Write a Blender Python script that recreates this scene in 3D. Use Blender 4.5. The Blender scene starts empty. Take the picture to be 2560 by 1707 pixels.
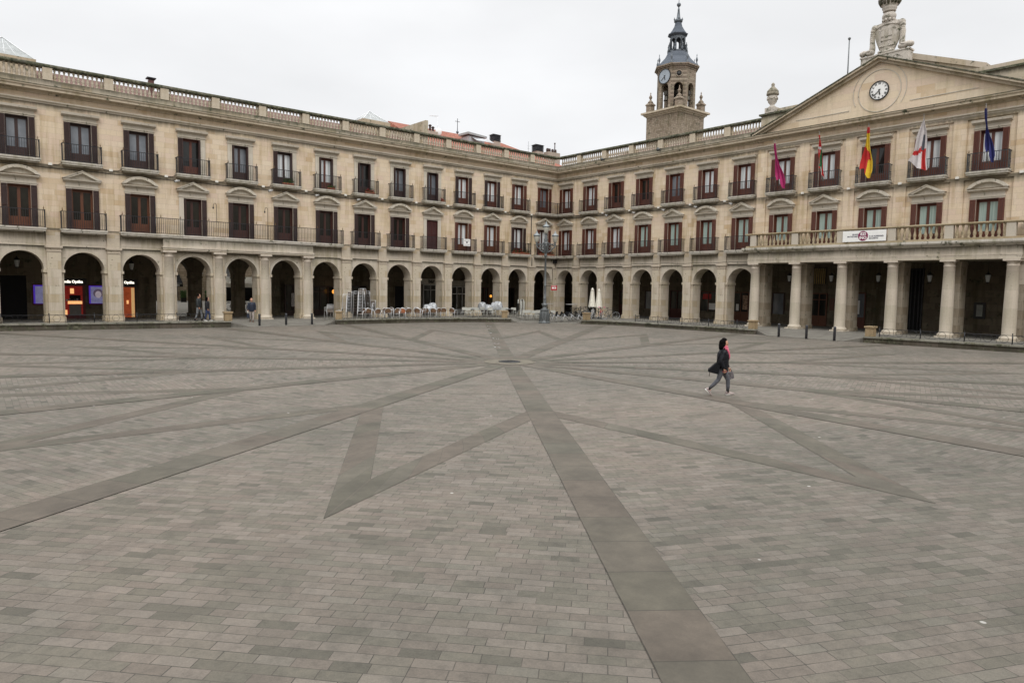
import bpy, math, random
from mathutils import Vector, Matrix
random.seed(7)
PI = math.pi
R = math.radians
scene = bpy.context.scene
COL = scene.collection

# ------------------------------------------------------------------ camera
cam_d = bpy.data.cameras.new('camera')
cam = bpy.data.objects.new('camera', cam_d)
COL.objects.link(cam)
cam_d.sensor_width = 36.0
cam_d.lens = 36.0 * 1736.3 / 2560.0
cam_d.clip_start = 0.1
cam_d.clip_end = 5000
CR, CU, CD = Vector((0.76935515, -0.63861865, 0.01608934)), Vector((0.03722366, 0.06995873, 0.99685514)), Vector((0.63773588, 0.76633674, -0.07759483))
cam.matrix_world = Matrix(((CR.x, CU.x, -CD.x, -47.1715), (CR.y, CU.y, -CD.y, -50.0695), (CR.z, CU.z, -CD.z, 2.85), (0, 0, 0, 1)))
scene.camera = cam
scene.view_settings.view_transform = 'Standard'
scene.view_settings.look = 'None'
scene.view_settings.exposure = 0.0
scene.view_settings.gamma = 1.0
scene.cycles.max_bounces = 6
scene.cycles.diffuse_bounces = 3

# ------------------------------------------------------------------ overcast sky and soft sun
SUN_EL, SUN_AZ = R(52), R(205)
w = bpy.data.worlds.new('World')
scene.world = w
w.use_nodes = True
nt = w.node_tree
nt.nodes.clear()
out = nt.nodes.new('ShaderNodeOutputWorld')
bg = nt.nodes.new('ShaderNodeBackground')
sky = nt.nodes.new('ShaderNodeTexSky')
sky.sky_type = 'NISHITA'
sky.sun_disc = False
sky.sun_elevation = SUN_EL
sky.sun_rotation = SUN_AZ
bgs = nt.nodes.new('ShaderNodeBackground')
bgs.inputs['Strength'].default_value = 0.1
nt.links.new(sky.outputs[0], bgs.inputs[0])
tc = nt.nodes.new('ShaderNodeTexCoord')
sep = nt.nodes.new('ShaderNodeSeparateXYZ')
nt.links.new(tc.outputs['Generated'], sep.inputs[0])
# cloud deck: brighter towards the zenith (standard overcast law), soft mottling
mr = nt.nodes.new('ShaderNodeMapRange')
mr.interpolation_type = 'SMOOTHSTEP'
mr.inputs['From Min'].default_value = 0.30
mr.inputs['From Max'].default_value = 0.98
mr.inputs['To Min'].default_value = 0.98
mr.inputs['To Max'].default_value = 2.9
nt.links.new(sep.outputs['Z'], mr.inputs['Value'])
noi = nt.nodes.new('ShaderNodeTexNoise')
noi.inputs['Scale'].default_value = 2.2
noi.inputs['Detail'].default_value = 5
noi.inputs['Roughness'].default_value = 0.45
mp = nt.nodes.new('ShaderNodeMapping')
mp.inputs['Scale'].default_value = (1, 1, 2.6)
mp.inputs['Location'].default_value = (0.3, 0.8, 0.1)
nt.links.new(tc.outputs['Generated'], mp.inputs[0])
nt.links.new(mp.outputs[0], noi.inputs['Vector'])
mr2 = nt.nodes.new('ShaderNodeMapRange')
mr2.inputs['From Min'].default_value = 0.35
mr2.inputs['From Max'].default_value = 0.65
mr2.inputs['To Min'].default_value = 0.91
mr2.inputs['To Max'].default_value = 1.07
nt.links.new(noi.outputs[0], mr2.inputs['Value'])
mul = nt.nodes.new('ShaderNodeMath')
mul.operation = 'MULTIPLY'
nt.links.new(mr.outputs[0], mul.inputs[0])
nt.links.new(mr2.outputs[0], mul.inputs[1])
bgc = nt.nodes.new('ShaderNodeBackground')
bgc.inputs['Color'].default_value = (0.985, 0.99, 1.0, 1)
nt.links.new(mul.outputs[0], bgc.inputs['Strength'])
mx = nt.nodes.new('ShaderNodeMixShader')
mx.inputs[0].default_value = 0.95
nt.links.new(bgs.outputs[0], mx.inputs[1])
nt.links.new(bgc.outputs[0], mx.inputs[2])
nt.links.new(mx.outputs[0], out.inputs[0])
sd = bpy.data.lights.new('sun', 'SUN')
sd.energy = 1.2
sd.angle = R(28)
sd.color = (1.0, 0.965, 0.91)
sun = bpy.data.objects.new('sun', sd)
COL.objects.link(sun)
sdir = Vector((-0.45, -0.62, 0.75)).normalized()
sun.rotation_euler = sdir.to_track_quat('Z', 'Y').to_euler()
sky.sun_rotation = math.atan2(sdir.x, sdir.y)
sky.sun_elevation = math.asin(sdir.z)

# ------------------------------------------------------------------ materials
MATS = {}
def new_mat(name):
    m = bpy.data.materials.new(name)
    m.use_nodes = True
    MATS[name] = m
    t = m.node_tree
    b = t.nodes['Principled BSDF']
    return m, t, b
def nd(t, typ, **kw):
    n = t.nodes.new(typ)
    for k, v in kw.items():
        if k.startswith('_'):
            setattr(n, k[1:], v)
        else:
            n.inputs[k.replace('_', ' ')].default_value = v
    return n
def c4(c):
    return (c[0], c[1], c[2], 1)
def ramp(t, fac, stops):
    n = t.nodes.new('ShaderNodeValToRGB')
    el = n.color_ramp.elements
    while len(el) < len(stops):
        el.new(0.5)
    for e, (p, c) in zip(el, stops):
        e.position = p
        e.color = c4(c)
    t.links.new(fac, n.inputs[0])
    return n.outputs[0]
def mix(t, fac, a, b, mode='MIX'):
    n = t.nodes.new('ShaderNodeMix')
    n.data_type = 'RGBA'
    n.blend_type = mode
    for i, v in ((0, fac), (6, a), (7, b)):
        if hasattr(v, 'is_linked'):
            t.links.new(v, n.inputs[i])
        elif i == 0:
            n.inputs[0].default_value = v
        else:
            n.inputs[i].default_value = c4(v)
    return n.outputs[2]
def noise(t, vec, scale, detail=4, rough=0.55, stretch=None):
    if stretch:
        m = t.nodes.new('ShaderNodeMapping')
        m.inputs['Scale'].default_value = stretch
        t.links.new(vec, m.inputs[0])
        vec = m.outputs[0]
    n = nd(t, 'ShaderNodeTexNoise', Scale=scale, Detail=detail, Roughness=rough)
    t.links.new(vec, n.inputs['Vector'])
    return n.outputs[0]
def bump(t, b, h, strength=0.3, dist=0.02):
    n = nd(t, 'ShaderNodeBump', Strength=strength, Distance=dist)
    t.links.new(h, n.inputs['Height'])
    t.links.new(n.outputs[0], b.inputs['Normal'])
def simple(name, col, rough=0.6, metal=0.0, var=0.15, scale=6.0, coat=0.0, emit=None, es=0.0, spec=0.5):
    m, t, b = new_mat(name)
    b.inputs['Roughness'].default_value = rough
    b.inputs['Metallic'].default_value = metal
    b.inputs['Coat Weight'].default_value = coat
    b.inputs['Specular IOR Level'].default_value = spec
    tcn = t.nodes.new('ShaderNodeTexCoord')
    f = noise(t, tcn.outputs['Object'], scale)
    lo = tuple(x * (1 - var) for x in col)
    hi = tuple(min(1, x * (1 + var)) for x in col)
    t.links.new(ramp(t, f, [(0.3, lo), (0.7, hi)]), b.inputs['Base Color'])
    if emit:
        b.inputs['Emission Color'].default_value = c4(emit)
        b.inputs['Emission Strength'].default_value = es
    return m
def wall_uv(t):
    tcn = t.nodes.new('ShaderNodeTexCoord')
    s = t.nodes.new('ShaderNodeSeparateXYZ')
    t.links.new(tcn.outputs['Object'], s.inputs[0])
    a = t.nodes.new('ShaderNodeMath')
    a.operation = 'ADD'
    t.links.new(s.outputs[0], a.inputs[0])
    t.links.new(s.outputs[1], a.inputs[1])
    c = t.nodes.new('ShaderNodeCombineXYZ')
    t.links.new(a.outputs[0], c.inputs[0])
    t.links.new(s.outputs[2], c.inputs[1])
    return tcn.outputs['Object'], c.outputs[0]
def ashlar(name, stops, bw, bh, joint=0.75, stain=0.5, staincol=(0.1, 0.1, 0.075), lichen=0.0, mortar=0.008, big=None, runs=()):
    m, t, b = new_mat(name)
    obj, uv = wall_uv(t)
    br = nd(t, 'ShaderNodeTexBrick', Color1=(0, 0, 0, 1), Color2=(1, 1, 1, 1), Mortar=(0.5, 0.5, 0.5, 1), Scale=1.0, Mortar_Size=mortar, Mortar_Smooth=0.3, Brick_Width=bw, Row_Height=bh)
    br.offset = 0.42
    br.squash = 0.75
    br.squash_frequency = 3
    t.links.new(uv, br.inputs['Vector'])
    col = ramp(t, br.outputs['Color'], stops)
    n1 = noise(t, obj, 0.7, 5, 0.6)
    col = mix(t, ramp(t, n1, [(0.35, (0, 0, 0)), (0.7, (0.55, 0.55, 0.55))]), col, big or stops[-1][1])
    n2 = noise(t, obj, 14, 5, 0.65)
    col = mix(t, 0.5, col, ramp(t, n2, [(0.25, (0.72, 0.72, 0.72)), (0.75, (1.0, 1.0, 1.0))]), 'MULTIPLY')
    col = mix(t, br.outputs['Fac'], col, mix(t, 1.0, col, (joint, joint, joint), 'MULTIPLY'))
    # dirt runs: stretched downwards
    n3 = noise(t, obj, 1.0, 6, 0.62, (3.2, 3.2, 0.22))
    n4 = noise(t, obj, 0.35, 3, 0.5)
    mm = t.nodes.new('ShaderNodeMath')
    mm.operation = 'MULTIPLY'
    t.links.new(n3, mm.inputs[0])
    t.links.new(n4, mm.inputs[1])
    f = ramp(t, mm.outputs[0], [(0.235, (0, 0, 0)), (0.40, (stain, stain, stain))])
    col = mix(t, f, col, mix(t, 1.0, col, tuple(x / 0.2 for x in staincol), 'MULTIPLY'))
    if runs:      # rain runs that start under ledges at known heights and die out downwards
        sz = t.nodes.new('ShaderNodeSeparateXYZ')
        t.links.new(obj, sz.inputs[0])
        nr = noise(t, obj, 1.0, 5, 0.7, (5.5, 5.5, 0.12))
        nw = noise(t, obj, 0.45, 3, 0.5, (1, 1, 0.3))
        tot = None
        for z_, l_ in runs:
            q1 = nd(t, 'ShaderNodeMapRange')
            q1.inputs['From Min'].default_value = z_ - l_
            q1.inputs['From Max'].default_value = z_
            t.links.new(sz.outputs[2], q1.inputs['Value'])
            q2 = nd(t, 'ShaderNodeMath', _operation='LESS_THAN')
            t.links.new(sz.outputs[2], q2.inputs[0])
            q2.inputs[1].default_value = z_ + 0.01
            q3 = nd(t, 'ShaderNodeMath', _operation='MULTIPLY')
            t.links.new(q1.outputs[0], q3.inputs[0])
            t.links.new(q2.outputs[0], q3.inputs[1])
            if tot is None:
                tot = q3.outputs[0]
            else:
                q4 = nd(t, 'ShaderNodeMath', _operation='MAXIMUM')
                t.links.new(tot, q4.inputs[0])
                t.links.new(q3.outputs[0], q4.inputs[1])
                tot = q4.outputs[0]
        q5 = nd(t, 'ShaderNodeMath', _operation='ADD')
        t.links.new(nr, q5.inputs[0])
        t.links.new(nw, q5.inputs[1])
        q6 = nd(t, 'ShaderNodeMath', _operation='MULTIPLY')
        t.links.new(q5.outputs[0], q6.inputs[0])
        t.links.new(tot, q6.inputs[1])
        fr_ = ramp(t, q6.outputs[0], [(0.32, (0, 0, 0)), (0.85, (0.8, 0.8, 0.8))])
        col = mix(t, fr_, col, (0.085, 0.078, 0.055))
    if lichen > 0:
        n5 = noise(t, obj, 2.3, 8, 0.7)
        f5 = ramp(t, n5, [(0.62 - 0.3 * lichen, (0, 0, 0)), (0.68 - 0.16 * lichen, (1, 1, 1))])
        lc = ramp(t, noise(t, obj, 5.5, 4), [(0.35, (0.035, 0.037, 0.03)), (0.5, (0.075, 0.08, 0.045)), (0.65, (0.17, 0.16, 0.12))])
        col = mix(t, f5, col, lc)
    t.links.new(col, b.inputs['Base Color'])
    b.inputs['Roughness'].default_value = 0.88
    b.inputs['Specular IOR Level'].default_value = 0.25
    inv = t.nodes.new('ShaderNodeMath')
    inv.operation = 'SUBTRACT'
    t.links.new(n2, inv.inputs[0])
    t.links.new(br.outputs['Fac'], inv.inputs[1])
    bump(t, b, inv.outputs[0], 0.35, 0.015)
    return m
STONE_UP = [(0.0, (0.54, 0.395, 0.245)), (0.2, (0.64, 0.52, 0.375)), (0.45, (0.68, 0.56, 0.405)), (0.7, (0.64, 0.50, 0.39)), (1.0, (0.70, 0.59, 0.45))]
STONE_LO = [(0.0, (0.50, 0.44, 0.34)), (0.3, (0.56, 0.50, 0.41)), (0.6, (0.53, 0.46, 0.38)), (1.0, (0.60, 0.54, 0.45))]
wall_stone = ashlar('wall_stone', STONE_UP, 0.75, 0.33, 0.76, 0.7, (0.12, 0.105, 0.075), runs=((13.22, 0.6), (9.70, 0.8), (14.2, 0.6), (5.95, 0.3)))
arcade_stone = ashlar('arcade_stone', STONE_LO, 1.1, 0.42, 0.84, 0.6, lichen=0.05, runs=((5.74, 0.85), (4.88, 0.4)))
pier_stone = ashlar('pier_stone', [(0.0, (0.44, 0.35, 0.23)), (0.3, (0.52, 0.45, 0.34)), (0.6, (0.50, 0.42, 0.34)), (1.0, (0.58, 0.52, 0.42))], 0.8, 0.5, 0.78, 0.7, lichen=0.05)
trim_stone = ashlar('trim_stone', [(0.0, (0.48, 0.43, 0.35)), (0.5, (0.54, 0.49, 0.41)), (1.0, (0.57, 0.52, 0.44))], 2.3, 1.7, 0.9, 0.45, lichen=0.03)
cornice_stone = ashlar('cornice_stone', [(0.0, (0.42, 0.35, 0.26)), (0.5, (0.48, 0.405, 0.305)), (1.0, (0.52, 0.445, 0.345))], 1.6, 3.0, 0.8, 0.7, lichen=0.16)
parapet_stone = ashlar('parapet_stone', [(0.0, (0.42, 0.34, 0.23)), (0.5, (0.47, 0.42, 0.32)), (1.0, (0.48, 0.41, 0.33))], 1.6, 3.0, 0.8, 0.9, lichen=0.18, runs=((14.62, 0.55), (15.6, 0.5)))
rail_stone = ashlar('rail_stone', [(0.0, (0.10, 0.095, 0.08)), (1.0, (0.15, 0.14, 0.115))], 1.6, 3.0, 0.8, 0.9, lichen=1.0)
slab_stone = ashlar('slab_stone', [(0.0, (0.50, 0.47, 0.41)), (1.0, (0.62, 0.58, 0.52))], 2.6, 3.0, 0.9, 0.8, lichen=0.2)
plinth_stone = ashlar('plinth_stone', [(0.0, (0.06, 0.054, 0.04)), (0.5, (0.085, 0.076, 0.058)), (1.0, (0.12, 0.10, 0.08))], 1.1, 0.5, 0.6, 0.9, lichen=0.4)
rubble = ashlar('rubble_stone', [(0.0, (0.17, 0.13, 0.09)), (0.4, (0.30, 0.245, 0.18)), (0.7, (0.26, 0.20, 0.15)), (1.0, (0.37, 0.31, 0.24))], 0.42, 0.24, 0.5, 0.9, lichen=0.2, mortar=0.02)
tower_stone = ashlar('tower_stone', [(0.0, (0.19, 0.145, 0.105)), (0.4, (0.30, 0.24, 0.185)), (0.7, (0.27, 0.20, 0.155)), (1.0, (0.35, 0.30, 0.235))], 0.6, 0.27, 0.6, 0.9, lichen=0.22, mortar=0.02)
carved_stone = ashlar('carved_stone', [(0.0, (0.46, 0.42, 0.37)), (1.0, (0.58, 0.53, 0.47))], 3, 3, 0.95, 0.8, lichen=0.3)
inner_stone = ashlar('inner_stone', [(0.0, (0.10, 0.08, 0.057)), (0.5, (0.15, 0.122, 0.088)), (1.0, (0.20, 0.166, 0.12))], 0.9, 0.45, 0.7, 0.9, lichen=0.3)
post_stone = ashlar('post_stone', [(0.0, (0.30, 0.22, 0.13)), (1.0, (0.38, 0.29, 0.18))], 1.3, 0.9, 0.8, 0.6, lichen=0.1)

def wood(name, c1, c2, rough=0.5):
    m, t, b = new_mat(name)
    tcn = t.nodes.new('ShaderNodeTexCoord')
    f = noise(t, tcn.outputs['Object'], 3, 6, 0.6, (9, 9, 0.7))
    t.links.new(ramp(t, f, [(0.3, c1), (0.7, c2)]), b.inputs['Base Color'])
    b.inputs['Roughness'].default_value = rough
    bump(t, b, f, 0.2, 0.01)
    return m
wood_dark = wood('dark_brown_wood', (0.022, 0.010, 0.008), (0.05, 0.020, 0.015))
wood_red = wood('reddish_wood', (0.07, 0.019, 0.010), (0.135, 0.038, 0.019))
wood_brown = wood('deep_brown_wood', (0.035, 0.011, 0.008), (0.07, 0.021, 0.013))
wood_orange = wood('orange_wood', (0.085, 0.029, 0.012), (0.15, 0.048, 0.018))
wood_maroon = wood('maroon_wood', (0.04, 0.008, 0.006), (0.07, 0.012, 0.010))

def pane_mat(name, c1, c2, folds=False, rough=0.06, wt=1.0):
    m, t, b = new_mat(name)
    tcn = t.nodes.new('ShaderNodeTexCoord')
    st = (16, 1, 0.15) if folds else (1.2, 1, 0.8)
    f = noise(t, tcn.outputs['Object'], 1.3, 3, 0.5, st)
    t.links.new(ramp(t, f, [(0.35, c1), (0.65, c2)]), b.inputs['Base Color'])
    b.inputs['Roughness'].default_value = 0.7 if folds else 0.3
    b.inputs['Coat Weight'].default_value = wt
    b.inputs['Specular IOR Level'].default_value = 0.2
    b.inputs['Coat Roughness'].default_value = rough
    b.inputs['Coat IOR'].default_value = 1.55
    return m
glass_dark = pane_mat('dark_window_glass', (0.003, 0.0035, 0.003), (0.014, 0.014, 0.010), wt=0.6)
glass_painted_sky = pane_mat('sky_painted_window_glass', (0.12, 0.135, 0.155), (0.19, 0.205, 0.225))  # reflected sky is painted into the grey base colour
glass_curtain = pane_mat('white_curtain_behind_glass', (0.42, 0.45, 0.46), (0.72, 0.74, 0.74), True)
glass_green = pane_mat('green_tinted_curtain_behind_glass', (0.24, 0.33, 0.30), (0.42, 0.52, 0.47), True)
iron = simple('wrought_iron', (0.025, 0.026, 0.03), 0.5, 0.4, 0.3)
iron_grey = simple('painted_grey_iron', (0.115, 0.125, 0.128), 0.5, 0.2, 0.3, 12)
rail_grey = simple('grey_rail_paint', (0.045, 0.05, 0.055), 0.5, 0.2, 0.3, 12)
brass = simple('dull_brass', (0.16, 0.10, 0.05), 0.45, 0.6)
alu = simple('brushed_aluminium', (0.66, 0.67, 0.68), 0.35, 0.35, 0.08, 20)
wicker = simple('brown_wicker', (0.12, 0.065, 0.032), 0.7, 0, 0.5, 60)
wicker_orange = simple('orange_wicker', (0.32, 0.11, 0.045), 0.7, 0, 0.4, 60)
white_plastic = simple('white_plastic', (0.46, 0.46, 0.42), 0.45, 0, 0.06)
white_fabric = simple('cream_fabric', (0.68, 0.65, 0.56), 0.85, 0, 0.1, 5)
black_fabric = simple('black_fabric', (0.006, 0.007, 0.009), 0.8, 0, 0.4, 40, spec=0.2)
clear_cover = simple('pale_plastic_sheet', (0.36, 0.375, 0.39), 0.25, 0, 0.25, 5, coat=0.5)
box_white = simple('white_painted_box', (0.70, 0.68, 0.62), 0.5)
black = simple('black_paint', (0.008, 0.008, 0.008), 0.5)
dark_void = simple('dark_interior', (0.006, 0.006, 0.007), 0.9)
white_paint = simple('white_paint', (0.78, 0.78, 0.76), 0.5, 0, 0.04)
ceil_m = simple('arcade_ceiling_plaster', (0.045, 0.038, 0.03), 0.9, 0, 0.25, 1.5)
cable_m = simple('black_cable', (0.01, 0.01, 0.01), 0.6)
slate = ashlar('slate_roof', [(0.0, (0.075, 0.09, 0.11)), (1.0, (0.12, 0.135, 0.16))], 0.35, 0.22, 0.8, 0.4, (0.15, 0.15, 0.15))
lead = simple('grey_lead', (0.10, 0.115, 0.13), 0.5, 0.2, 0.25, 3)
leaf = simple('green_leaves', (0.05, 0.11, 0.02), 0.6, 0, 0.5, 30)
petal = simple('red_petals', (0.55, 0.015, 0.03), 0.6, 0, 0.3, 30)
terracotta = simple('terracotta', (0.30, 0.10, 0.05), 0.8, 0, 0.2)

def tile_mat(nm, stops):
    m, t, b = new_mat(nm)
    tcn = t.nodes.new('ShaderNodeTexCoord')
    wv = nd(t, 'ShaderNodeTexWave', Scale=1.45, Distortion=0.4, Detail=1.0)
    wv.bands_direction = 'X'
    t.links.new(tcn.outputs['Object'], wv.inputs['Vector'])
    n = noise(t, tcn.outputs['Object'], 3.0, 6, 0.7)
    col = ramp(t, n, stops)
    col = mix(t, ramp(t, wv.outputs[0], [(0.1, (0.7, 0.7, 0.7)), (0.5, (0, 0, 0))]), col, (0.10, 0.035, 0.025))
    t.links.new(col, b.inputs['Base Color'])
    b.inputs['Roughness'].default_value = 0.9
    bump(t, b, wv.outputs[0], 0.8, 0.06)
    return m
roof_tile = tile_mat('red_roof_tiles', [(0.3, (0.12, 0.05, 0.035)), (0.5, (0.34, 0.11, 0.065)), (0.7, (0.42, 0.20, 0.14))])
old_tile = tile_mat('weathered_roof_tiles', [(0.3, (0.05, 0.03, 0.025)), (0.5, (0.13, 0.06, 0.045)), (0.7, (0.20, 0.13, 0.105))])

def paving_mat():
    m, t, b = new_mat('grey_stone_pavers')
    uvn = t.nodes.new('ShaderNodeUVMap')
    tcn = t.nodes.new('ShaderNodeTexCoord')
    # small wobble so the courses are not ruler straight
    wob = nd(t, 'ShaderNodeTexNoise', Scale=0.9, Detail=2.0)
    t.links.new(tcn.outputs['Object'], wob.inputs['Vector'])
    sc = nd(t, 'ShaderNodeVectorMath', _operation='SCALE')
    sc.inputs['Scale'].default_value = 0.05
    t.links.new(wob.outputs['Color'], sc.inputs[0])
    ad = nd(t, 'ShaderNodeVectorMath', _operation='ADD')
    t.links.new(uvn.outputs[0], ad.inputs[0])
    t.links.new(sc.outputs[0], ad.inputs[1])
    def bricks(bw, bh, ms, off):
        br = nd(t, 'ShaderNodeTexBrick', Color1=(0, 0, 0, 1), Color2=(1, 1, 1, 1), Mortar=(0.5, 0.5, 0.5, 1), Scale=1.0, Mortar_Size=ms, Mortar_Smooth=0.4, Brick_Width=bw, Row_Height=bh, Bias=0.0)
        br.offset = off
        br.squash = 0.92
        br.squash_frequency = 3
        t.links.new(ad.outputs[0], br.inputs['Vector'])
        return br
    br = bricks(0.325, 0.134, 0.005, 0.43)
    col = ramp(t, br.outputs['Color'], [(0.0, (0.088, 0.083, 0.066)), (0.07, (0.116, 0.109, 0.086)), (0.3, (0.135, 0.125, 0.100)), (0.5, (0.134, 0.117, 0.096)), (0.7, (0.148, 0.131, 0.108)), (0.9, (0.161, 0.144, 0.120)), (1.0, (0.132, 0.125, 0.101))])
    nb = noise(t, tcn.outputs['Object'], 0.16, 4, 0.6)
    col = mix(t, 1.0, col, ramp(t, nb, [(0.32, (0.88, 0.90, 0.93)), (0.5, (1.08, 1.07, 1.11)), (0.68, (1.22, 1.165, 1.19))]), 'MULTIPLY')
    nm = noise(t, tcn.outputs['Object'], 1.1, 5, 0.65)
    col = mix(t, 0.7, col, ramp(t, nm, [(0.30, (0.74, 0.74, 0.73)), (0.5, (0.98, 0.97, 0.96)), (0.7, (1.10, 1.09, 1.07))]), 'MULTIPLY')
    nk = noise(t, tcn.outputs['Object'], 8.0, 6, 0.72)
    col = mix(t, 0.85, col, ramp(t, nk, [(0.30, (0.74, 0.74, 0.73)), (0.5, (0.99, 0.99, 0.98)), (0.70, (1.16, 1.13, 1.10))]), 'MULTIPLY')
    ns = noise(t, tcn.outputs['Object'], 0.5, 7, 0.72)
    col = mix(t, ramp(t, ns, [(0.56, (0, 0, 0)), (0.66, (0.35, 0.35, 0.35))]), col, (0.075, 0.068, 0.055))
    nf = noise(t, tcn.outputs['Object'], 55, 4, 0.7)
    col = mix(t, 0.55, col, ramp(t, nf, [(0.3, (0.68, 0.68, 0.68)), (0.7, (1.12, 1.12, 1.12))]), 'MULTIPLY')
    # joint width and darkness varies from place to place
    jn = noise(t, tcn.outputs['Object'], 2.5, 3, 0.6)
    jf = mix(t, 1.0, br.outputs['Fac'], ramp(t, jn, [(0.33, (0.35, 0.35, 0.35)), (0.62, (1, 1, 1))]), 'MULTIPLY')
    col = mix(t, jf, col, (0.05, 0.047, 0.04))
    # trodden-in gum and bird droppings: small pale spots
    vo = nd(t, 'ShaderNodeTexVoronoi', Scale=1.15)
    t.links.new(tcn.outputs['Object'], vo.inputs['Vector'])
    sp = ramp(t, vo.outputs['Distance'], [(0.026, (0.8, 0.8, 0.8)), (0.034, (0, 0, 0))])
    col = mix(t, sp, col, (0.42, 0.41, 0.38))
    t.links.new(col, b.inputs['Base Color'])
    b.inputs['Roughness'].default_value = 0.78
    b.inputs['Specular IOR Level'].default_value = 0.28
    hh = nd(t, 'ShaderNodeMath', _operation='MULTIPLY_ADD')
    t.links.new(br.outputs['Fac'], hh.inputs[0])
    hh.inputs[1].default_value = -1.3
    t.links.new(nf, hh.inputs[2])
    bump(t, b, hh.outputs[0], 0.35, 0.006)
    return m
paving = paving_mat()

def band_mat():
    # large dark slabs laid end to end; UV: x across 0..1, y metres along
    m, t, b = new_mat('dark_slab_band')
    uvn = t.nodes.new('ShaderNodeUVMap')
    tcn = t.nodes.new('ShaderNodeTexCoord')
    sp = t.nodes.new('ShaderNodeSeparateXYZ')
    t.links.new(uvn.outputs[0], sp.inputs[0])
    def mth(op, a, b_=None, c_=None):
        n = nd(t, 'ShaderNodeMath', _operation=op)
        for i, v in enumerate((a, b_, c_)):
            if v is None:
                continue
            if hasattr(v, 'is_linked'):
                t.links.new(v, n.inputs[i])
            else:
                n.inputs[i].default_value = v
        return n.outputs[0]
    yy = mth('DIVIDE', sp.outputs[1], 0.86)
    fl = mth('FLOOR', yy)
    fr = mth('FRACT', yy)
    wn = nd(t, 'ShaderNodeTexWhiteNoise')
    wn.noise_dimensions = '1D'
    t.links.new(fl, wn.inputs['W'])
    col = ramp(t, wn.outputs[0], [(0.0, (0.086, 0.083, 0.064)), (0.25, (0.108, 0.097, 0.078)), (0.6, (0.114, 0.096, 0.079)), (0.85, (0.104, 0.097, 0.078)), (1.0, (0.122, 0.107, 0.088))])
    n1 = noise(t, tcn.outputs['Object'], 1.2, 5, 0.6)
    col = mix(t, 0.9, col, ramp(t, n1, [(0.3, (0.70, 0.70, 0.69)), (0.7, (1.15, 1.14, 1.12))]), 'MULTIPLY')
    nk = noise(t, tcn.outputs['Object'], 5.0, 6, 0.7)
    col = mix(t, 0.7, col, ramp(t, nk, [(0.30, (0.78, 0.78, 0.77)), (0.70, (1.14, 1.12, 1.10))]), 'MULTIPLY')
    n2 = noise(t, tcn.outputs['Object'], 45, 4, 0.7)
    col = mix(t, 0.4, col, ramp(t, n2, [(0.3, (0.75, 0.75, 0.75)), (0.7, (1.1, 1.1, 1.1))]), 'MULTIPLY')
    ex = mth('MINIMUM', sp.outputs[0], mth('SUBTRACT', 1.0, sp.outputs[0]))
    je = mth('LESS_THAN', ex, 0.013)
    jy = mth('LESS_THAN', mth('MINIMUM', fr, mth('SUBTRACT', 1.0, fr)), 0.008)
    jn = noise(t, tcn.outputs['Object'], 1.7, 3, 0.6)
    jf = mth('MAXIMUM', mth('MULTIPLY', jy, 0.8), mix(t, 1.0, je, ramp(t, jn, [(0.42, (0.1, 0.1, 0.1)), (0.6, (0.95, 0.95, 0.95))]), 'MULTIPLY'))
    col = mix(t, jf, col, (0.045, 0.042, 0.034))
    vo = nd(t, 'ShaderNodeTexVoronoi', Scale=1.15)
    t.links.new(tcn.outputs['Object'], vo.inputs['Vector'])
    col = mix(t, ramp(t, vo.outputs['Distance'], [(0.026, (0.8, 0.8, 0.8)), (0.034, (0, 0, 0))]), col, (0.42, 0.41, 0.38))
    t.links.new(col, b.inputs['Base Color'])
    b.inputs['Roughness'].default_value = 0.75
    b.inputs['Specular IOR Level'].default_value = 0.28
    bump(t, b, n2, 0.2, 0.004)
    return m
band = band_mat()
terrace_m = ashlar('terrace_paving', [(0.0, (0.13, 0.12, 0.105)), (1.0, (0.19, 0.18, 0.155))], 0.6, 0.4, 0.7, 0.2)
def flat_tex(m):   # the terrace floor is horizontal: lay its pattern in x,y
    t = m.node_tree
    tcn = t.nodes.new('ShaderNodeTexCoord')
    for n in t.nodes:
        if n.type == 'TEX_BRICK':
            t.links.new(tcn.outputs['Object'], n.inputs['Vector'])
flat_tex(terrace_m)
street_wall = ashlar('street_wall_stone', [(0.0, (0.42, 0.32, 0.21)), (0.5, (0.60, 0.48, 0.34)), (1.0, (0.68, 0.58, 0.44))], 0.42, 0.24, 0.7, 0.4, mortar=0.02)
street_m = ashlar('street_slabs', [(0.0, (0.42, 0.40, 0.36)), (1.0, (0.50, 0.48, 0.43))], 0.9, 0.5, 0.8, 0.3)
flat_tex(street_m)

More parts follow.
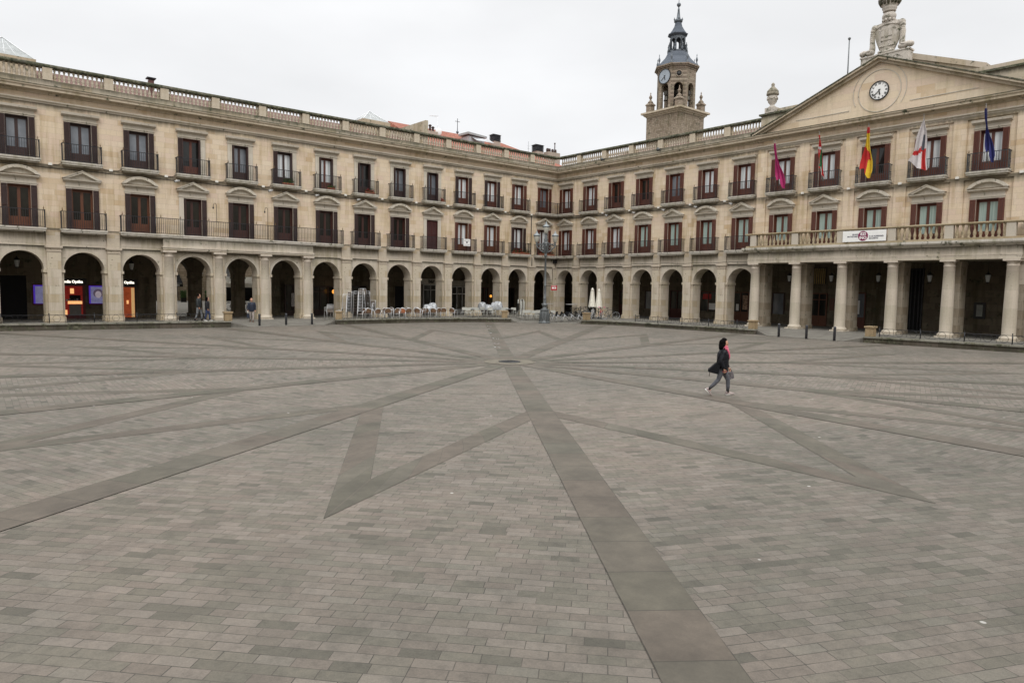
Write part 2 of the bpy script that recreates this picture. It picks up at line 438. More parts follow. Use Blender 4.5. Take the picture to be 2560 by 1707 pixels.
# ------------------------------------------------------------------ mesh tools
class MB:
    def __init__(s):
        s.v, s.f, s.m, s.uv = [], [], [], None
        s.sm = []
    def add(s, vs, fs, mi=0, smooth=False):
        o = len(s.v)
        s.v.extend(vs)
        for f in fs:
            s.f.append(tuple(i + o for i in f))
            s.m.append(mi)
            s.sm.append(smooth)
        return s
    def box(s, x0, x1, y0, y1, z0, z1, mi=0):
        x0, x1 = min(x0, x1), max(x0, x1)
        y0, y1 = min(y0, y1), max(y0, y1)
        return s.add([(x0, y0, z0), (x1, y0, z0), (x1, y1, z0), (x0, y1, z0), (x0, y0, z1), (x1, y0, z1), (x1, y1, z1), (x0, y1, z1)],
                     [(0, 3, 2, 1), (4, 5, 6, 7), (0, 1, 5, 4), (1, 2, 6, 5), (2, 3, 7, 6), (3, 0, 4, 7)], mi)
    def prism(s, pts, y0, y1, mi=0):     # pts in (x,z), extruded along y
        n = len(pts)
        vs = [(p[0], y0, p[1]) for p in pts] + [(p[0], y1, p[1]) for p in pts]
        fs = [tuple(range(n)), tuple(range(2 * n - 1, n - 1, -1))] + [(i, i + n, (i + 1) % n + n, (i + 1) % n) for i in range(n)]
        return s.add(vs, fs, mi)
    def prof(s, x0, x1, pts, mi=0):      # pts in (y,z), extruded along x
        n = len(pts)
        vs = [(x0, p[0], p[1]) for p in pts] + [(x1, p[0], p[1]) for p in pts]
        fs = [tuple(range(n)), tuple(range(2 * n - 1, n - 1, -1))] + [(i, i + n, (i + 1) % n + n, (i + 1) % n) for i in range(n)]
        return s.add(vs, fs, mi)
    def slabpoly(s, pts, z0, z1, mi=0):  # pts in (x,y)
        n = len(pts)
        vs = [(p[0], p[1], z0) for p in pts] + [(p[0], p[1], z1) for p in pts]
        fs = [tuple(range(n - 1, -1, -1)), tuple(range(n, 2 * n))] + [(i, (i + 1) % n, (i + 1) % n + n, i + n) for i in range(n)]
        return s.add(vs, fs, mi)
    def lathe(s, prof, n=12, cx=0, cy=0, cz=0, mi=0, smooth=True, rot=0.0, sy=1.0):   # prof: (r,z)
        vs, fs = [], []
        for r_, z_ in prof:
            for i in range(n):
                a = 2 * PI * i / n + rot
                vs.append((cx + r_ * math.cos(a), cy + r_ * math.sin(a) * sy, cz + z_))
        for j in range(len(prof) - 1):
            for i in range(n):
                k = (i + 1) % n
                fs.append((j * n + i, j * n + k, (j + 1) * n + k, (j + 1) * n + i))
        fs.append(tuple(range(n - 1, -1, -1)))
        fs.append(tuple((len(prof) - 1) * n + i for i in range(n)))
        return s.add(vs, fs, mi, smooth)
    def tube(s, pts, rad, n=8, mi=0, smooth=True, flat=None):
        pts = [Vector(p) for p in pts]
        if not hasattr(rad, '__len__'):
            rad = [rad] * len(pts)
        vs, fs = [], []
        up = Vector((0, 0, 1))
        prev = None
        for i, p in enumerate(pts):
            d = (pts[min(i + 1, len(pts) - 1)] - pts[max(i - 1, 0)])
            d = d.normalized() if d.length > 1e-9 else Vector((0, 0, 1))
            if prev is None:
                ref = up if abs(d.z) < 0.9 else Vector((1, 0, 0))
                u = d.cross(ref).normalized()
            else:
                u = (prev - d * prev.dot(d))
                u = u.normalized() if u.length > 1e-6 else d.orthogonal().normalized()
            prev = u
            v_ = d.cross(u)
            r_ = rad[i]
            ra, rb = (r_ if not isinstance(r_, tuple) else r_[0]), (r_ if not isinstance(r_, tuple) else r_[1])
            for k in range(n):
                a = 2 * PI * k / n + PI / n
                q = p + u * (ra * math.cos(a)) + v_ * (rb * math.sin(a))
                vs.append(tuple(q))
        for j in range(len(pts) - 1):
            for i in range(n):
                k = (i + 1) % n
                fs.append((j * n + i, j * n + k, (j + 1) * n + k, (j + 1) * n + i))
        fs.append(tuple(range(n - 1, -1, -1)))
        fs.append(tuple((len(pts) - 1) * n + i for i in range(n)))
        return s.add(vs, fs, mi, smooth)
    def loft(s, rings, mi=0, smooth=True):   # rings: (cx,cy,cz,rx,ry) horizontal ellipses
        n = 14
        vs, fs = [], []
        for cx, cy, cz, rx, ry in rings:
            for i in range(n):
                a = 2 * PI * i / n
                vs.append((cx + rx * math.cos(a), cy + ry * math.sin(a), cz))
        for j in range(len(rings) - 1):
            for i in range(n):
                k = (i + 1) % n
                fs.append((j * n + i, j * n + k, (j + 1) * n + k, (j + 1) * n + i))
        fs.append(tuple(range(n - 1, -1, -1)))
        fs.append(tuple((len(rings) - 1) * n + i for i in range(n)))
        return s.add(vs, fs, mi, smooth)
    def ball(s, c, r_, n=10, mi=0, sc=(1, 1, 1)):
        m = n // 2 + 1
        prof = [(max(1e-4, math.sin(PI * j / m)), -math.cos(PI * j / m)) for j in range(m + 1)]
        vs, fs = [], []
        for pr, pz in prof:
            for i in range(n):
                a = 2 * PI * i / n
                vs.append((c[0] + r_ * sc[0] * pr * math.cos(a), c[1] + r_ * sc[1] * pr * math.sin(a), c[2] + r_ * sc[2] * pz))
        for j in range(m):
            for i in range(n):
                k = (i + 1) % n
                fs.append((j * n + i, j * n + k, (j + 1) * n + k, (j + 1) * n + i))
        return s.add(vs, fs, mi, True)
    def mesh(s, name):
        me = bpy.data.meshes.new(name)
        me.from_pydata([tuple(v) for v in s.v], [], s.f)
        for p, mi, sm in zip(me.polygons, s.m, s.sm):
            p.material_index = mi
            p.use_smooth = sm
        me.update()
        return me
    def build(s, name, mats, parent=None, loc=None, rz=None, label=None):
        me = s.mesh(name)
        for m_ in (mats if isinstance(mats, (list, tuple)) else [mats]):
            me.materials.append(m_)
        return inst(name, me, parent, loc, rz, label)
def inst(name, me, parent=None, loc=None, rz=None, label=None):
    o = bpy.data.objects.new(name, me)
    COL.objects.link(o)
    if parent:
        o.parent = parent
    if loc is not None:
        o.location = loc
    if rz is not None:
        o.rotation_euler = (0, 0, rz) if not hasattr(rz, '__len__') else rz
    if label:
        o['label'] = label
    return o
def tag(o, label=None, cat=None, group=None, kind=None):
    for k, v in (('label', label), ('category', cat), ('group', group), ('kind', kind)):
        if v:
            o[k] = v
    return o
def empty(name, loc=(0, 0, 0), rz=0.0):
    o = bpy.data.objects.new(name, None)
    COL.objects.link(o)
    o.location = loc
    o.rotation_euler = (0, 0, rz) if not hasattr(rz, '__len__') else rz
    o.empty_display_size = 0.3
    return o
def copy_tree(o, parent=None):
    c = o.copy()
    COL.objects.link(c)
    c.parent = parent
    for ch in [x for x in o.children]:
        copy_tree(ch, c)
    return c
FONT_CACHE = {}
def text_mesh(s, size, thick=0.01, bold=0.0):
    key = (s, size, thick, bold)
    if key in FONT_CACHE:
        return FONT_CACHE[key]
    cu = bpy.data.curves.new('t', 'FONT')
    cu.body = s
    cu.size = size
    cu.extrude = thick
    cu.offset = bold
    cu.align_x = 'CENTER'
    cu.align_y = 'CENTER'
    cu.resolution_u = 3
    o = bpy.data.objects.new('t', cu)
    COL.objects.link(o)
    dg = bpy.context.evaluated_depsgraph_get()
    dg.update()
    me = bpy.data.meshes.new_from_object(o.evaluated_get(dg))
    bpy.data.objects.remove(o)
    bpy.data.curves.remove(cu)
    FONT_CACHE[key] = me
    return me
def put_text(name, s, size, mat, parent, loc, thick=0.01, bold=0.0, tilt=0.0, sx=1.0):
    me = text_mesh(s, size, thick, bold).copy()
    me.materials.clear()
    me.materials.append(mat)
    o = inst(name, me, parent, loc)
    # readable for a viewer in front of the wall: text x along -x, text y up
    o.matrix_local = Matrix.Translation(loc) @ Matrix.Rotation(PI, 4, 'Z') @ Matrix.Rotation(PI / 2, 4, 'X') @ Matrix.Rotation(tilt, 4, 'Z') @ Matrix.Scale(sx, 4, (1, 0, 0))
    return o
# frames of the two ranges: local x runs along the wall, local y out into the plaza
def LF(s, d=0.0, z=0.0):
    return (-s, -d, z)
def RF(s, d=0.0, z=0.0):
    return (-d, -s, z)
ROT = {'L': PI, 'R': PI / 2}
def PT(side, s, d=0.0, z=0.0):
    return LF(s, d, z) if side == 'L' else RF(s, d, z)
def AX(side, s):        # coordinate along the wall in the range's own frame
    return s if side == 'L' else -s
# ------------------------------------------------------------------ the plaza floor
CX, CY, DIP = -29.5, -28.7, 0.142
BASE = 54.2
def gz(x, y):
    r_ = math.hypot(x - CX, y - CY)
    return -DIP * max(0.0, 1 - r_ / 27.0)
def ground():
    rings = [1.0, 5, 9, 13, 17, 21, 25, 27, 32, 45, 90, 300, 1500]
    NS, SUB = 16, 3
    vs, fs, uvs = [], [], []
    for k in range(NS):
        a0 = R(BASE + 22.5 * k)
        mid = a0 + R(11.25)
        ox, oy = (k * 3.37) % 5, (k * 1.93) % 4
        def uv(x, y):
            return ((x * -math.sin(mid) + y * math.cos(mid)) + ox, (x * math.cos(mid) + y * math.sin(mid)) + oy)
        def P(r_, j):
            a = a0 + R(22.5) * j / SUB
            x, y = r_ * math.cos(a), r_ * math.sin(a)
            return (CX + x, CY + y, gz(CX + x, CY + y)), uv(x, y)
        rr = [0.0] + rings
        for i in range(len(rr) - 1):
            for j in range(SUB):
                q = [P(rr[i], j), P(rr[i + 1], j), P(rr[i + 1], j + 1), P(rr[i], j + 1)]
                if i == 0:
                    q = q[1:3] + [q[0]]
                b0 = len(vs)
                vs.extend(x[0] for x in q)
                fs.append(tuple(range(b0, b0 + len(q))))
                uvs.extend(x[1] for x in q)
    me = bpy.data.meshes.new('ground')
    me.from_pydata(vs, [], fs)
    ul = me.uv_layers.new(name='UVMap')
    for i, u in enumerate(uvs):
        ul.data[i].uv = u
    me.materials.append(paving)
    o = inst('plaza_paving', me)
    tag(o, kind='structure')
ground()
def strip(name, segs, width, lift):
    # segs: list of (x0,y0,x1,y1); each a straight band with UV across and along
    vs, fs, uvs = [], [], []
    for si, (x0, y0, x1, y1, wa, wb) in enumerate(segs):
        L = math.hypot(x1 - x0, y1 - y0)
        ux, uy = (x1 - x0) / L, (y1 - y0) / L
        n = max(2, int(L / 1.5))
        row = []
        for i in range(n + 1):
            t_ = i / n
            ww = (wa + (wb - wa) * t_) / 2
            px, py = x0 + (x1 - x0) * t_, y0 + (y1 - y0) * t_
            for sgn in (-1, 1):
                qx, qy = px - uy * ww * sgn, py + ux * ww * sgn
                vs.append((qx, qy, gz(qx, qy) + lift))
            row.append(t_ * L + si * 7.31)
        b0 = len(vs) - 2 * (n + 1)
        for i in range(n):
            fs.append((b0 + 2 * i, b0 + 2 * i + 1, b0 + 2 * i + 3, b0 + 2 * i + 2))
            uvs.extend([(0, row[i]), (1, row[i]), (1, row[i + 1]), (0, row[i + 1])])
    me = bpy.data.meshes.new(name)
    me.from_pydata(vs, [], fs)
    ul = me.uv_layers.new(name='UVMap')
    for i, u in enumerate(uvs):
        ul.data[i].uv = u
    for p in me.polygons:
        if p.normal.z < 0:
            p.flip()
    me.materials.append(band)
    return tag(inst(name, me), kind='structure')
ANG = [53.9, 78.6, 98.5, 122.3, 143, 165.5, -170.5, -146.7, -125.85, -97.4, -78.0, -56.8, -35.0, -12.4, 11.0, 35.2]
def pol(r_, a):
    return CX + r_ * math.cos(R(a)), CY + r_ * math.sin(R(a))
rad = []
for i, a in enumerate(ANG):
    x0, y0 = pol(1.1, a)
    R1 = 36 if 0 < (a % 360) < 90 else (31 if i % 1 == 0 else 27)
    if a in (53.9,):
        R1 = 33
    if a in (35.2,):
        R1 = 29
    if a in (78.6, 98.5, 11.0, -12.4):
        R1 = 25.5
    x1, y1 = pol(R1, a)
    rad.append((x0, y0, x1, y1, 0.62, 0.70))
strip('paving_radial_bands', rad, 0.6, 0.010)
def star_bands():
    vs, fs, uvs = [], [], []
    W2 = 0.245
    for i in range(16):
        a, b_ = ANG[i], ANG[(i + 1) % 16]
        df = ((b_ - a + 180) % 360) - 180
        T = Vector(pol(18.55, a + df / 2))
        N = [Vector(pol(11.3, q)) for q in (a, b_)]
        D_ = [(T - n).normalized() for n in N]
        cr = D_[0].x * D_[1].y - D_[0].y * D_[1].x
        half = math.asin(min(1, abs(cr))) / 2
        bis = (D_[0] + D_[1]).normalized()
        O_, I_ = T + bis * (W2 / math.sin(half)), T - bis * (W2 / math.sin(half))
        for n, d_, sg in ((N[0], D_[0], 1), (N[1], D_[1], -1)):
            nr = Vector((-d_.y, d_.x))
            if (O_ - n).dot(nr) < 0:
                nr = -nr
            pa, pb = n + nr * W2, n - nr * W2
            L = (T - n).length
            K = 8
            for k in range(K):
                q = []
                for e0, e1, u, tt in ((pa, O_, 0, k), (pb, I_, 1, k), (pb, I_, 1, k + 1), (pa, O_, 0, k + 1)):
                    p_ = e0 + (e1 - e0) * (tt / K)
                    q.append((p_.x, p_.y, gz(p_.x, p_.y) + 0.005))
                    uvs.append((u, L * tt / K + i * 3.7))
                b0 = len(vs)
                vs.extend(q)
                fs.append((b0, b0 + 1, b0 + 2, b0 + 3))
    me = bpy.data.meshes.new('paving_star_bands')
    me.from_pydata(vs, [], fs)
    ul = me.uv_layers.new(name='UVMap')
    for i, u in enumerate(uvs):
        ul.data[i].uv = u
    for p in me.polygons:
        if p.normal.z < 0:
            p.flip()
    me.materials.append(band)
    tag(inst('paving_star_bands', me), kind='structure')
star_bands()
# the pale sixteen-sided slab at the middle and the iron drain cover
mb = MB()
pts = [pol(1.05, BASE + 11.25 + 22.5 * i) for i in range(16)]
mb.add([(CX, CY, gz(CX, CY) + 0.016)] + [(x, y, gz(x, y) + 0.016) for x, y in pts], [(0, i + 1, (i + 1) % 16 + 1) for i in range(16)])
yell = simple('pale_sandstone_slab', (0.142, 0.127, 0.100), 0.9, 0, 0.2, 3, spec=0.2)
tag(mb.build('central_slab', yell), kind='structure')
mc = MB()
mc.lathe([(0.44, 0.0), (0.44, 0.02), (0.38, 0.03), (0.37, 0.024), (0.0, 0.028)], 28)
dc = mc.build('drain_cover', simple('worn_cast_iron', (0.045, 0.045, 0.045), 0.5, 0.5, 0.3, 20), None, (CX, CY, gz(CX, CY) + 0.018))
tag(dc, 'round dark iron drain cover in the pale slab at the middle of the plaza', 'drain cover')
mr_ = MB()
for k in range(12):
    a = 2 * PI * k / 12
    mr_.box(-0.30 + 0.05 * k, -0.28 + 0.05 * k, -0.2, 0.2, 0.028, 0.036)
mr_.build('cover_ribs', MATS['worn_cast_iron'], dc)
# ------------------------------------------------------------------ raised arcade pavement and its low plinth walls
FZ = 0.27
PL1 = [(-62, -2.7), (-44.4, -3.0), (-32.5, -4.05)]
PM = [(-25.0, -3.7), (-18, -4.0), (-14.4, -4.7), (-12.6, -5.5), (-11.0, -6.45)]
PR = [(-7.1, -10.6), (-6.2, -12.0), (-5.5, -14.2), (-5.4, -19.0), (-5.2, -24.9)]
PR3 = [(-5.85, -32.2), (-5.4, -40.0), (-5.2, -62)]
def terrace():
    # outer edge with its height; plinth stretches stay level, gaps slope down to the plaza
    edge = [(x, y + 0.2, FZ) for x, y in PL1] + [(-31.3, -4.3, 0.006), (-26.2, -4.3, 0.006)] + [(x, y + 0.2, FZ) for x, y in PM] \
        + [(-10.6, -6.9, 0.006), (-9.3, -8.8, 0.006), (-7.5, -10.3, 0.006)] + [(x + 0.2, y, FZ) for x, y in PR] + [(-5.7, -26.1, 0.006), (-6.0, -31.1, 0.006)] + [(x + 0.2, y, FZ) for x, y in PR3]
    inner = []
    for x, y, z in edge:
        if y > x and not (x > -12.7 and y > -12.7):
            inner.append((x, -1.3, FZ))
        elif x > y and not (x > -12.7 and y > -12.7):
            inner.append((-1.3, y, FZ))
        elif y > x:
            inner.append((x * 0.5 - 0.0, -1.3, FZ))
        else:
            inner.append((-1.3, y * 0.5, FZ))
    m = MB()
    n = len(edge)
    m.add(edge + inner, [(i, i + 1, n + i + 1, n + i) for i in range(n - 1)])
    low = [(x, y, -0.2) for x, y, z in edge]
    m.add(edge + low, [(i, n + i, n + i + 1, i + 1) for i in range(n - 1)])
    back = [(-62, 6.4, FZ), (-1.3, 6.4, FZ), (6.4, 6.4, FZ), (6.4, -1.3, FZ), (6.4, -62, FZ)]
    li = [p for p in inner if p[1] == -1.3] + [(-1.3, -1.3, FZ)]
    m.add(li + [(-1.3, 6.4, FZ), (-62, 6.4, FZ)], [tuple(range(len(li) + 2))])
    ri = [(-1.3, -1.3, FZ)] + [p for p in inner if p[0] == -1.3]
    m.add(ri + [(6.4, -62, FZ), (6.4, -1.3, FZ)], [tuple(range(len(ri) + 2))])
    m.add([(-1.3, -1.3, FZ), (6.4, -1.3, FZ), (6.4, 6.4, FZ), (-1.3, 6.4, FZ)], [(0, 1, 2, 3)])
    tag(m.build('arcade_pavement', terrace_m), kind='structure')
terrace()
def offset_line(pts, d):
    res = []
    for i, p in enumerate(pts):
        a, b_ = pts[max(0, i - 1)], pts[min(len(pts) - 1, i + 1)]
        dx, dy = b_[0] - a[0], b_[1] - a[1]
        L = math.hypot(dx, dy)
        res.append((p[0] + dy / L * d, p[1] - dx / L * d))
    return res
def plinth(pts, h, label, posts):
    root = empty('plinth_wall', (pts[0][0], pts[0][1], 0))
    tag(root, label, 'low wall', 'low stone plinth walls round the plaza')
    ox, oy = pts[0]
    P_ = [(x - ox, y - oy) for x, y in pts]
    o1, o2 = offset_line(P_, 0.0), offset_line(P_, -0.42)
    c1, c2 = offset_line(P_, 0.07), offset_line(P_, -0.44)
    m = MB()
    for i in range(len(P_) - 1):
        m.slabpoly([o1[i], o1[i + 1], o2[i + 1], o2[i]], -0.15, h - 0.09)
    m.build('wall_body', plinth_stone, root)
    m = MB()
    for i in range(len(P_) - 1):
        m.slabpoly([c1[i], c1[i + 1], c2[i + 1], c2[i]], h - 0.09, h)
    m.build('coping', simple_coping, root)
    for (x, y) in posts:
        b_ = MB()
        b_.box(-0.22, 0.22, -0.22, 0.22, 0, 0.50)
        b_.box(-0.27, 0.27, -0.27, 0.27, 0.50, 0.59)
        po = b_.build('end_post', post_stone, root, (x - ox, y - oy, h + 0.002), math.atan2(P_[-1][1] - P_[-2][1], P_[-1][0] - P_[-2][0]) if x != pts[0][0] else math.atan2(P_[1][1] - P_[0][1], P_[1][0] - P_[0][0]))
    return root
simple_coping = ashlar('coping_stone', [(0.0, (0.20, 0.19, 0.155)), (1.0, (0.27, 0.26, 0.22))], 1.6, 0.6, 0.6, 0.9, lichen=0.35)
pw1 = plinth(PL1, 0.40, 'long low stone plinth wall at far left, in front of the optician', [(-32.62, -3.85)])
pw2 = plinth(PM, 0.35, 'low stone plinth wall before the wicker chairs, curving at its right end', [(-24.7, -3.45), (-11.35, -6.0)])
pw3 = plinth(PR, 0.33, 'low stone plinth wall in front of the bicycles and closed parasols', [(-6.75, -10.85), (-4.95, -24.6)])
pw4 = plinth(PR3, 0.36, 'low stone plinth wall at far right, under the wide columns', [(-5.6, -32.5)])
def hoop_rail(pts, h, root, skip_from=None):
    ox, oy = pts[0]
    loc = root.location
    m = MB()
    tot = 0
    P3 = [Vector((x - loc.x, y - loc.y, 0)) for x, y in pts]
    for i in range(len(P3) - 1):
        a, b_ = P3[i], P3[i + 1]
        L = (b_ - a).length
        if L > 25:
            b_ = a + (b_ - a) * (25 / L) if i else b_
            L = (b_ - a).length
        n = max(1, int(round(L / 0.72)))
        u = (b_ - a) / n
        ang = math.atan2(u.y, u.x)
        m.tube([a + Vector((0, 0, h + 0.46)), b_ + Vector((0, 0, h + 0.46))], 0.014, 5)
        m.tube([a + Vector((0, 0, h + 0.06)), b_ + Vector((0, 0, h + 0.06))], 0.012, 5)
        for k in range(n):
            c = a + u * (k + 0.5) + Vector((0, 0, h + 0.26))
            pp = []
            rr_ = 0.19
            for q in range(13):
                t_ = 2 * PI * q / 12
                pp.append(c + u.normalized() * rr_ * math.cos(t_) + Vector((0, 0, rr_ * math.sin(t_))))
            m.tube(pp, 0.011, 4)
            q0 = a + u * k
            if k % 3 == 0:
                m.tube([q0 + Vector((0, 0, h)), q0 + Vector((0, 0, h + 0.52))], 0.022, 6)
                m.ball(q0 + Vector((0, 0, h + 0.54)), 0.035, 6)
            m.tube([q0 + u * 0.04 + Vector((0, 0, h + 0.06)), q0 + u * 0.04 + Vector((0, 0, h + 0.46))], 0.009, 4)
    return m.build('hoop_railing', iron, root)
hoop_rail([(-50, -2.75), (-44.4, -2.8), (-33.4, -3.75)], 0.40, pw1)
hoop_rail([(-5.2, -14.6), (-5.2, -19.0), (-5.05, -24.2)], 0.33, pw3)
hoop_rail([(-5.6, -33.0), (-5.25, -40.0), (-5.15, -48)], 0.36, pw4)
# ------------------------------------------------------------------ the two ranges of the square
LC = lambda k: 1.79 + 3.18 * (k - 1)
RC = lambda k: 1.26 + 3.185 * (k - 1)
Z_SL, Z_UP = 5.93, 9.95
def arch_face(m, c, r_, z_spring, z_top, hw, y0, y1, n=18, mi=0):
    # wall piece z_spring..z_top from c-hw to c+hw with a half-round hole of radius r_
    pts = [(c + r_ * math.cos(PI * i / n), z_spring + r_ * math.sin(PI * i / n)) for i in range(n + 1)]
    top = [(c + hw * (1 - 2 * i / n), z_top) for i in range(n + 1)]
    vs = []
    for y in (y1, y0):
        vs += [(p[0], y, p[1]) for p in pts] + [(p[0], y, p[1]) for p in top]
    N = n + 1
    fs = []
    for i in range(n):
        fs.append((i, i + 1, N + i + 1, N + i))
        fs.append((2 * N + i + 1, 2 * N + i, 3 * N + i, 3 * N + i + 1))
        fs.append((i + 1, i, 2 * N + i, 2 * N + i + 1))
    m.add(vs, fs, mi)
    for sg in (1, -1):
        i0 = 0 if sg > 0 else n
        m.add([(c + sg * r_, y1, z_spring), (c + sg * hw, y1, z_spring), (c + sg * hw, y1, z_top), (c + sg * r_, y0, z_spring), (c + sg * hw, y0, z_spring), (c + sg * hw, y0, z_top)], [(0, 1, 2), (3, 5, 4), (0, 3, 4, 1)], mi)
TH = 1.05
AR = 1.09
SPR = 3.48
def pier_mesh(hw_pil=0.36, hw=0.50, half=None):
    m = MB()
    m.box(-hw, hw, -TH, -0.002, FZ - 0.2, 3.30)
    m.box(-hw - 0.05, hw + 0.05, -TH - 0.04, 0.09, 3.30, SPR)      # impost band
    m.box(-hw_pil, hw_pil, 0.0, 0.18, FZ - 0.2, 4.56)
    m.box(-hw_pil - 0.03, hw_pil + 0.03, 0.0, 0.215, 4.56, 4.61)
    m.box(-hw_pil, hw_pil, 0.0, 0.185, 4.61, 4.72)
    m.box(-hw_pil - 0.04, hw_pil + 0.04, 0.0, 0.225, 4.72, 4.78)
    m.box(-hw_pil - 0.09, hw_pil + 0.09, 0.0, 0.28, 4.78, 4.90)
    m.box(-hw_pil, hw_pil, 0.0, 0.10, 4.90, 5.72)
    m.box(-hw - 0.05, hw + 0.05, -TH - 0.03, 0.0, FZ - 0.2, 0.62)  # worn base block
    m.box(-hw_pil - 0.07, hw_pil + 0.07, 0.0, 0.26, FZ - 0.2, 0.58)
    me = m.mesh('pier')
    me.materials.append(pier_stone)
    return me
PIER = pier_mesh()
def column_mesh(r0, r1, ztop, flare=1.0):
    m = MB()
    m.box(-r0 * 1.35, r0 * 1.35, -r0 * 1.35, r0 * 1.35, FZ - 0.2, 0.36)
    m.lathe([(r0 * 1.3, 0.36), (r0 * 1.33, 0.42), (r0 * 1.25, 0.50), (r0 * 1.05, 0.54), (r0, 0.62), (r0 * 0.99, 1.8), ((r0 + r1) / 2, 3.2), (r1, ztop - 0.42), (r1 * 1.08, ztop - 0.40), (r1 * 1.08, ztop - 0.36), (r1, ztop - 0.34), (r1, ztop - 0.22), (r1 * 1.25, ztop - 0.12)], 24)
    m.box(-r1 * 1.38, r1 * 1.38, -r1 * 1.38, r1 * 1.38, ztop - 0.12, ztop - 0.002)
    me = m.mesh('column')
    me.materials.append(column_stone)
    return me
column_stone = ashlar('column_stone', [(0.0, (0.47, 0.42, 0.33)), (0.5, (0.55, 0.49, 0.40)), (1.0, (0.56, 0.49, 0.41))], 3.0, 1.05, 0.8, 0.5, lichen=0.05)

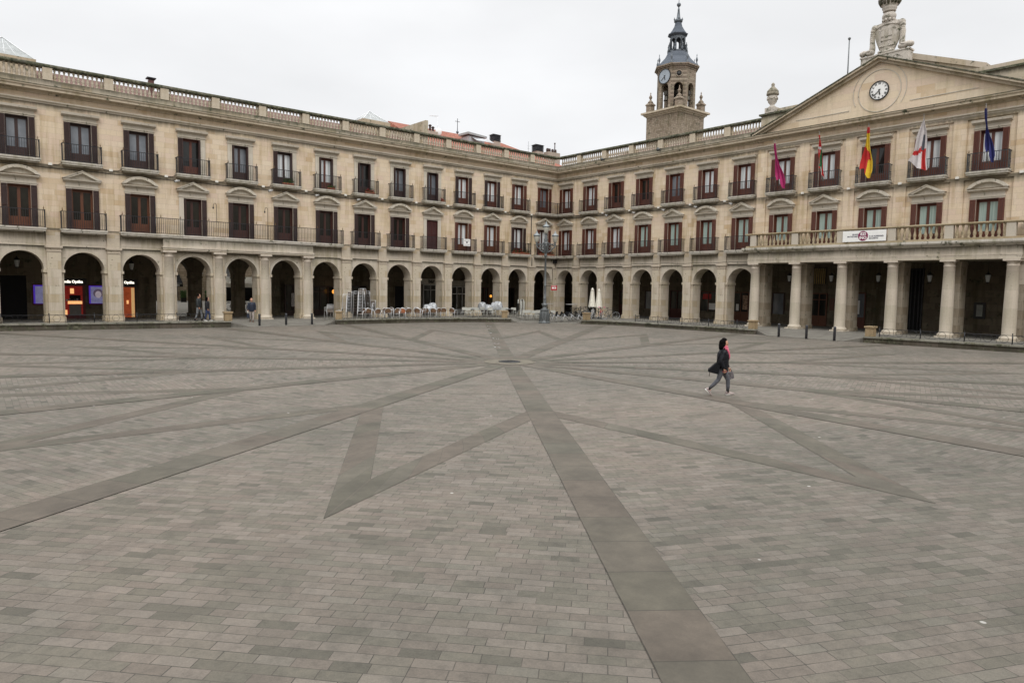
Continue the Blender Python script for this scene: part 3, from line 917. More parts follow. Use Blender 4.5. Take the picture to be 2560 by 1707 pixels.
def window_parts():
    """meshes shared by all windows"""
    W = {}
    def surround(z0, z1, zc):
        m = MB()
        for sg in (-1, 1):
            m.box(sg * 0.56, sg * 0.86, 0.0, 0.045, z0, z1 + 0.02)
            m.box(sg * 0.70, sg * 0.86, 0.045, 0.065, z0, z1 + 0.02)
        m.box(-0.86, 0.86, 0.0, 0.045, z1 + 0.02, zc)
        m.box(-0.92, 0.92, 0.045, 0.085, z1 + 0.10, z1 + 0.16)
        return m
    m = surround(9.952, 12.32, 12.72)
    m.prof(-0.99, 0.99, [(0.0, 12.68), (0.10, 12.68), (0.15, 12.73), (0.27, 12.75), (0.29, 12.84), (0.30, 12.89), (0.0, 12.93)])
    W['cap'] = m.mesh('window_cap')
    for kind in ('tri', 'seg'):
        m = surround(5.932, 8.38, 8.84)
        m.prof(-1.0, 1.0, [(0.0, 8.80), (0.10, 8.80), (0.15, 8.85), (0.27, 8.87), (0.29, 8.94), (0.0, 8.97)])
        if kind == 'tri':
            th = 0.11
            m.prism([(-1.02, 8.97), (0, 9.46), (1.02, 8.97), (0.78, 8.97), (0, 9.46 - th - 0.02), (-0.78, 8.97)][0:2] + [(0, 9.33), (-0.76, 8.97)], 0.0, 0.29)
            m.prism([(0, 9.46), (1.02, 8.97), (0.76, 8.97), (0, 9.33)], 0.0, 0.29)
            m.prism([(-1.06, 8.99), (0, 9.50), (0, 9.455), (-1.0, 8.97)], 0.0, 0.29)
            m.prism([(0, 9.50), (1.06, 8.99), (1.0, 8.97), (0, 9.455)], 0.0, 0.34)
            m.prism([(-0.76, 8.97), (0, 9.33), (0.76, 8.97)], 0.0, 0.06)
        else:
            n = 14
            rr = (1.02 ** 2 + 0.47 ** 2) / (2 * 0.47)
            zc = 9.45 - rr
            def arc(rad_, xlim):
                a = math.asin(min(1, xlim / rad_))
                return [(rad_ * math.sin(-a + 2 * a * i / n), zc + rad_ * math.cos(-a + 2 * a * i / n)) for i in range(n + 1)]
            o_, i_ = arc(rr, 1.02), arc(rr - 0.13, 0.80)
            for k in range(n):
                m.prism([o_[k], o_[k + 1], i_[k + 1], i_[k]], 0.0, 0.29)
            o2 = arc(rr + 0.045, 1.06)
            for k in range(n):
                m.prism([o2[k], o2[k + 1], o_[k + 1], o_[k]], 0.0, 0.29)
            m.prism([(x, max(z, 8.97)) for x, z in i_], 0.0, 0.06)
        W[kind] = m.mesh('window_pediment')
    for k in ('cap', 'tri', 'seg'):
        W[k].materials.append(trim_stone)
    H = {'up': (9.952, 12.32), 'lo': (5.932, 8.38)}
    for fl, (z0, z1) in H.items():
        for wn, wm in (('dark', wood_dark), ('brown', wood_brown), ('red', wood_red), ('orange', wood_orange)):
            m = MB()
            y0, y1 = -0.30, -0.24
            m.box(-0.56, -0.50, -0.30, -0.22, z0, z1)
            m.box(0.50, 0.56, -0.30, -0.22, z0, z1)
            m.box(-0.50, 0.50, -0.30, -0.22, z1 - 0.07, z1)
            m.box(-0.03, 0.03, -0.295, -0.225, z0, z1 - 0.07)
            for sg in (-1, 1):
                m.box(sg * 0.03, sg * 0.08, y0, y1, z0 + 0.02, z1 - 0.07)
                m.box(sg * 0.465, sg * 0.50, y0, y1, z0 + 0.02, z1 - 0.07)
                m.box(sg * 0.08, sg * 0.465, y0, y1, z0, z0 + 0.62)
                m.box(sg * 0.16, sg * 0.39, y1, y1 + 0.015, z0 + 0.12, z0 + 0.52)
                m.box(sg * 0.08, sg * 0.465, y0, y1, z1 - 0.15, z1 - 0.07)
                m.box(sg * 0.558, sg * 0.535, -0.22, 0.0, z0, z1)            # wooden reveal lining
            m.box(-0.535, 0.535, -0.22, 0.0, z1 - 0.025, z1 - 0.002)
            me = m.mesh('window_frame')
            me.materials.append(wm)
            W[fl + wn] = me
        for gn, gm in (('dark', glass_dark), ('grey', glass_painted_sky), ('curtain', glass_curtain), ('green', glass_green)):
            m = MB()
            for sg in (-1, 1):
                m.box(sg * 0.08, sg * 0.465, -0.285, -0.27, z0 + 0.62, z1 - 0.15)
            me = m.mesh('glass_pane')
            me.materials.append(gm)
            W[fl + 'g' + gn] = me
        for wn, wm in (('dark', wood_dark), ('red', wood_red), ('maroon', wood_maroon)):
            for kind in ('out', 'in', 'closed'):
                m = MB()
                zz0, zz1 = z0 + 0.03, z1 + (0.0 if kind != 'in' else -0.03)
                if kind == 'out':
                    xs, th, yb = (0.0, 0.30), 0.045, 0.068
                elif kind == 'closed':
                    xs, th, yb = (-0.54, 0.0), 0.04, -0.10
                if kind in ('out', 'closed'):
                    x0, x1 = xs
                    m.box(x0, x0 + 0.04, yb, yb + th, zz0, zz1)
                    m.box(x1 - 0.04, x1, yb, yb + th, zz0, zz1)
                    for zr in (zz0, (zz0 + zz1) / 2 - 0.03, zz1 - 0.06):
                        m.box(x0 + 0.04, x1 - 0.04, yb, yb + th, zr, zr + 0.06)
                    zq = zz0 + 0.08
                    while zq < zz1 - 0.1:
                        m.prof(x0 + 0.04, x1 - 0.04, [(yb + 0.008, zq), (yb + 0.032, zq - 0.03), (yb + 0.038, zq - 0.025), (yb + 0.014, zq + 0.008)])
                        zq += 0.055
                    m.box(x0 + 0.04, x1 - 0.04, yb + 0.002, yb + 0.008, zz0, zz1)
                    if kind == 'out':
                        m.box(0.0, 0.045, 0.02, yb + 0.05, zz0 + 0.01, zz1)    # second leaf folded behind
                else:
                    m.box(0.0, 0.04, -0.22, 0.11, zz0, zz1)
                    m.box(0.045, 0.085, -0.20, 0.09, zz0, zz1)
                    for zr in (zz0, (zz0 + zz1) / 2, zz1 - 0.06):
                        m.box(0.085, 0.092, -0.19, 0.08, zr, zr + 0.06)
                me = m.mesh('shutter')
                me.materials.append(wm)
                W['%ss%s%s' % (fl, kind, wn)] = me
    return W
W = window_parts()
def rail_mesh(x0, x1, y1, z0, h, ends=(True, True), orn=False, step=0.115, fin=True):
    m = MB()
    hw = 0.0105
    def bars(ax, bx, ay, by):
        L = math.hypot(bx - ax, by - ay)
        n = max(2, int(L / step))
        for i in range(1, n):
            t_ = i / n
            x, y = ax + (bx - ax) * t_, ay + (by - ay) * t_
            m.box(x - hw, x + hw, y - hw, y + hw, z0 + 0.05, z0 + h)
            if orn:
                m.box(x - 0.018, x + 0.018, y - 0.018, y + 0.018, z0 + h * 0.52, z0 + h * 0.57)
                m.box(x - 0.015, x + 0.015, y - 0.015, y + 0.015, z0 + h * 0.16, z0 + h * 0.2)
        ux, uy = (bx - ax) / L, (by - ay) / L
        for zz, t2 in ((z0 + 0.05, 0.016), (z0 + h, 0.022)) + (((z0 + h * 0.42, 0.010),) if orn else ()):
            m.box(min(ax, bx) - t2, max(ax, bx) + t2, min(ay, by) - t2, max(ay, by) + t2, zz - t2 * 0.7, zz + t2)
    bars(x0, x1, y1, y1)
    for k, x in enumerate((x0, x1)):
        if ends[k]:
            bars(x, x, 0.0, y1)
        m.box(x - 0.018, x + 0.018, y1 - 0.018, y1 + 0.018, z0, z0 + h + 0.04)
    return m
def finial_one():
    m = MB()
    if True:
        m.lathe([(0.008, 0.0), (0.012, 0.03), (0.032, 0.06), (0.036, 0.09), (0.02, 0.12), (0.012, 0.14), (0.02, 0.16), (0.006, 0.21)], 8)
    me = m.mesh('finial')
    me.materials.append(brass)
    return me
FINIAL = finial_one()
def finials(xs, y1, z0, h, parent):
    for x in xs:
        inst('finial', FINIAL, parent, (x, y1, z0 + h + 0.02))
def slab_mesh(x0, x1, d, zt, th=0.2):
    m = MB()
    m.box(x0, x1, 0.0, d + 0.06, zt - th * 0.45, zt)
    m.box(x0 + 0.04, x1 - 0.04, 0.0, d + 0.02, zt - th, zt - th * 0.45)
    m.box(x0 + 0.14, x1 - 0.14, 0.0, d - 0.12, zt - th - 0.07, zt - th)
    return m
BAL = {}
def std_balcony(kind):
    if kind in BAL:
        return BAL[kind]
    hwid, zt, orn = (1.08, Z_UP, kind == 'orn') if kind in ('up', 'orn') else (1.24, Z_SL, False)
    s_ = slab_mesh(-hwid, hwid, 0.46, zt).mesh('balcony_slab')
    s_.materials.append(slab_stone)
    r_ = rail_mesh(-hwid + 0.06, hwid - 0.06, 0.46, zt, 1.03, orn=orn).mesh('railing')
    r_.materials.append(rail_grey if orn else iron)
    f_ = ((-hwid + 0.12, hwid - 0.12), 0.46, zt, 1.03)
    BAL[kind] = (s_, r_, f_)
    return BAL[kind]
def balustrade_panel(width, z0, z1, rbase, n, mat):
    m = MB()
    H = z1 - z0
    prof = [(rbase * 0.9, 0), (rbase * 0.9, 0.06 * H), (rbase * 0.5, 0.10 * H), (rbase * 0.95, 0.28 * H), (rbase * 1.0, 0.36 * H), (rbase * 0.55, 0.60 * H), (rbase * 0.42, 0.78 * H), (rbase * 0.75, 0.86 * H), (rbase * 0.5, 0.90 * H), (rbase * 0.9, 0.94 * H), (rbase * 0.9, H)]
    for i in range(n):
        x = -width / 2 + width * (i + 0.5) / n
        m.lathe(prof, 8, x, 0, z0)
    me = m.mesh('balusters')
    me.materials.append(mat)
    return me

left = empty('arcaded_building', (0, 0, 0), ROT['L'])
tag(left, 'long beige stone arcaded building on the left side of the plaza with shuttered balcony windows', 'building')
hall = empty('town_hall', (0, 0, 0), ROT['R'])
tag(hall, 'beige stone town hall on the right with pediment clock, columned porch and five flags', 'building')
ROOTS = {'L': left, 'R': hall}
S_END = {'L': 50.0, 'R': 50.0}

def build_range(side):
    root = ROOTS[side]
    C = LC if side == 'L' else RC
    sg = 1 if side == 'L' else -1
    nb = 15 if side == 'L' else 15
    A = lambda s: sg * s
    cen = [C(k) for k in range(1, nb + 1)]
    # ---- upper wall, with rectangular window openings
    m = MB()
    D0 = -0.42
    def wb(s0, s1, z0, z1, dy=0.0):
        m.box(A(s0), A(s1), D0, dy, z0, z1)
    edges = [0.0 if side == 'L' else 0.0] + [(cen[i] + cen[i + 1]) / 2 for i in range(nb - 1)] + [S_END[side]]
    CEN_BAYS = range(8, 13) if side == 'R' else ()
    for k in range(1, nb + 1):
        e0, e1 = edges[k - 1], edges[k]
        c = cen[k - 1]
        dy = 0.15 if k in CEN_BAYS else 0.0
        ztop = 14.10
        wb(e0, e1, 5.74, Z_SL, dy)
        wb(e0, c - 0.56, Z_SL, 8.40, dy)
        wb(c + 0.56, e1, Z_SL, 8.40, dy)
        wb(e0, e1, 8.40, Z_UP, dy)
        wb(e0, c - 0.56, Z_UP, 12.34, dy)
        wb(c + 0.56, e1, Z_UP, 12.34, dy)
        wb(e0, e1, 12.34, ztop, dy)
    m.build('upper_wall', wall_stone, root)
    m = MB()
    m.box(A(0.1), A(S_END[side]), -0.62, -0.45, 5.3, 14.0)       # dark rooms behind the windows
    m.box(A(0.1), A(S_END[side]), -9.0, -0.62, 5.2, 5.3)
    m.build('room_backing', dark_void, root)
    # ---- arcade wall
    m = MB()
    portico = range(8, 13) if side == 'R' else ()
    for k in range(1, nb + 1):
        e0, e1 = edges[k - 1], edges[k]
        c = cen[k - 1]
        if k in portico:
            m.box(A(e0), A(e1), -TH, -0.004, 4.86, 5.74)
            continue
        hw0, hw1 = c - e0, e1 - c
        h_ = min(hw0, hw1, 1.59)
        arch_face(m, A(c), AR, SPR, 4.86, h_, -TH, 0.0)
        if hw0 > h_ + 0.001:
            m.box(A(e0), A(c - h_), -TH, 0.0, SPR, 4.86)
        if hw1 > h_ + 0.001:
            m.box(A(c + h_), A(e1), -TH, 0.0, SPR, 4.86)
        m.box(A(e0), A(e1), -TH, 0.0, 4.86, 5.74)
        m.box(A(e0), A(e1), 0.0, 0.07, 4.885, 4.935)
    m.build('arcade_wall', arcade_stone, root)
    # ---- piers
    for k in range(0, nb):
        s = edges[k + 1] if k < nb - 1 else S_END[side]
        if k + 1 >= nb:
            continue
        if side == 'R' and (k + 1) in (7, 8, 9, 10, 11, 12):
            continue
        inst('pier', PIER, root, (A(s), 0, 0))
    # corner pier
    mm = MB()
    lim = cen[0] - AR
    mm.box(A(-1.0), A(lim), -TH, -0.002, FZ - 0.2, 3.30)
    mm.box(A(-1.0), A(lim + 0.04), -TH - 0.04, 0.06, 3.30, SPR)
    if side == 'L':
        mm.box(A(0.06), A(lim - 0.15), 0.0, 0.1, FZ - 0.2, 4.88)
    mm.build('corner_pier', pier_stone, root)
    # ---- cornice, blocking course, balustrade
    def run(name, mat, pts, s0, s1):
        q = MB()
        q.prof(A(s0), A(s1), pts)
        return q.build(name, mat, root)
    segs = [(0.0, S_END[side], 0.0)] if side == 'L' else [(0.0, 21.55, 0.0), (38.3, S_END[side], 0.0), (21.55, 38.3, 0.15)]
    for s0, s1, dy in segs:
        o = lambda P_: [(y + dy if y > -0.1 else y, z) for y, z in P_]
        run('architrave_moulding', trim_stone, o([(-0.05, 13.20), (0.06, 13.20), (0.08, 13.28), (0.18, 13.32), (0.19, 13.39), (-0.05, 13.41)]), s0, s1)
        run('cornice', cornice_stone, o([(-0.3, 13.72), (0.06, 13.72), (0.10, 13.80), (0.16, 13.84), (0.44, 13.87), (0.50, 13.88), (0.50, 14.0), (0.56, 14.05), (0.58, 14.13), (-0.3, 14.15)]), s0, s1)
        run('cornice_weathering', rail_stone, o([(-0.0, 14.152), (0.59, 14.132), (0.595, 14.165), (0.0, 14.20)]), s0, s1)
        if dy == 0:
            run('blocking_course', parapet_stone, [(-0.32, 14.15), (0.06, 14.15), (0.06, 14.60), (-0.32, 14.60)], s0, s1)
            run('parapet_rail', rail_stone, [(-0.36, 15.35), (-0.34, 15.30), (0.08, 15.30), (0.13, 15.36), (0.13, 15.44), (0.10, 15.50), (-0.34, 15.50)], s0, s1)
    panel = balustrade_panel(3.18 - 0.5, 14.60, 15.30, 0.098, 11, parapet_stone)
    pp = MB()
    pp.box(-0.25, 0.25, -0.30, 0.09, 14.60, 15.30)
    pm = pp.mesh('parapet_pier')
    pm.materials.append(post_parapet)
    pm_used = []
    for k in range(1, nb):
        s = edges[k]
        if side == 'R' and 21.0 < s < 38.5:
            continue
        inst('parapet_pier', pm, root, (A(s), 0, 0))
    for k in range(2, nb):
        s = (edges[k - 1] + edges[k]) / 2
        if side == 'R' and 21.2 < s < 38.5:
            continue
        inst('balusters', panel, root, (A(s), -0.12, 0))
    e0 = edges[1] - 0.25
    pc = balustrade_panel(e0 - 0.35, 14.60, 15.30, 0.098, 11 if side == 'L' else 9, parapet_stone)
    inst('balusters', pc, root, (A((e0 + 0.35) / 2), -0.12, 0))
    # ---- windows
    if side == 'L':
        UPK = {15: 'o', 14: 'o', 13: 'o', 12: 'o', 11: 'l', 10: 'i', 9: 'l', 8: 'i', 7: 'i', 6: 'i', 5: 'i', 4: 'o', 3: 'o', 2: 'o', 1: 'o'}
        LOK = {15: 'o', 14: 'o', 13: 'o', 12: 'o', 11: 'r', 10: 'o', 9: 'o', 8: 'o', 7: 'o', 6: 'o', 5: 'c', 4: 'o', 3: 'o', 2: 'o', 1: 'o'}
        UPG = {14: 'grey', 13: 'grey', 12: 'grey', 11: 'dark', 10: 'grey', 9: 'curtain', 8: 'curtain', 7: 'dark', 6: 'grey', 5: 'grey', 4: 'curtain', 3: 'curtain', 2: 'curtain', 1: 'grey'}
        LOG = {4: 'curtain', 3: 'curtain', 2: 'curtain', 1: 'curtain'}
        UW = lambda k: 'red' if k in (11, 4, 3, 2, 1, 8) else 'dark'
        LW = lambda k: 'orange' if k in (14, 13, 12, 4, 3) else 'brown'
        SU = lambda k: 'red' if k <= 2 else 'dark'
        SL = lambda k: 'red' if k in (4, 3, 1) else 'dark'
    else:
        UPK = {k: 'o' for k in range(1, 16)}
        LOK = dict(UPK)
        UPG = {k: 'curtain' for k in range(1, 16)}
        UPG.update({3: 'dark', 4: 'dark', 10: 'dark', 5: 'grey'})
        LOG = {k: 'green' for k in range(1, 16)}
        LOG.update({1: 'curtain', 2: 'curtain', 3: 'curtain'})
        UW = lambda k: 'red'
        LW = lambda k: 'red'
        SU = lambda k: 'red'
        SL = lambda k: 'red'
    for k in range(1, nb + 1):
        c = cen[k - 1]
        dy = 0.15 if k in CEN_BAYS else 0.0
        for fl in ('up', 'lo'):
            kind = (UPK if fl == 'up' else LOK).get(k, 'o')
            gl = (UPG if fl == 'up' else LOG).get(k, 'dark')
            wd = (UW if fl == 'up' else LW)(k)
            sc = (SU if fl == 'up' else SL)(k)
            fr = inst('window', W[fl + wd], root, (A(c), dy, 0))
            inst('glass_pane', W[fl + 'g' + gl], fr)
            inst('window_surround', W['cap'] if fl == 'up' else W['tri' if k % 2 else 'seg'], root, (A(c), dy, 0))
            if kind == 'c':
                a = inst('shutter', W[fl + 'sclosedmaroon'], fr, label='closed maroon louvred shutter')
                b_ = inst('shutter', W[fl + 'sclosedmaroon'], fr, (0, 0, 0))
                b_.location.x = 0.54
            else:
                for d_ in (-1, 1):      # local x: viewer's left is +x
                    isout = kind == 'o' or (kind == 'l' and d_ == 1) or (kind == 'r' and d_ == -1)
                    if isout:
                        q = inst('shutter', W['%ssout%s' % (fl, sc)], fr, (0.57 if d_ > 0 else -0.87, 0, 0))
                    else:
                        q = inst('shutter', W['%ssin%s' % (fl, sc)], fr, (0.43 if d_ > 0 else -0.53, 0, 0))
        # balconies
        if not (k == 1):
            if k in CEN_BAYS:
                s_, r_, f_ = std_balcony('orn')
            else:
                s_, r_, f_ = std_balcony('up')
            b_ = inst('balcony', s_, root, (A(c), dy, 0))
            inst('railing', r_, b_)
            finials(*f_, b_)
            if not (side == 'L' and 8 <= k <= 12) and k not in CEN_BAYS:
                s_, r_, f_ = std_balcony('lo')
                b_ = inst('balcony', s_, root, (A(c), 0, 0))
                inst('railing', r_, b_)
                finials(*f_, b_)
        # junction boxes with their cable between the balconies
    return edges, cen
post_parapet = ashlar('parapet_pier_stone', [(0.0, (0.46, 0.38, 0.28)), (1.0, (0.52, 0.45, 0.35))], 3, 3, 0.9, 0.5, lichen=0.08)
EL, CL = build_range('L')
ER, CRR = build_range('R')
# corner balconies wrap the angle
for zt, e_l, e_r in ((Z_UP, 2.9, 2.35), (Z_SL, 3.04, 2.5)):
    b_ = slab_mesh(0.0, e_l, 0.46, zt).build('balcony', slab_stone, left)
    rail_mesh(0.46, e_l - 0.06, 0.46, zt, 1.03, ends=(False, True)).build('railing', iron, b_)
    finials((e_l - 0.12,), 0.46, zt, 1.03, b_)
    b_ = slab_mesh(-e_r, -0.54, 0.46, zt).build('balcony', slab_stone, hall)
    rail_mesh(-e_r + 0.06, -0.50, 0.46, zt, 1.03, ends=(True, False)).build('railing', iron, b_)
    finials((-e_r + 0.12,), 0.46, zt, 1.03, b_)
# long balcony over the middle of the left range, carried by a projecting entablature on engaged columns
b_ = slab_mesh(LC(8) - 1.24, LC(12) + 1.24, 0.46, Z_SL).build('balcony', slab_stone, left, label='long stone balcony running under five windows')
x0, x1 = LC(8) - 1.18, LC(12) + 1.18
rail_mesh(x0, x1, 0.46, Z_SL, 1.03).build('railing', iron, b_)
fx = [x0 + 0.06, x1 - 0.06] + [LC(k) + q for k in (9, 10, 11) for q in (-0.9, 0.9)] + [LC(8) + 0.9, LC(12) - 1.1]
finials(fx, 0.46, Z_SL, 1.03, b_)
q = MB()
for k in range(8, 12):
    x = (LC(k) + LC(k + 1)) / 2
    for xx in (x - 0.25, x + 0.25):
        pass
for x in (x1 - 1.95,):
    pts = [(x, 0.46, 5.95), (x, 0.46, 7.0)]
    for i in range(9):
        a = PI * i / 8
        pts.append((x + 0.0, 0.46 - 0.0, 7.0 + 0.12 * i))
    q.tube(pts, 0.03, 6)
q.build('balcony_divider', iron, b_)
for s in (32.2, 28.7):
    g = MB()
    g.tube([(s, 0.5, 5.9), (s, 0.5, 8.0), (s + 0.02, 0.52, 8.12), (s + 0.09, 0.55, 8.2), (s + 0.17, 0.56, 8.18), (s + 0.22, 0.57, 8.08), (s + 0.24, 0.58, 7.95)], 0.016, 6)
    g.lathe([(0.02, 0.0), (0.05, -0.06), (0.045, -0.14), (0.0, -0.17)], 8, s + 0.24, 0.58, 7.97)
    g.build('hooked_lamp_arm', iron, left)
m = MB()
m.box(LC(9) - 1.59 - 0.36, LC(11) + 1.59 + 0.36, 0.002, 0.40, 4.90, 5.66)
m.box(LC(9) - 1.59 - 0.40, LC(11) + 1.59 + 0.40, 0.002, 0.45, 4.96, 5.02)
m.box(LC(9) - 1.59 - 0.42, LC(11) + 1.59 + 0.42, 0.002, 0.47, 5.06, 5.16)
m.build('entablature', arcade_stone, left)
COLE = column_mesh(0.33, 0.30, 4.90)
for s in (LC(9) - 1.59, LC(10) - 1.59, LC(11) - 1.59, LC(11) + 1.59):
    inst('column', COLE, left, (s, 0.08, 0))
for k in (9, 10, 11):
    m = MB()
    n = 20
    for i in range(n):
        a0, a1 = PI * i / n, PI * (i + 1) / n
        P_ = lambda r_, a: (LC(k) + r_ * math.cos(a), SPR + r_ * math.sin(a))
        m.prism([P_(AR + 0.002, a0), P_(AR + 0.18, a0), P_(AR + 0.18, a1), P_(AR + 0.002, a1)], 0.0, 0.05)
        m.prism([P_(AR + 0.14, a0), P_(AR + 0.20, a0), P_(AR + 0.20, a1), P_(AR + 0.14, a1)], 0.0, 0.08)
    m.build('archivolt', trim_stone, left)

# ---- town hall porch
PCOL = column_mesh(0.345, 0.30, 4.90)
PX = [21.96 + 3.185 * i for i in range(6)]
for s in PX:
    inst('column', PCOL, hall, (-s, 0.55, 0))
m = MB()
m.box(-38.35, -21.5, 0.0, 0.93, 4.90, 5.12)
m.box(-38.37, -21.48, 0.0, 0.95, 5.12, 5.18)
m.box(-38.35, -21.5, 0.0, 0.90, 5.18, 5.66)
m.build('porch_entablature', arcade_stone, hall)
m = MB()
m.prof(-38.75, -21.15, [(0.0, 5.66), (0.96, 5.66), (1.0, 5.72), (1.16, 5.78), (1.22, 5.86), (1.22, 6.0), (0.0, 6.0)])
m.build('porch_cornice', slab_stone, hall)
m = MB()
m.box(-38.5, -21.4, 0.78, 1.06, 6.0, 6.13)
m.box(-38.5, -38.24, 0.0, 0.78, 6.0, 6.13)
m.box(-21.66, -21.4, 0.0, 0.78, 6.0, 6.13)
m.build('porch_balustrade_base', ochre_stone if 'ochre_stone' in globals() else ashlar('ochre_stone', [(0.0, (0.33, 0.25, 0.15)), (1.0, (0.42, 0.35, 0.24))], 2.2, 3, 0.85, 0.5, lichen=0.1), hall)
m = MB()
for pts in ([(0.74, 6.90), (0.74, 7.02), (1.10, 7.02), (1.12, 6.96), (1.08, 6.90)],):
    m.prof(-38.55, -21.35, pts)
m.box(-38.55, -38.20, 0.0, 0.74, 6.90, 7.02)
m.box(-21.70, -21.35, 0.0, 0.74, 6.90, 7.02)
m.build('porch_handrail', MATS['ochre_stone'], hall)
prp = MB()
prp.box(-0.23, 0.23, -0.13, 0.13, 6.13, 6.90)
prm = prp.mesh('balustrade_pier')
prm.materials.append(trim_stone)
for s in PX:
    inst('balustrade_pier', prm, hall, (-s + (0.1 if s == PX[-1] else 0), 0.92, 0))
bp = balustrade_panel(3.185 - 0.5, 6.13, 6.90, 0.10, 9, MATS['ochre_stone'])
for i in range(5):
    inst('balusters', bp, hall, (-(PX[i] + PX[i + 1]) / 2, 0.92, 0))
# heavy square piers behind the columns
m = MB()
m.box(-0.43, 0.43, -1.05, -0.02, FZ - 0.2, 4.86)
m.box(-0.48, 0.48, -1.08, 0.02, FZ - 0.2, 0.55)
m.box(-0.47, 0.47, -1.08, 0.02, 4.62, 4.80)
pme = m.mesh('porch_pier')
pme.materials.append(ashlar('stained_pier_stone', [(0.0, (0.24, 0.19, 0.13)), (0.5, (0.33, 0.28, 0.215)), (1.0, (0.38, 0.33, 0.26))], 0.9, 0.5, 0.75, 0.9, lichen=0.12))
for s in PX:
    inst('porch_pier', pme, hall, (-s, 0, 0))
# pilasters, sunk panels, pediment
m = MB()
for i in range(6):
    s = PX[i]
    m.box(-s - 0.36, -s + 0.36, 0.15, 0.235, 5.93, 13.20)
for i in range(5):
    a0, a1 = PX[i] + 0.36, PX[i + 1] - 0.36
    m.box(-a1, -a0, 0.15, 0.235, 13.02, 13.20)
    m.box(-a1, -a0, 0.15, 0.235, 9.53, 9.74)
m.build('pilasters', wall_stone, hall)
m = MB()
AC, ZA, ZB = 29.93, 17.86, 14.20
for s0, s1 in ((21.25, AC), (38.6, AC)):
    # raking cornice, two steps
    def rk(t0, t1, y0, y1, ext=0.0):
        e = (s0 - AC) * ext
        zlow = ZB + 0.10
        m.prism([(-(s0 + e), zlow + t0), (-AC, ZA + t0), (-AC, ZA + t1), (-(s0 + e), zlow + t1)], y0, y1)
    rk(-0.34, -0.16, -0.3, 0.42)
    rk(-0.16, -0.045, -0.3, 0.62)
m.build('raking_cornice', cornice_stone, hall)
m = MB()
for s0, s1 in ((21.1, AC), (38.75, AC)):
    m.prism([(-s0, ZB + 0.02), (-AC, ZA - 0.043), (-AC, ZA + 0.03), (-s0, ZB + 0.09)], -0.32, 0.66)
m.build('raking_weathering', rail_stone, hall)
m = MB()
m.prism([(-38.2, 14.2), (-AC, ZA - 0.30), (-21.65, 14.2)], -0.3, 0.19)
m.build('pediment_field', ped_stone if 'ped_stone' in globals() else ashlar('pediment_stone', STONE_UP, 1.4, 0.42, 0.85, 0.35), hall)
m = MB()
m.prism([(-(AC - 1.9), 14.78), (-(AC - 5.6), 14.78), (-(AC - 5.4), 14.83), (-(AC - 1.85), 14.83)], 0.19, 0.22)
m.prism([(-(AC + 1.9), 14.78), (-(AC + 5.6), 14.78), (-(AC + 5.4), 14.83), (-(AC + 1.85), 14.83)], 0.19, 0.22)
n = 40
for r0, r1 in ((1.28, 1.33), (1.62, 1.66)):
    for i in range(n):
        a0, a1 = 2 * PI * i / n, 2 * PI * (i + 1) / n
        if r0 > 1.5 and math.sin(a0) < -0.55:
            continue
        P_ = lambda r_, a: (-AC + r_ * math.cos(a), 15.75 + r_ * math.sin(a))
        m.prism([P_(r0, a0), P_(r1, a0), P_(r1, a1), P_(r0, a1)], 0.19, 0.225)
m.build('pediment_mouldings', trim_stone, hall)
def clock(parent, loc, rad_, numerals, name, face_mat):
    c = MB()
    c.prism([(loc[0] + rad_ * math.cos(2 * PI * i / 40), loc[2] + rad_ * math.sin(2 * PI * i / 40)) for i in range(40)], loc[1], loc[1] + 0.05)
    f = c.build(name, face_mat, parent)
    r_ = MB()
    for i in range(40):
        a0, a1 = 2 * PI * i / 40, 2 * PI * (i + 1) / 40
        P_ = lambda q, a: (loc[0] + q * math.cos(a), loc[2] + q * math.sin(a))
        r_.prism([P_(rad_ * 0.99, a0), P_(rad_ * 1.09, a0), P_(rad_ * 1.09, a1), P_(rad_ * 0.99, a1)], loc[1], loc[1] + 0.10)
    r_.build('clock_rim', black, f)
    h_ = MB()
    def hand(ang, L, w_, tail):
        dx, dz = -math.sin(ang), math.cos(ang)
        nx, nz = -dz, dx
        pts = [(-tail, w_ * 0.8), (0, w_ * 0.5), (L * 0.7, w_), (L, 0.005), (L, -0.005), (L * 0.7, -w_), (0, -w_ * 0.5), (-tail, -w_ * 0.8)]
        h_.prism([(loc[0] + dx * p + nx * q_, loc[2] + dz * p + nz * q_) for p, q_ in pts], loc[1] + 0.065, loc[1] + 0.085)
    hand(R(38 * 6), rad_ * 0.86, rad_ * 0.055, rad_ * 0.2)
    hand(R(5.63 * 30), rad_ * 0.58, rad_ * 0.08, rad_ * 0.15)
    h_.build('clock_hands', black, f)
    if numerals:
        for i, s in enumerate(['XII', 'I', 'II', 'III', 'IIII', 'V', 'VI', 'VII', 'VIII', 'IX', 'X', 'XI']):
            a = R(30 * i)
            put_text('numeral', s, rad_ * 0.30, black, f, (loc[0] - rad_ * 0.78 * math.sin(a), loc[1] + 0.055, loc[2] + rad_ * 0.78 * math.cos(a)), 0.004, 0.006, -a, 0.8)
    return f
clock(hall, (-29.93, 0.19, 15.75), 0.55, True, 'clock', white_paint)
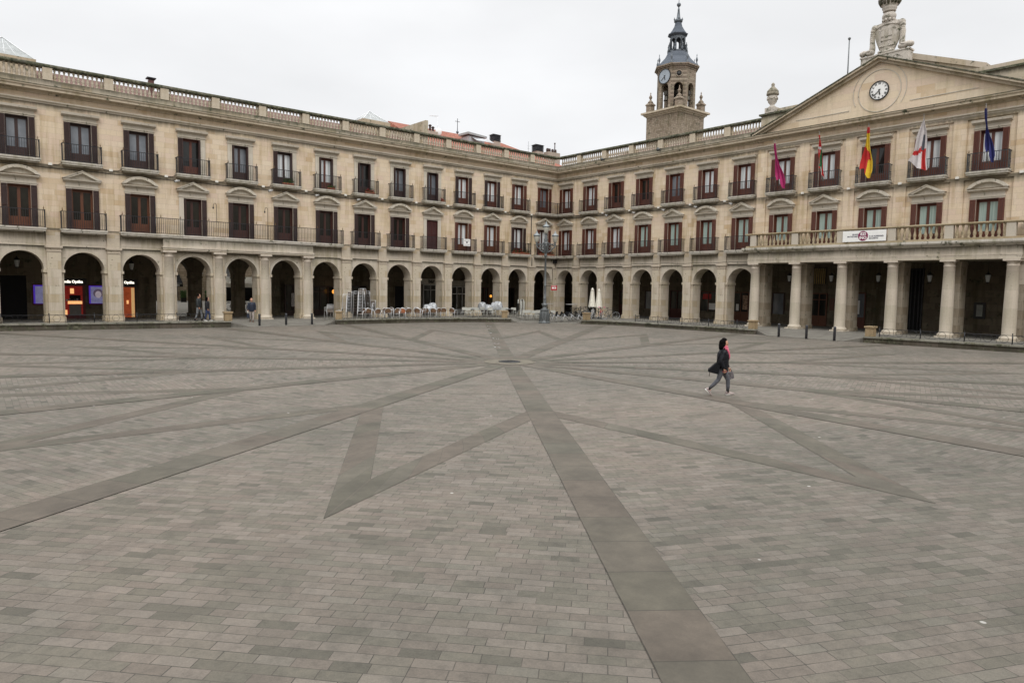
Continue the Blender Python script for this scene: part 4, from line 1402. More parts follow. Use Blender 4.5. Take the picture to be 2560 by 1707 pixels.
# attic parapet and the gable wall behind the pediment
m = MB()
m.box(-23.0, -21.6, -0.34, 0.06, 14.20, 15.61)
m.box(-24.9, -23.0, -0.34, 0.05, 14.20, 15.62)
m.box(-38.3, -35.2, -0.34, 0.05, 14.20, 15.62)
m.box(-25.6, -22.75, -0.5, -0.12, 15.745, 16.0)
m.box(-50, -34.6, -0.5, -0.12, 15.745, 16.02)
m.box(-38.4, -21.6, -1.3, -0.36, 14.2, 15.61)
m.build('attic_wall', parapet_stone, hall)
m = MB()
m.box(-25.0, -21.45, -1.35, 0.16, 15.62, 15.74)
m.build('attic_coping', rail_stone, hall)
m = MB()
m.box(-50, -35.0, -1.35, 0.16, 15.62, 15.74)
m.build('attic_coping', rail_stone, hall)
m = MB()
m.box(-50, -38.4, -0.34, 0.05, 15.50, 15.62)
m.build('attic_block', parapet_stone, hall)
m = MB()
m.prism([(-35.5, 16.1), (-31.0, 17.75), (-31.0, 18.1), (-35.5, 16.42)], -2.0, -0.8)
m.prism([(-24.5, 16.1), (-28.6, 17.6), (-28.6, 17.8), (-24.5, 16.42)], -2.0, -0.8)
m.prism([(-35.5, 15.6), (-31.0, 15.6), (-31.0, 17.75), (-35.5, 16.1)], -1.9, -0.9)
m.prism([(-28.6, 15.6), (-24.5, 15.6), (-24.5, 16.1), (-28.6, 17.6)], -1.9, -0.9)
m.prism([(-31.0, 15.6), (-28.6, 15.6), (-28.6, 17.4), (-31.0, 17.4)], -1.9, -0.9)
m.build('gable_parapet', parapet_stone, hall)

# ---- roofs
def roof(side, root, s0, s1, zr, hip0=False, hip1=False, d0=-1.0, d1=-8.0, z0=14.55, mat=None):
    sg = 1 if side == 'L' else -1
    a0, a1 = sg * s0, sg * s1
    r0 = a0 + sg * (6.0 if hip0 else 0)
    r1 = a1 - sg * (5.0 if hip1 else 0)
    m = MB()
    m.add([(a0, d0, z0), (a1, d0, z0), (r1, d1, zr), (r0, d1, zr), (a0, 2 * d1 - d0, z0), (a1, 2 * d1 - d0, z0)], [(0, 1, 2, 3), (3, 2, 5, 4), (0, 3, 4), (1, 5, 2)])
    return m.build('tiled_roof', mat or roof_tile, root)
roof('L', left, 12.5, 50, 17.0, mat=old_tile)
roof('L', left, -4.6, 14.2, 18.02, hip0=True)
roof('R', hall, 3.0, 50, 16.9, mat=old_tile)
m = MB()
m.box(14.2, 14.45, -14.8, -1.2, 14.4, 16.9)
m.box(0.0, 50, -1.0, -0.34, 14.2, 14.45)
m.build('roof_gutter', parapet_stone, left)
m = MB()
m.box(-50, 0.0, -1.0, -0.34, 14.2, 14.45)
m.build('roof_gutter', parapet_stone, hall)
# ---- arcade interior: back wall, ceiling and end of the passage
def interior(side, gaps):
    root = ROOTS[side]
    sg = 1 if side == 'L' else -1
    m = MB()
    E0, E1 = -5.2, S_END[side]
    segs, cur = [], (-6.2 if side == 'L' else -5.2)
    for g0, g1 in gaps:
        segs.append((cur, g0))
        cur = g1
    segs.append((cur, E1))
    for a, b_ in segs:
        m.box(sg * a, sg * b_, -6.2, -5.2, FZ - 0.2, 5.2)
    for g0, g1 in gaps:
        cs = [LC(k) for k in (9, 10, 11)]
        for c in cs:
            arch_face(m, c, 1.2, 3.3, 5.2, 1.59, -6.2, -5.2)
        for s in [LC(9) - 1.59, LC(9) + 1.59, LC(10) + 1.59, LC(11) + 1.59]:
            m.box(s - 0.38, s + 0.38, -6.2, -5.2, FZ - 0.2, 3.3)
            m.box(s - 0.48, s + 0.48, -6.22, -5.14, FZ - 0.2, 0.55)
            m.box(s - 0.43, s + 0.43, -6.22, -5.16, 3.15, 3.3)
    m.box(sg * E1, sg * (E1 + 0.3), -6.2, -1.05, FZ - 0.2, 5.2)
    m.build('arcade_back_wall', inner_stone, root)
    m = MB()
    m.box(sg * -6.2 if side == 'L' else sg * 0.0, sg * E1, -6.2, -TH + 0.002, 5.05, 5.198)
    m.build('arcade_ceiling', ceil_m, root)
    m = MB()
    m.box(sg * -6.0, sg * E1, -9.4, -9.0, 5.2, 14.4)
    m.box(sg * E1, sg * (E1 + 0.3), -9.4, -0.4, 5.2, 14.4)
    m.build('rear_wall', rubble, root)
interior('L', [(LC(9) - 1.59, LC(11) + 1.59)])
interior('R', [])
m = MB()
for s in (LC(9) - 1.59 - 0.5, LC(11) + 1.59 + 0.5):
    m.box(s - 0.3, s + 0.3, -8.9, -6.2, FZ - 0.2, 5.2)
m.box(LC(9) - 2.0, LC(11) + 2.0, -9.0, -6.2, 5.05, 5.198)
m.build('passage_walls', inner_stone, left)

# ---- doors and shop windows on the back wall (parts of their building)
def opening(side, s0, s1, z0, z1, frame, pane, mull=1, panel=0.0, name='door', transom=None, fw=0.09, label=None):
    root = ROOTS[side]
    sg = 1 if side == 'L' else -1
    a0, a1 = sorted((sg * s0, sg * s1))
    Y = -5.19
    m = MB()
    m.box(a0, a0 + fw, Y, Y + 0.08, z0, z1)
    m.box(a1 - fw, a1, Y, Y + 0.08, z0, z1)
    m.box(a0 + fw, a1 - fw, Y, Y + 0.08, z1 - fw, z1)
    for i in range(1, mull + 1):
        x = a0 + (a1 - a0) * i / (mull + 1)
        m.box(x - fw * 0.45, x + fw * 0.45, Y, Y + 0.07, z0, z1 - fw)
    if panel:
        m.box(a0 + fw, a1 - fw, Y, Y + 0.05, z0, z0 + panel)
    if transom:
        m.box(a0 + fw, a1 - fw, Y, Y + 0.065, transom, transom + 0.07)
    f = m.build(name, frame, root, label=label)
    g = MB()
    g.box(a0 + fw, a1 - fw, Y, Y + 0.02, z0 + panel, z1 - fw)
    g.build('glass_pane', pane, f)  # in doorways and the gate, a flat near-black sheet standing for unlit depth
    return f
grey_counter2 = simple('pale_grey_frame', (0.45, 0.45, 0.44), 0.5)
redpane = simple('red_display', (0.35, 0.02, 0.02), 0.5, 0, 0.3, 3, coat=0.5)
opening('R', 9.94, 11.53, FZ, 2.82, wood_maroon, glass_dark, 1, 0.9, 'door')
opening('R', 13.18, 15.0, 1.06, 2.78, wood_red, glass_dark, 1, 0, 'shop_window')
opening('R', 16.50, 18.05, FZ, 2.78, wood_orange, glass_dark, 1, 0.85, 'door')
opening('R', 6.98, 8.03, 1.05, 2.77, wood_dark, glass_painted_sky, 0, 0, 'shop_window')
opening('R', 3.75, 4.55, FZ, 2.72, wood_maroon, glass_dark, 0, 1.1, 'door')
opening('R', 20.12, 21.2, 1.05, 2.78, wood_dark, glass_painted_sky, 0, 0, 'shop_window')
opening('R', 23.40, 24.65, FZ, 2.8, wood_orange, glass_dark, 1, 0.8, 'door', 2.25)
opening('R', 26.85, 27.5, FZ, 2.88, wood_red, glass_painted_sky, 0, 0.8, 'door')
opening('R', 30.05, 31.3, FZ, 4.6, iron, dark_void, 4, 0, 'iron_gate')
opening('R', 23.5, 24.45, 3.5, 4.7, iron, simple('yellow_blind', (0.42, 0.30, 0.12), 0.7, 0, 0.2), 5, 0, 'barred_window', fw=0.03)
opening('L', 44.2, 42.42, FZ, 3.2, inner_stone, dark_void, 0, 0, 'doorway')
opening('L', 47.2, 45.0, FZ, 3.2, inner_stone, dark_void, 0, 0, 'doorway')
opening('L', 22.95, 20.85, FZ, 2.7, wood_dark, glass_dark, 2, 0.5, 'shop_window', 2.2)
opening('L', 19.4, 17.9, FZ, 2.8, wood_dark, glass_dark, 1, 0.6, 'shop_window')
opening('L', 15.2, 13.95, FZ, 2.88, inner_stone, dark_void, 0, 0, 'doorway')
opening('L', 12.1, 10.45, FZ, 3.0, grey_counter2, glass_dark, 1, 0, 'shop_window', 2.45)
opening('L', 8.9, 7.0, FZ, 2.85, alu, glass_dark, 2, 0.4, 'shop_window', 2.1, 0.06)
opening('L', 6.0, 4.4, FZ, 2.8, wood_maroon, glass_dark, 2, 0.6, 'door')
opening('L', 2.6, 1.0, FZ, 2.8, wood_dark, glass_dark, 2, 0.6, 'shop_window')
opening('L', 25.3, 23.9, FZ, 2.8, wood_dark, glass_dark, 1, 0.4, 'door')
def wall_panel(side, s0, s1, z0, z1, mat, name, thick=0.06, Y=-5.19, parent=None, label=None):
    sg = 1 if side == 'L' else -1
    m = MB()
    m.box(sg * s0, sg * s1, Y, Y + thick, z0, z1)
    return m.build(name, mat, parent or ROOTS[side], label=label)
wall_panel('L', 12.25, 10.3, 3.02, 3.52, simple('pale_fascia', (0.55, 0.52, 0.46), 0.7), 'fascia')
put_text('bar_sign', 'bar', 0.52, black, left, (11.2, -5.10, 3.28), 0.012, 0.012)
wall_panel('L', 9.0, 6.9, 2.9, 3.4, simple('grey_fascia', (0.40, 0.38, 0.33), 0.7), 'fascia')
wall_panel('R', 14.9, 14.15, 1.2, 1.75, white_paint, 'leaflets', 0.01, -5.16)
wall_panel('R', 14.35, 13.5, 2.1, 2.55, simple('red_panel', (0.45, 0.02, 0.02), 0.5), 'red_panel', 0.01, -5.16)
wall_panel('R', 17.9, 17.45, 1.3, 2.5, simple('display_toys', (0.35, 0.22, 0.15), 0.6, 0, 0.8, 9), 'display', 0.01, -5.16)
wall_panel('R', 17.1, 16.85, 1.2, 1.75, white_paint, 'notice', 0.012, -5.15)
wall_panel('R', 27.1, 26.92, 1.3, 2.3, white_paint, 'notice', 0.012, -5.12)
wall_panel('R', 35.05, 34.4, 1.3, 2.35, black, 'notice_board', 0.08)
wall_panel('R', 34.9, 34.55, 1.45, 2.2, simple('board_glass', (0.22, 0.24, 0.22), 0.3), 'board_glass', 0.01, -5.108)
wall_panel('R', 25.2, 24.85, 1.5, 2.4, wood_red, 'notice_board', 0.06)
wall_panel('L', 24.75, 24.45, 1.0, 2.1, simple('poster_strip', (0.40, 0.38, 0.38), 0.6, 0, 0.7, 14), 'poster', 0.02, -5.12)
# optician's shop: lit sign, display window, lit posters
lit = simple('lit_letters', (0.8, 0.78, 0.7), 0.5, emit=(1.0, 0.94, 0.80), es=1.6)
red_dark = simple('dark_red_panel', (0.10, 0.008, 0.010), 0.5, 0, 0.3, 2)
glow_red = simple('lit_red_interior', (0.4, 0.03, 0.02), 0.6, 0, 0.5, 3, emit=(0.5, 0.02, 0.012), es=0.14)
glow_warm = simple('lit_warm_shelf', (0.7, 0.45, 0.25), 0.6, 0, 0.4, 12, emit=(1.0, 0.52, 0.20), es=0.9)
glow_orange = simple('lit_orange_interior', (0.5, 0.15, 0.05), 0.6, 0, 0.4, 2.2, emit=(0.62, 0.09, 0.025), es=0.22)
grey_counter = simple('grey_counter', (0.17, 0.16, 0.15), 0.6)
for s0, s1, door in ((41.15, 39.22, False), (38.15, 36.1, True)):
    wall_panel('L', s0 + 0.15, s1 - 0.1, 2.56, 2.98, black, 'sign_board', 0.06)
    put_text('shop_sign', 'mendia Optika', 0.25, lit, left, ((40.03 if not door else 36.9), -5.12, 2.75), 0.012, 0.008, sx=0.92)
    if not door:
        f = wall_panel('L', s0, s1, FZ, 2.55, red_dark, 'shop_window', 0.05, label='lit red display window')
        wall_panel('L', s0 - 0.1, s1 + 0.16, 0.55, 2.45, glow_red, 'lit_backdrop', 0.012, -5.14, f)
        wall_panel('L', 40.15, 39.5, 1.5, 1.85, dark_void, 'shelf', 0.02, -5.127, f)
        wall_panel('L', 40.1, 39.88, 1.95, 2.3, glow_warm, 'display_card', 0.02, -5.127, f)
        wall_panel('L', 40.9, 40.45, 1.85, 2.35, clear_cover, 'display_card', 0.014, -5.127, f)
        wall_panel('L', 40.25, 39.42, 1.25, 1.45, glow_warm, 'lit_shelf', 0.04, -5.127, f)
        wall_panel('L', 40.18, 39.5, 0.5, 1.22, grey_counter, 'counter', 0.08, -5.127, f)
        wall_panel('L', 40.8, 40.3, 0.5, 0.85, glow_warm, 'lit_box', 0.05, -5.127, f)
        for q_ in range(9):
            x_ = 39.5 + 0.15 * q_
            wall_panel('L', x_ + 0.10, x_, 1.46, 1.52 + 0.05 * ((q_ * 5) % 3), clear_cover if q_ % 2 else grey_counter, 'display_item', 0.02, -5.10, f)
    else:
        f = wall_panel('L', s0 - 0.9, s1, FZ, 2.55, black, 'shop_door', 0.05, label='lit orange shop doorway')
        wall_panel('L', s0 - 0.95, s1 + 0.1, FZ + 0.03, 2.42, glow_orange, 'lit_interior', 0.012, -5.14, f)
        wall_panel('L', 36.42, 36.22, FZ + 0.05, 2.38, simple('lit_door_leaf', (0.6, 0.4, 0.2), 0.6, emit=(0.85, 0.5, 0.2), es=0.5), 'door_leaf', 0.02, -5.127, f)
        wall_panel('L', 37.1, 36.98, 1.3, 2.3, glow_warm, 'lit_shelf', 0.014, -5.127, f)
        wall_panel('L', 36.72, 36.6, 1.25, 1.5, glow_warm, 'lit_lamp', 0.03, -5.127, f)
poster_blue = simple('lit_blue_poster', (0.3, 0.3, 0.5), 0.4, 0, 0.5, 2.5, emit=(0.22, 0.22, 0.40), es=0.4)
poster_edge = simple('violet_light_edge', (0.1, 0.05, 0.5), 0.4, emit=(0.08, 0.03, 0.50), es=0.45)
skin_pale = simple('poster_face', (0.5, 0.45, 0.5), 0.5, emit=(0.50, 0.42, 0.48), es=0.4)
hair_grey = simple('poster_hair', (0.1, 0.08, 0.12), 0.5, emit=(0.14, 0.10, 0.16), es=0.4)
for s0, s1, face in ((42.15, 41.30, False), (39.0, 37.75, True)):
    f = wall_panel('L', s0 + 0.06, s1 - 0.06, 1.18, 2.58, red_dark, 'poster_case', 0.05)
    wall_panel('L', s0, s1, 1.28, 2.50, poster_edge, 'poster_glow', 0.02, -5.14, f)
    wall_panel('L', s0 - 0.1, s1 + 0.05, 1.30, 2.42, poster_blue, 'poster', 0.012, -5.12, f)
    if face:
        c_ = (s0 + s1) / 2 + 0.08
        g = MB()
        g.ball((c_, -5.1, 1.98), 0.30, 16, 0, (1, 0.04, 1.0))
        g.build('poster_hair_shape', hair_grey, f)
        g = MB()
        g.ball((c_, -5.088, 1.90), 0.21, 16, 0, (0.9, 0.04, 1.15))
        g.build('poster_face_shape', skin_pale, f)
# orange bar lamps seen through the arches
lampglow = simple('orange_lamp_glow', (0.8, 0.4, 0.1), 0.5, emit=(1.0, 0.40, 0.06), es=1.3)
def place_thing(name, side, s, d, z, label, cat, group=None, rz=0.0):
    o = empty(name, PT(side, s, d, z), ROT[side] + rz)
    return tag(o, label, cat, group)
for s, d, z, side, lab in ((21.35, -4.4, 2.25, 'L', 'glowing orange bar lamp inside the arch left of the tall chair stacks'), (4.75, -4.3, 1.95, 'L', 'small glowing orange lamp inside the dark bar near the corner')):
    o = place_thing('wall_lamp', side, s, d, z, lab, 'lamp')
    g = MB()
    g.ball((0, 0, 0), 0.17 if s > 10 else 0.12, 10, 0, (1.0, 1.0, 1.1))
    g.build('glowing_shade', lampglow, o)
    g = MB()
    g.tube([(0, 0, 0.15), (0, 0, 5.05 - z)], 0.012, 5)
    g.build('cord', cable_m, o)
# hanging lanterns of the arcades
def lantern():
    root = empty('hanging_lantern')
    g = MB()
    g.lathe([(0.09, -0.42), (0.15, -0.05), (0.155, 0.0)], 6, smooth=False)
    g.build('lantern_glass', simple('frosted_lantern_glass', (0.42, 0.44, 0.44), 0.3), root)
    g = MB()
    g.lathe([(0.17, 0.0), (0.17, 0.03), (0.10, 0.11), (0.05, 0.15), (0.02, 0.22)], 6, smooth=False)
    g.lathe([(0.10, -0.46), (0.10, -0.42), (0.03, -0.5)], 6, smooth=False)
    g.tube([(0, 0, 0.2), (0, 0, 1.0)], 0.012, 5)
    g.build('lantern_cap', iron, root)
    return root
ORD = ['first', 'second', 'third', 'fourth', 'fifth', 'sixth', 'seventh', 'eighth', 'ninth', 'tenth', 'eleventh', 'twelfth', 'thirteenth', 'fourteenth', 'fifteenth', 'sixteenth', 'seventeenth', 'eighteenth', 'nineteenth', 'twentieth']
lan0 = lantern()
spots = [('R', s, -1.9) for s in (23.3, 26.45, 29.65, 32.8, 36.0)] + [('L', LC(k), -3.0) for k in (14, 12, 5, 4, 3)] + [('R', RC(k), -3.0) for k in (2, 4, 6)]
for i, (sd_, s, d) in enumerate(spots):
    o = lan0 if i == 0 else copy_tree(lan0)
    o.location = PT(sd_, s, d, 4.05)
    if i < 5:
        lab = 'pale glass lantern hanging in the porch, %s from the left between the wide columns' % ORD[i]
    elif i < 10:
        lab = 'dim lantern hanging inside the left arcade, %s from the left' % ORD[i - 5]
    else:
        lab = 'dim lantern hanging inside the right arcade, %s from the corner' % ORD[i - 10]
    tag(o, lab, 'lantern', 'lanterns hanging in the arcades')
# ---- junction boxes, cables, loudspeakers, cameras on the walls
m = MB()
m.box(-0.10, 0.10, 0.0, 0.09, 9.66, 9.80)
jb = m.mesh('junction_box')
jb.materials.append(box_white)
for k in range(2, 15):
    inst('junction_box', jb, left, (LC(k) - 1.57, 0, 0))
for k in range(2, 13):
    inst('junction_box', jb, hall, (-RC(k) - 1.6, 0 if k < 8 else 0.235 if k > 7 else 0, 0))
def cable_run(side, cen, root, dyf):
    sg = 1 if side == 'L' else -1
    m = MB()
    pts = []
    for k in range(1, 14):
        c = cen[k - 1]
        dy = dyf(k)
        for ds, z in ((-1.45, 9.72), (-1.2, 9.74), (-1.1, 9.80), (1.1, 9.80), (1.2, 9.74), (1.45, 9.72)):
            pts.append((sg * (c + ds), dy + 0.025, z))
    m.tube(pts, 0.02, 4)
    z = 9.52
    m.tube([(sg * 0.1, 0.02, z), (sg * 20.5, 0.02, z)] if side == 'R' else [(0.1, 0.02, z), (48, 0.02, z)], 0.02, 4)
    m.build('facade_cable', cable_m, root)
cable_run('L', CL, left, lambda k: 0.0)
cable_run('R', CRR, hall, lambda k: 0.15 if 8 <= k <= 12 else 0.0)
m = MB()
pts = []
for i in range(40):
    s = 0.9 + i * 0.52
    pts.append((-s, 0.27, 5.02 + 0.035 * math.sin(i * 1.1) + 0.02 * math.sin(i * 0.37)))
m.tube(pts, 0.016, 5)
m.build('facade_cable', cable_m, hall)
m = MB()
m.tube([(0.25, 0.15, 5.7), (0.25, 0.15, 4.75), (0.62, 0.15, 4.70), (0.62, 0.15, 3.62), (1.2, 0.15, 3.60)], 0.022, 5)
m.tube([(3.38, 0.05, 9.6), (3.38, 0.05, 5.95)], 0.03, 6)
m.tube([(3.30, 0.12, 5.75), (3.30, 0.12, 4.9)], 0.04, 6)
m.box(0.1, 0.5, 0.05, 0.2, 5.25, 5.55)
m.build('corner_cables', cable_m, left)
def speaker_horn(side, s, z, lab):
    o = place_thing('loudspeaker', side, s, 0.1, z, lab, 'loudspeaker', 'loudspeakers under the parapet')
    g = MB()
    for (y, r_), (y2, r2) in (((0.0, 0.04), (0.16, 0.06)), ((0.16, 0.06), (0.32, 0.16))):
        g.tube([(0, y, 0), (0, y2, -0.03)], [r_, r2], 14)
    g.build('horn', iron_grey, o)
    g = MB()
    g.tube([(0, 0.315, -0.03), (0, 0.318, -0.03)], [0.15, 0.145], 14)
    g.box(-0.02, 0.02, -0.1, 0.12, -0.1, 0.02)
    g.build('horn_mouth', black, o)
speaker_horn('R', 6.11, 14.5, 'small black loudspeaker on the right parapet near the corner')
speaker_horn('R', 12.45, 14.5, 'larger grey loudspeaker midway along the right parapet')
def cctv(side, s, z, lab, rz=0.0):
    o = place_thing('security_camera', side, s, 0.0, z, lab, 'camera', 'security cameras under the upper balconies')
    g = MB()
    g.box(-0.03, 0.03, 0.0, 0.22, 0.10, 0.14)
    g.build('bracket', box_white, o)
    g = MB()
    a = math.cos(rz), math.sin(rz)
    g.tube([(-0.16 * a[0], 0.24, 0.09), (0.16 * a[0], 0.34, -0.03)], 0.062, 10)
    g.build('housing', simple('grey_white_housing', (0.45, 0.45, 0.44), 0.4) if 'grey_white_housing' not in MATS else MATS['grey_white_housing'], o)
    g = MB()
    g.tube([(0.161 * a[0], 0.345, -0.03), (0.168 * a[0], 0.348, -0.034)], 0.045, 10)
    g.build('lens', black, o)
for i, (sd_, s, nm) in enumerate((('L', 34.6, 'fourth'), ('L', 28.4, 'sixth'), ('L', 24.9, 'seventh'), ('L', 21.5, 'eighth'))):
    cctv(sd_, s, 9.42, 'grey security camera on the left range below the %s upper balcony from the left' % nm)
for k, nm in ((3, 'third'), (4, 'fourth'), (5, 'fifth'), (6, 'sixth'), (7, 'seventh')):
    cctv('R', RC(k) - 0.9, 9.42, 'grey security camera on the right range below the %s upper balcony from the corner' % nm, PI)

# ---- banner on the porch balustrade
bn = place_thing('banner', 'R', 29.87, 1.13, 6.5, 'white banner with purple circle hung on the porch balustrade', 'banner')
g = MB()
g.box(-1.36, 1.36, -0.012, 0.0, -0.35, 0.35)
g.build('cloth_sheet', white_paint, bn)
g = MB()
g.prism([(0.06 + 0.315 * math.cos(2 * PI * i / 32), 0.315 * math.sin(2 * PI * i / 32)) for i in range(32)], 0.0, 0.004)
g.build('purple_disc', simple('purple_print', (0.19, 0.015, 0.07), 0.5), bn)
navy = simple('navy_print', (0.02, 0.02, 0.05), 0.5)
put_text('disc_text', 'EZ!', 0.25, white_paint, bn, (0.05, 0.006, 0.12), 0.002, 0.008)
put_text('disc_text', 'iNO', 0.25, white_paint, bn, (0.06, 0.006, -0.125), 0.002, 0.008)
put_text('banner_text', 'ERASO', 0.125, navy, bn, (0.55, 0.004, 0.10), 0.002, 0.003)
put_text('banner_text', 'MATXISTARIK', 0.125, navy, bn, (0.72, 0.004, -0.03), 0.002, 0.003, sx=0.85)
put_text('banner_text', 'A LAS AGRESIONES', 0.125, navy, bn, (-0.76, 0.004, -0.04), 0.002, 0.003, sx=0.82)
put_text('banner_text', 'MACHISTAS', 0.125, navy, bn, (-0.60, 0.004, -0.17), 0.002, 0.003, sx=0.85)
# small white cloth with a black heart on a left balcony
bn = place_thing('cloth_sign', 'L', 11.22, 0.49, 6.68, 'small white cloth with black heart tied to a left-range balcony', 'banner')
g = MB()
g.box(-0.36, 0.36, 0.0, 0.012, -0.30, 0.30)
g.build('cloth_sheet', white_paint, bn)
g = MB()
hp = [(0, -0.10), (-0.10, 0.02), (-0.09, 0.08), (-0.045, 0.09), (0, 0.055), (0.045, 0.09), (0.09, 0.08), (0.10, 0.02)]
g.prism(hp, 0.012, 0.016)
for i in range(7):
    a = -0.24 + 0.08 * i
    g.box(a - 0.02, a + 0.025, 0.012, 0.015, 0.15 - 0.4 * a * a, 0.20 - 0.4 * a * a)
    g.box(a - 0.025, a + 0.02, 0.012, 0.015, -0.21 + 0.1 * a * a, -0.17 + 0.1 * a * a)
g.build('heart_print', black, bn)
# ---- flags
def flag(s, z_tip, label, width, paint, mats, drop=2.75, lean=0.0, bias=0.0, d_tip=1.45):
    o = place_thing('flag', 'R', s, 0.6, 10.35, label, 'flag', 'flags over the town hall porch')
    g = MB()
    tip = Vector((lean, d_tip - 0.6, z_tip - 10.35))
    g.tube([(0, 0, 0), tuple(tip)], [0.026, 0.018], 8)
    g.ball(tuple(tip), 0.035, 8)
    g.build('flagpole', simple('grey_pole', (0.16, 0.15, 0.14), 0.4) if 'grey_pole' not in MATS else MATS['grey_pole'], o)
    NR, NC = 30, 14
    vs, fs, ms = [], [], []
    for i in range(NR + 1):
        t_ = i / NR
        hoist = min(t_, 0.5) / 0.5
        base = tip * (1 - 0.10 - 0.42 * min(1, t_ * 1.35))
        z = tip.z * 0.93 - drop * t_
        wd = width * (0.04 + t_ ** 0.8 * 0.96)
        for j in range(NC + 1):
            v_ = j / NC
            x = base.x + bias * t_ ** 1.5 + (v_ - 0.35) * wd * (0.85 + 0.15 * math.sin(5 * t_ + s)) + 0.05 * math.sin(7 * t_ + 3 * v_ + s)
            fold = 0.085 * (0.3 + t_) * math.sin(v_ * 13 + 1.5 * t_) + 0.04 * math.sin(v_ * 29 + 4 * t_)
            y = base.y + 0.05 + fold
            zz = z - t_ * t_ * (0.30 * math.sin(v_ * PI * 1.4 + 0.5) + 0.10 * math.sin(v_ * 9 + s))
            vs.append((x, y, zz))
    for i in range(NR):
        for j in range(NC):
            fs.append((i * (NC + 1) + j, i * (NC + 1) + j + 1, (i + 1) * (NC + 1) + j + 1, (i + 1) * (NC + 1) + j))
            ms.append(paint((i + 0.5) / NR, (j + 0.5) / NC))
    q = MB()
    for f_, mm_ in zip(fs, ms):
        q.f.append(f_)
        q.m.append(mm_)
        q.sm.append(True)
    q.v = vs
    q.build('flag_cloth', mats, o)
    return o
def cloth_m(n, c):
    return simple(n, c, 0.75, 0, 0.1, 8)
f_mag, f_red, f_yel, f_wht, f_grn, f_blu, f_gry = cloth_m('magenta_cloth', (0.34, 0.012, 0.11)), cloth_m('red_cloth', (0.50, 0.022, 0.022)), cloth_m('yellow_cloth', (0.66, 0.44, 0.02)), cloth_m('white_cloth', (0.60, 0.56, 0.56)), cloth_m('green_cloth', (0.015, 0.15, 0.05)), cloth_m('blue_cloth', (0.018, 0.022, 0.13)), cloth_m('grey_print_cloth', (0.10, 0.11, 0.13))
flag(RC(8), 13.42, 'plain magenta flag hanging limp, leftmost of the five', 0.72, lambda t, v: 0, [f_mag], 2.75, bias=-0.55)
flag(RC(9), 13.50, 'narrow red, white and green crossed flag hanging limp, second from left', 0.50, lambda t, v: (0 if t < 0.30 else (1 if (abs(v - 0.72 + 0.3 * (t - 0.5)) < 0.09 or 0.30 < t < 0.36) else (2 if (abs(v - 0.45 - 0.8 * (t - 0.65)) < 0.20 or 0.84 < t < 0.95 and v > 0.6) else 0))), [f_red, f_wht, f_grn], 2.5, bias=-0.2)
flag(RC(10), 13.50, 'red and yellow banded flag hanging in folds, middle of the five', 0.85, lambda t, v: (0 if t < 0.15 else (1 if t < 0.50 - 0.15 * (v - 0.5) else (0 if (t < 0.72 + 0.35 * (v - 0.5) or v > 0.62 + 0.2 * t - 0.2) else (1 if v < 0.5 else 0)))), [f_red, f_yel], 2.75, bias=0.05)
def coat_flag(t, v):
    if t > 0.32 and t < 0.62 and 0.0 <= (1 - v) < 0.75 and abs(t - 0.48) < 0.14 and v < 0.42:
        return 2
    if t > 0.60 and v < 0.34 and v > 0.06:
        return 1
    if abs((t - 0.60) - 0.30 * (v - 0.35)) < 0.055 and v > 0.3:
        return 1
    return 0
flag(RC(11), 13.50, 'white flag with red diagonal bars and grey crest, fourth of the five', 1.30, coat_flag, [f_wht, f_red, f_gry], 2.75, bias=0.12)
flag(RC(12), 13.50, 'dark blue flag hanging limp, rightmost of the five', 0.46, lambda t, v: 1 if (0.55 < t < 0.62 and 0.2 < v < 0.3) else 0, [f_blu, f_yel], 2.6, bias=-0.35)
# ---- stone urn on the attic
ur = place_thing('stone_urn', 'R', 22.3, -0.15, 15.742, 'pale stone urn with swags on the left end of the attic', 'urn')
ur.scale = (1.08, 1.08, 1.08)
g = MB()
g.box(-0.36, 0.36, -0.3, 0.3, 0.0, 0.34)
g.build('urn_base', carved_stone, ur)
g = MB()
g.lathe([(0.26, 0.34), (0.24, 0.42), (0.14, 0.50), (0.15, 0.56), (0.28, 0.72), (0.32, 0.92), (0.31, 1.10), (0.30, 1.16)], 20)
for i in range(8):
    a = 2 * PI * i / 8
    pts = [(0.335 * math.cos(a + R(45) * q_ / 6), 0.335 * math.sin(a + R(45) * q_ / 6), 1.05 - 0.17 * math.sin(PI * q_ / 6)) for q_ in range(7)]
    g.tube(pts, 0.03, 6)
g.build('urn_body', carved_stone, ur)
g = MB()
g.lathe([(0.34, 1.16), (0.40, 1.20), (0.40, 1.30), (0.36, 1.34), (0.38, 1.40), (0.36, 1.46), (0.26, 1.58), (0.14, 1.70), (0.09, 1.78), (0.12, 1.86), (0.10, 1.93), (0.03, 2.0)], 20)
g.build('urn_lid', ashlar('weathered_lid', [(0.0, (0.26, 0.23, 0.18)), (1.0, (0.33, 0.29, 0.23))], 3, 3, 0.9, 0.8, lichen=0.4), ur)
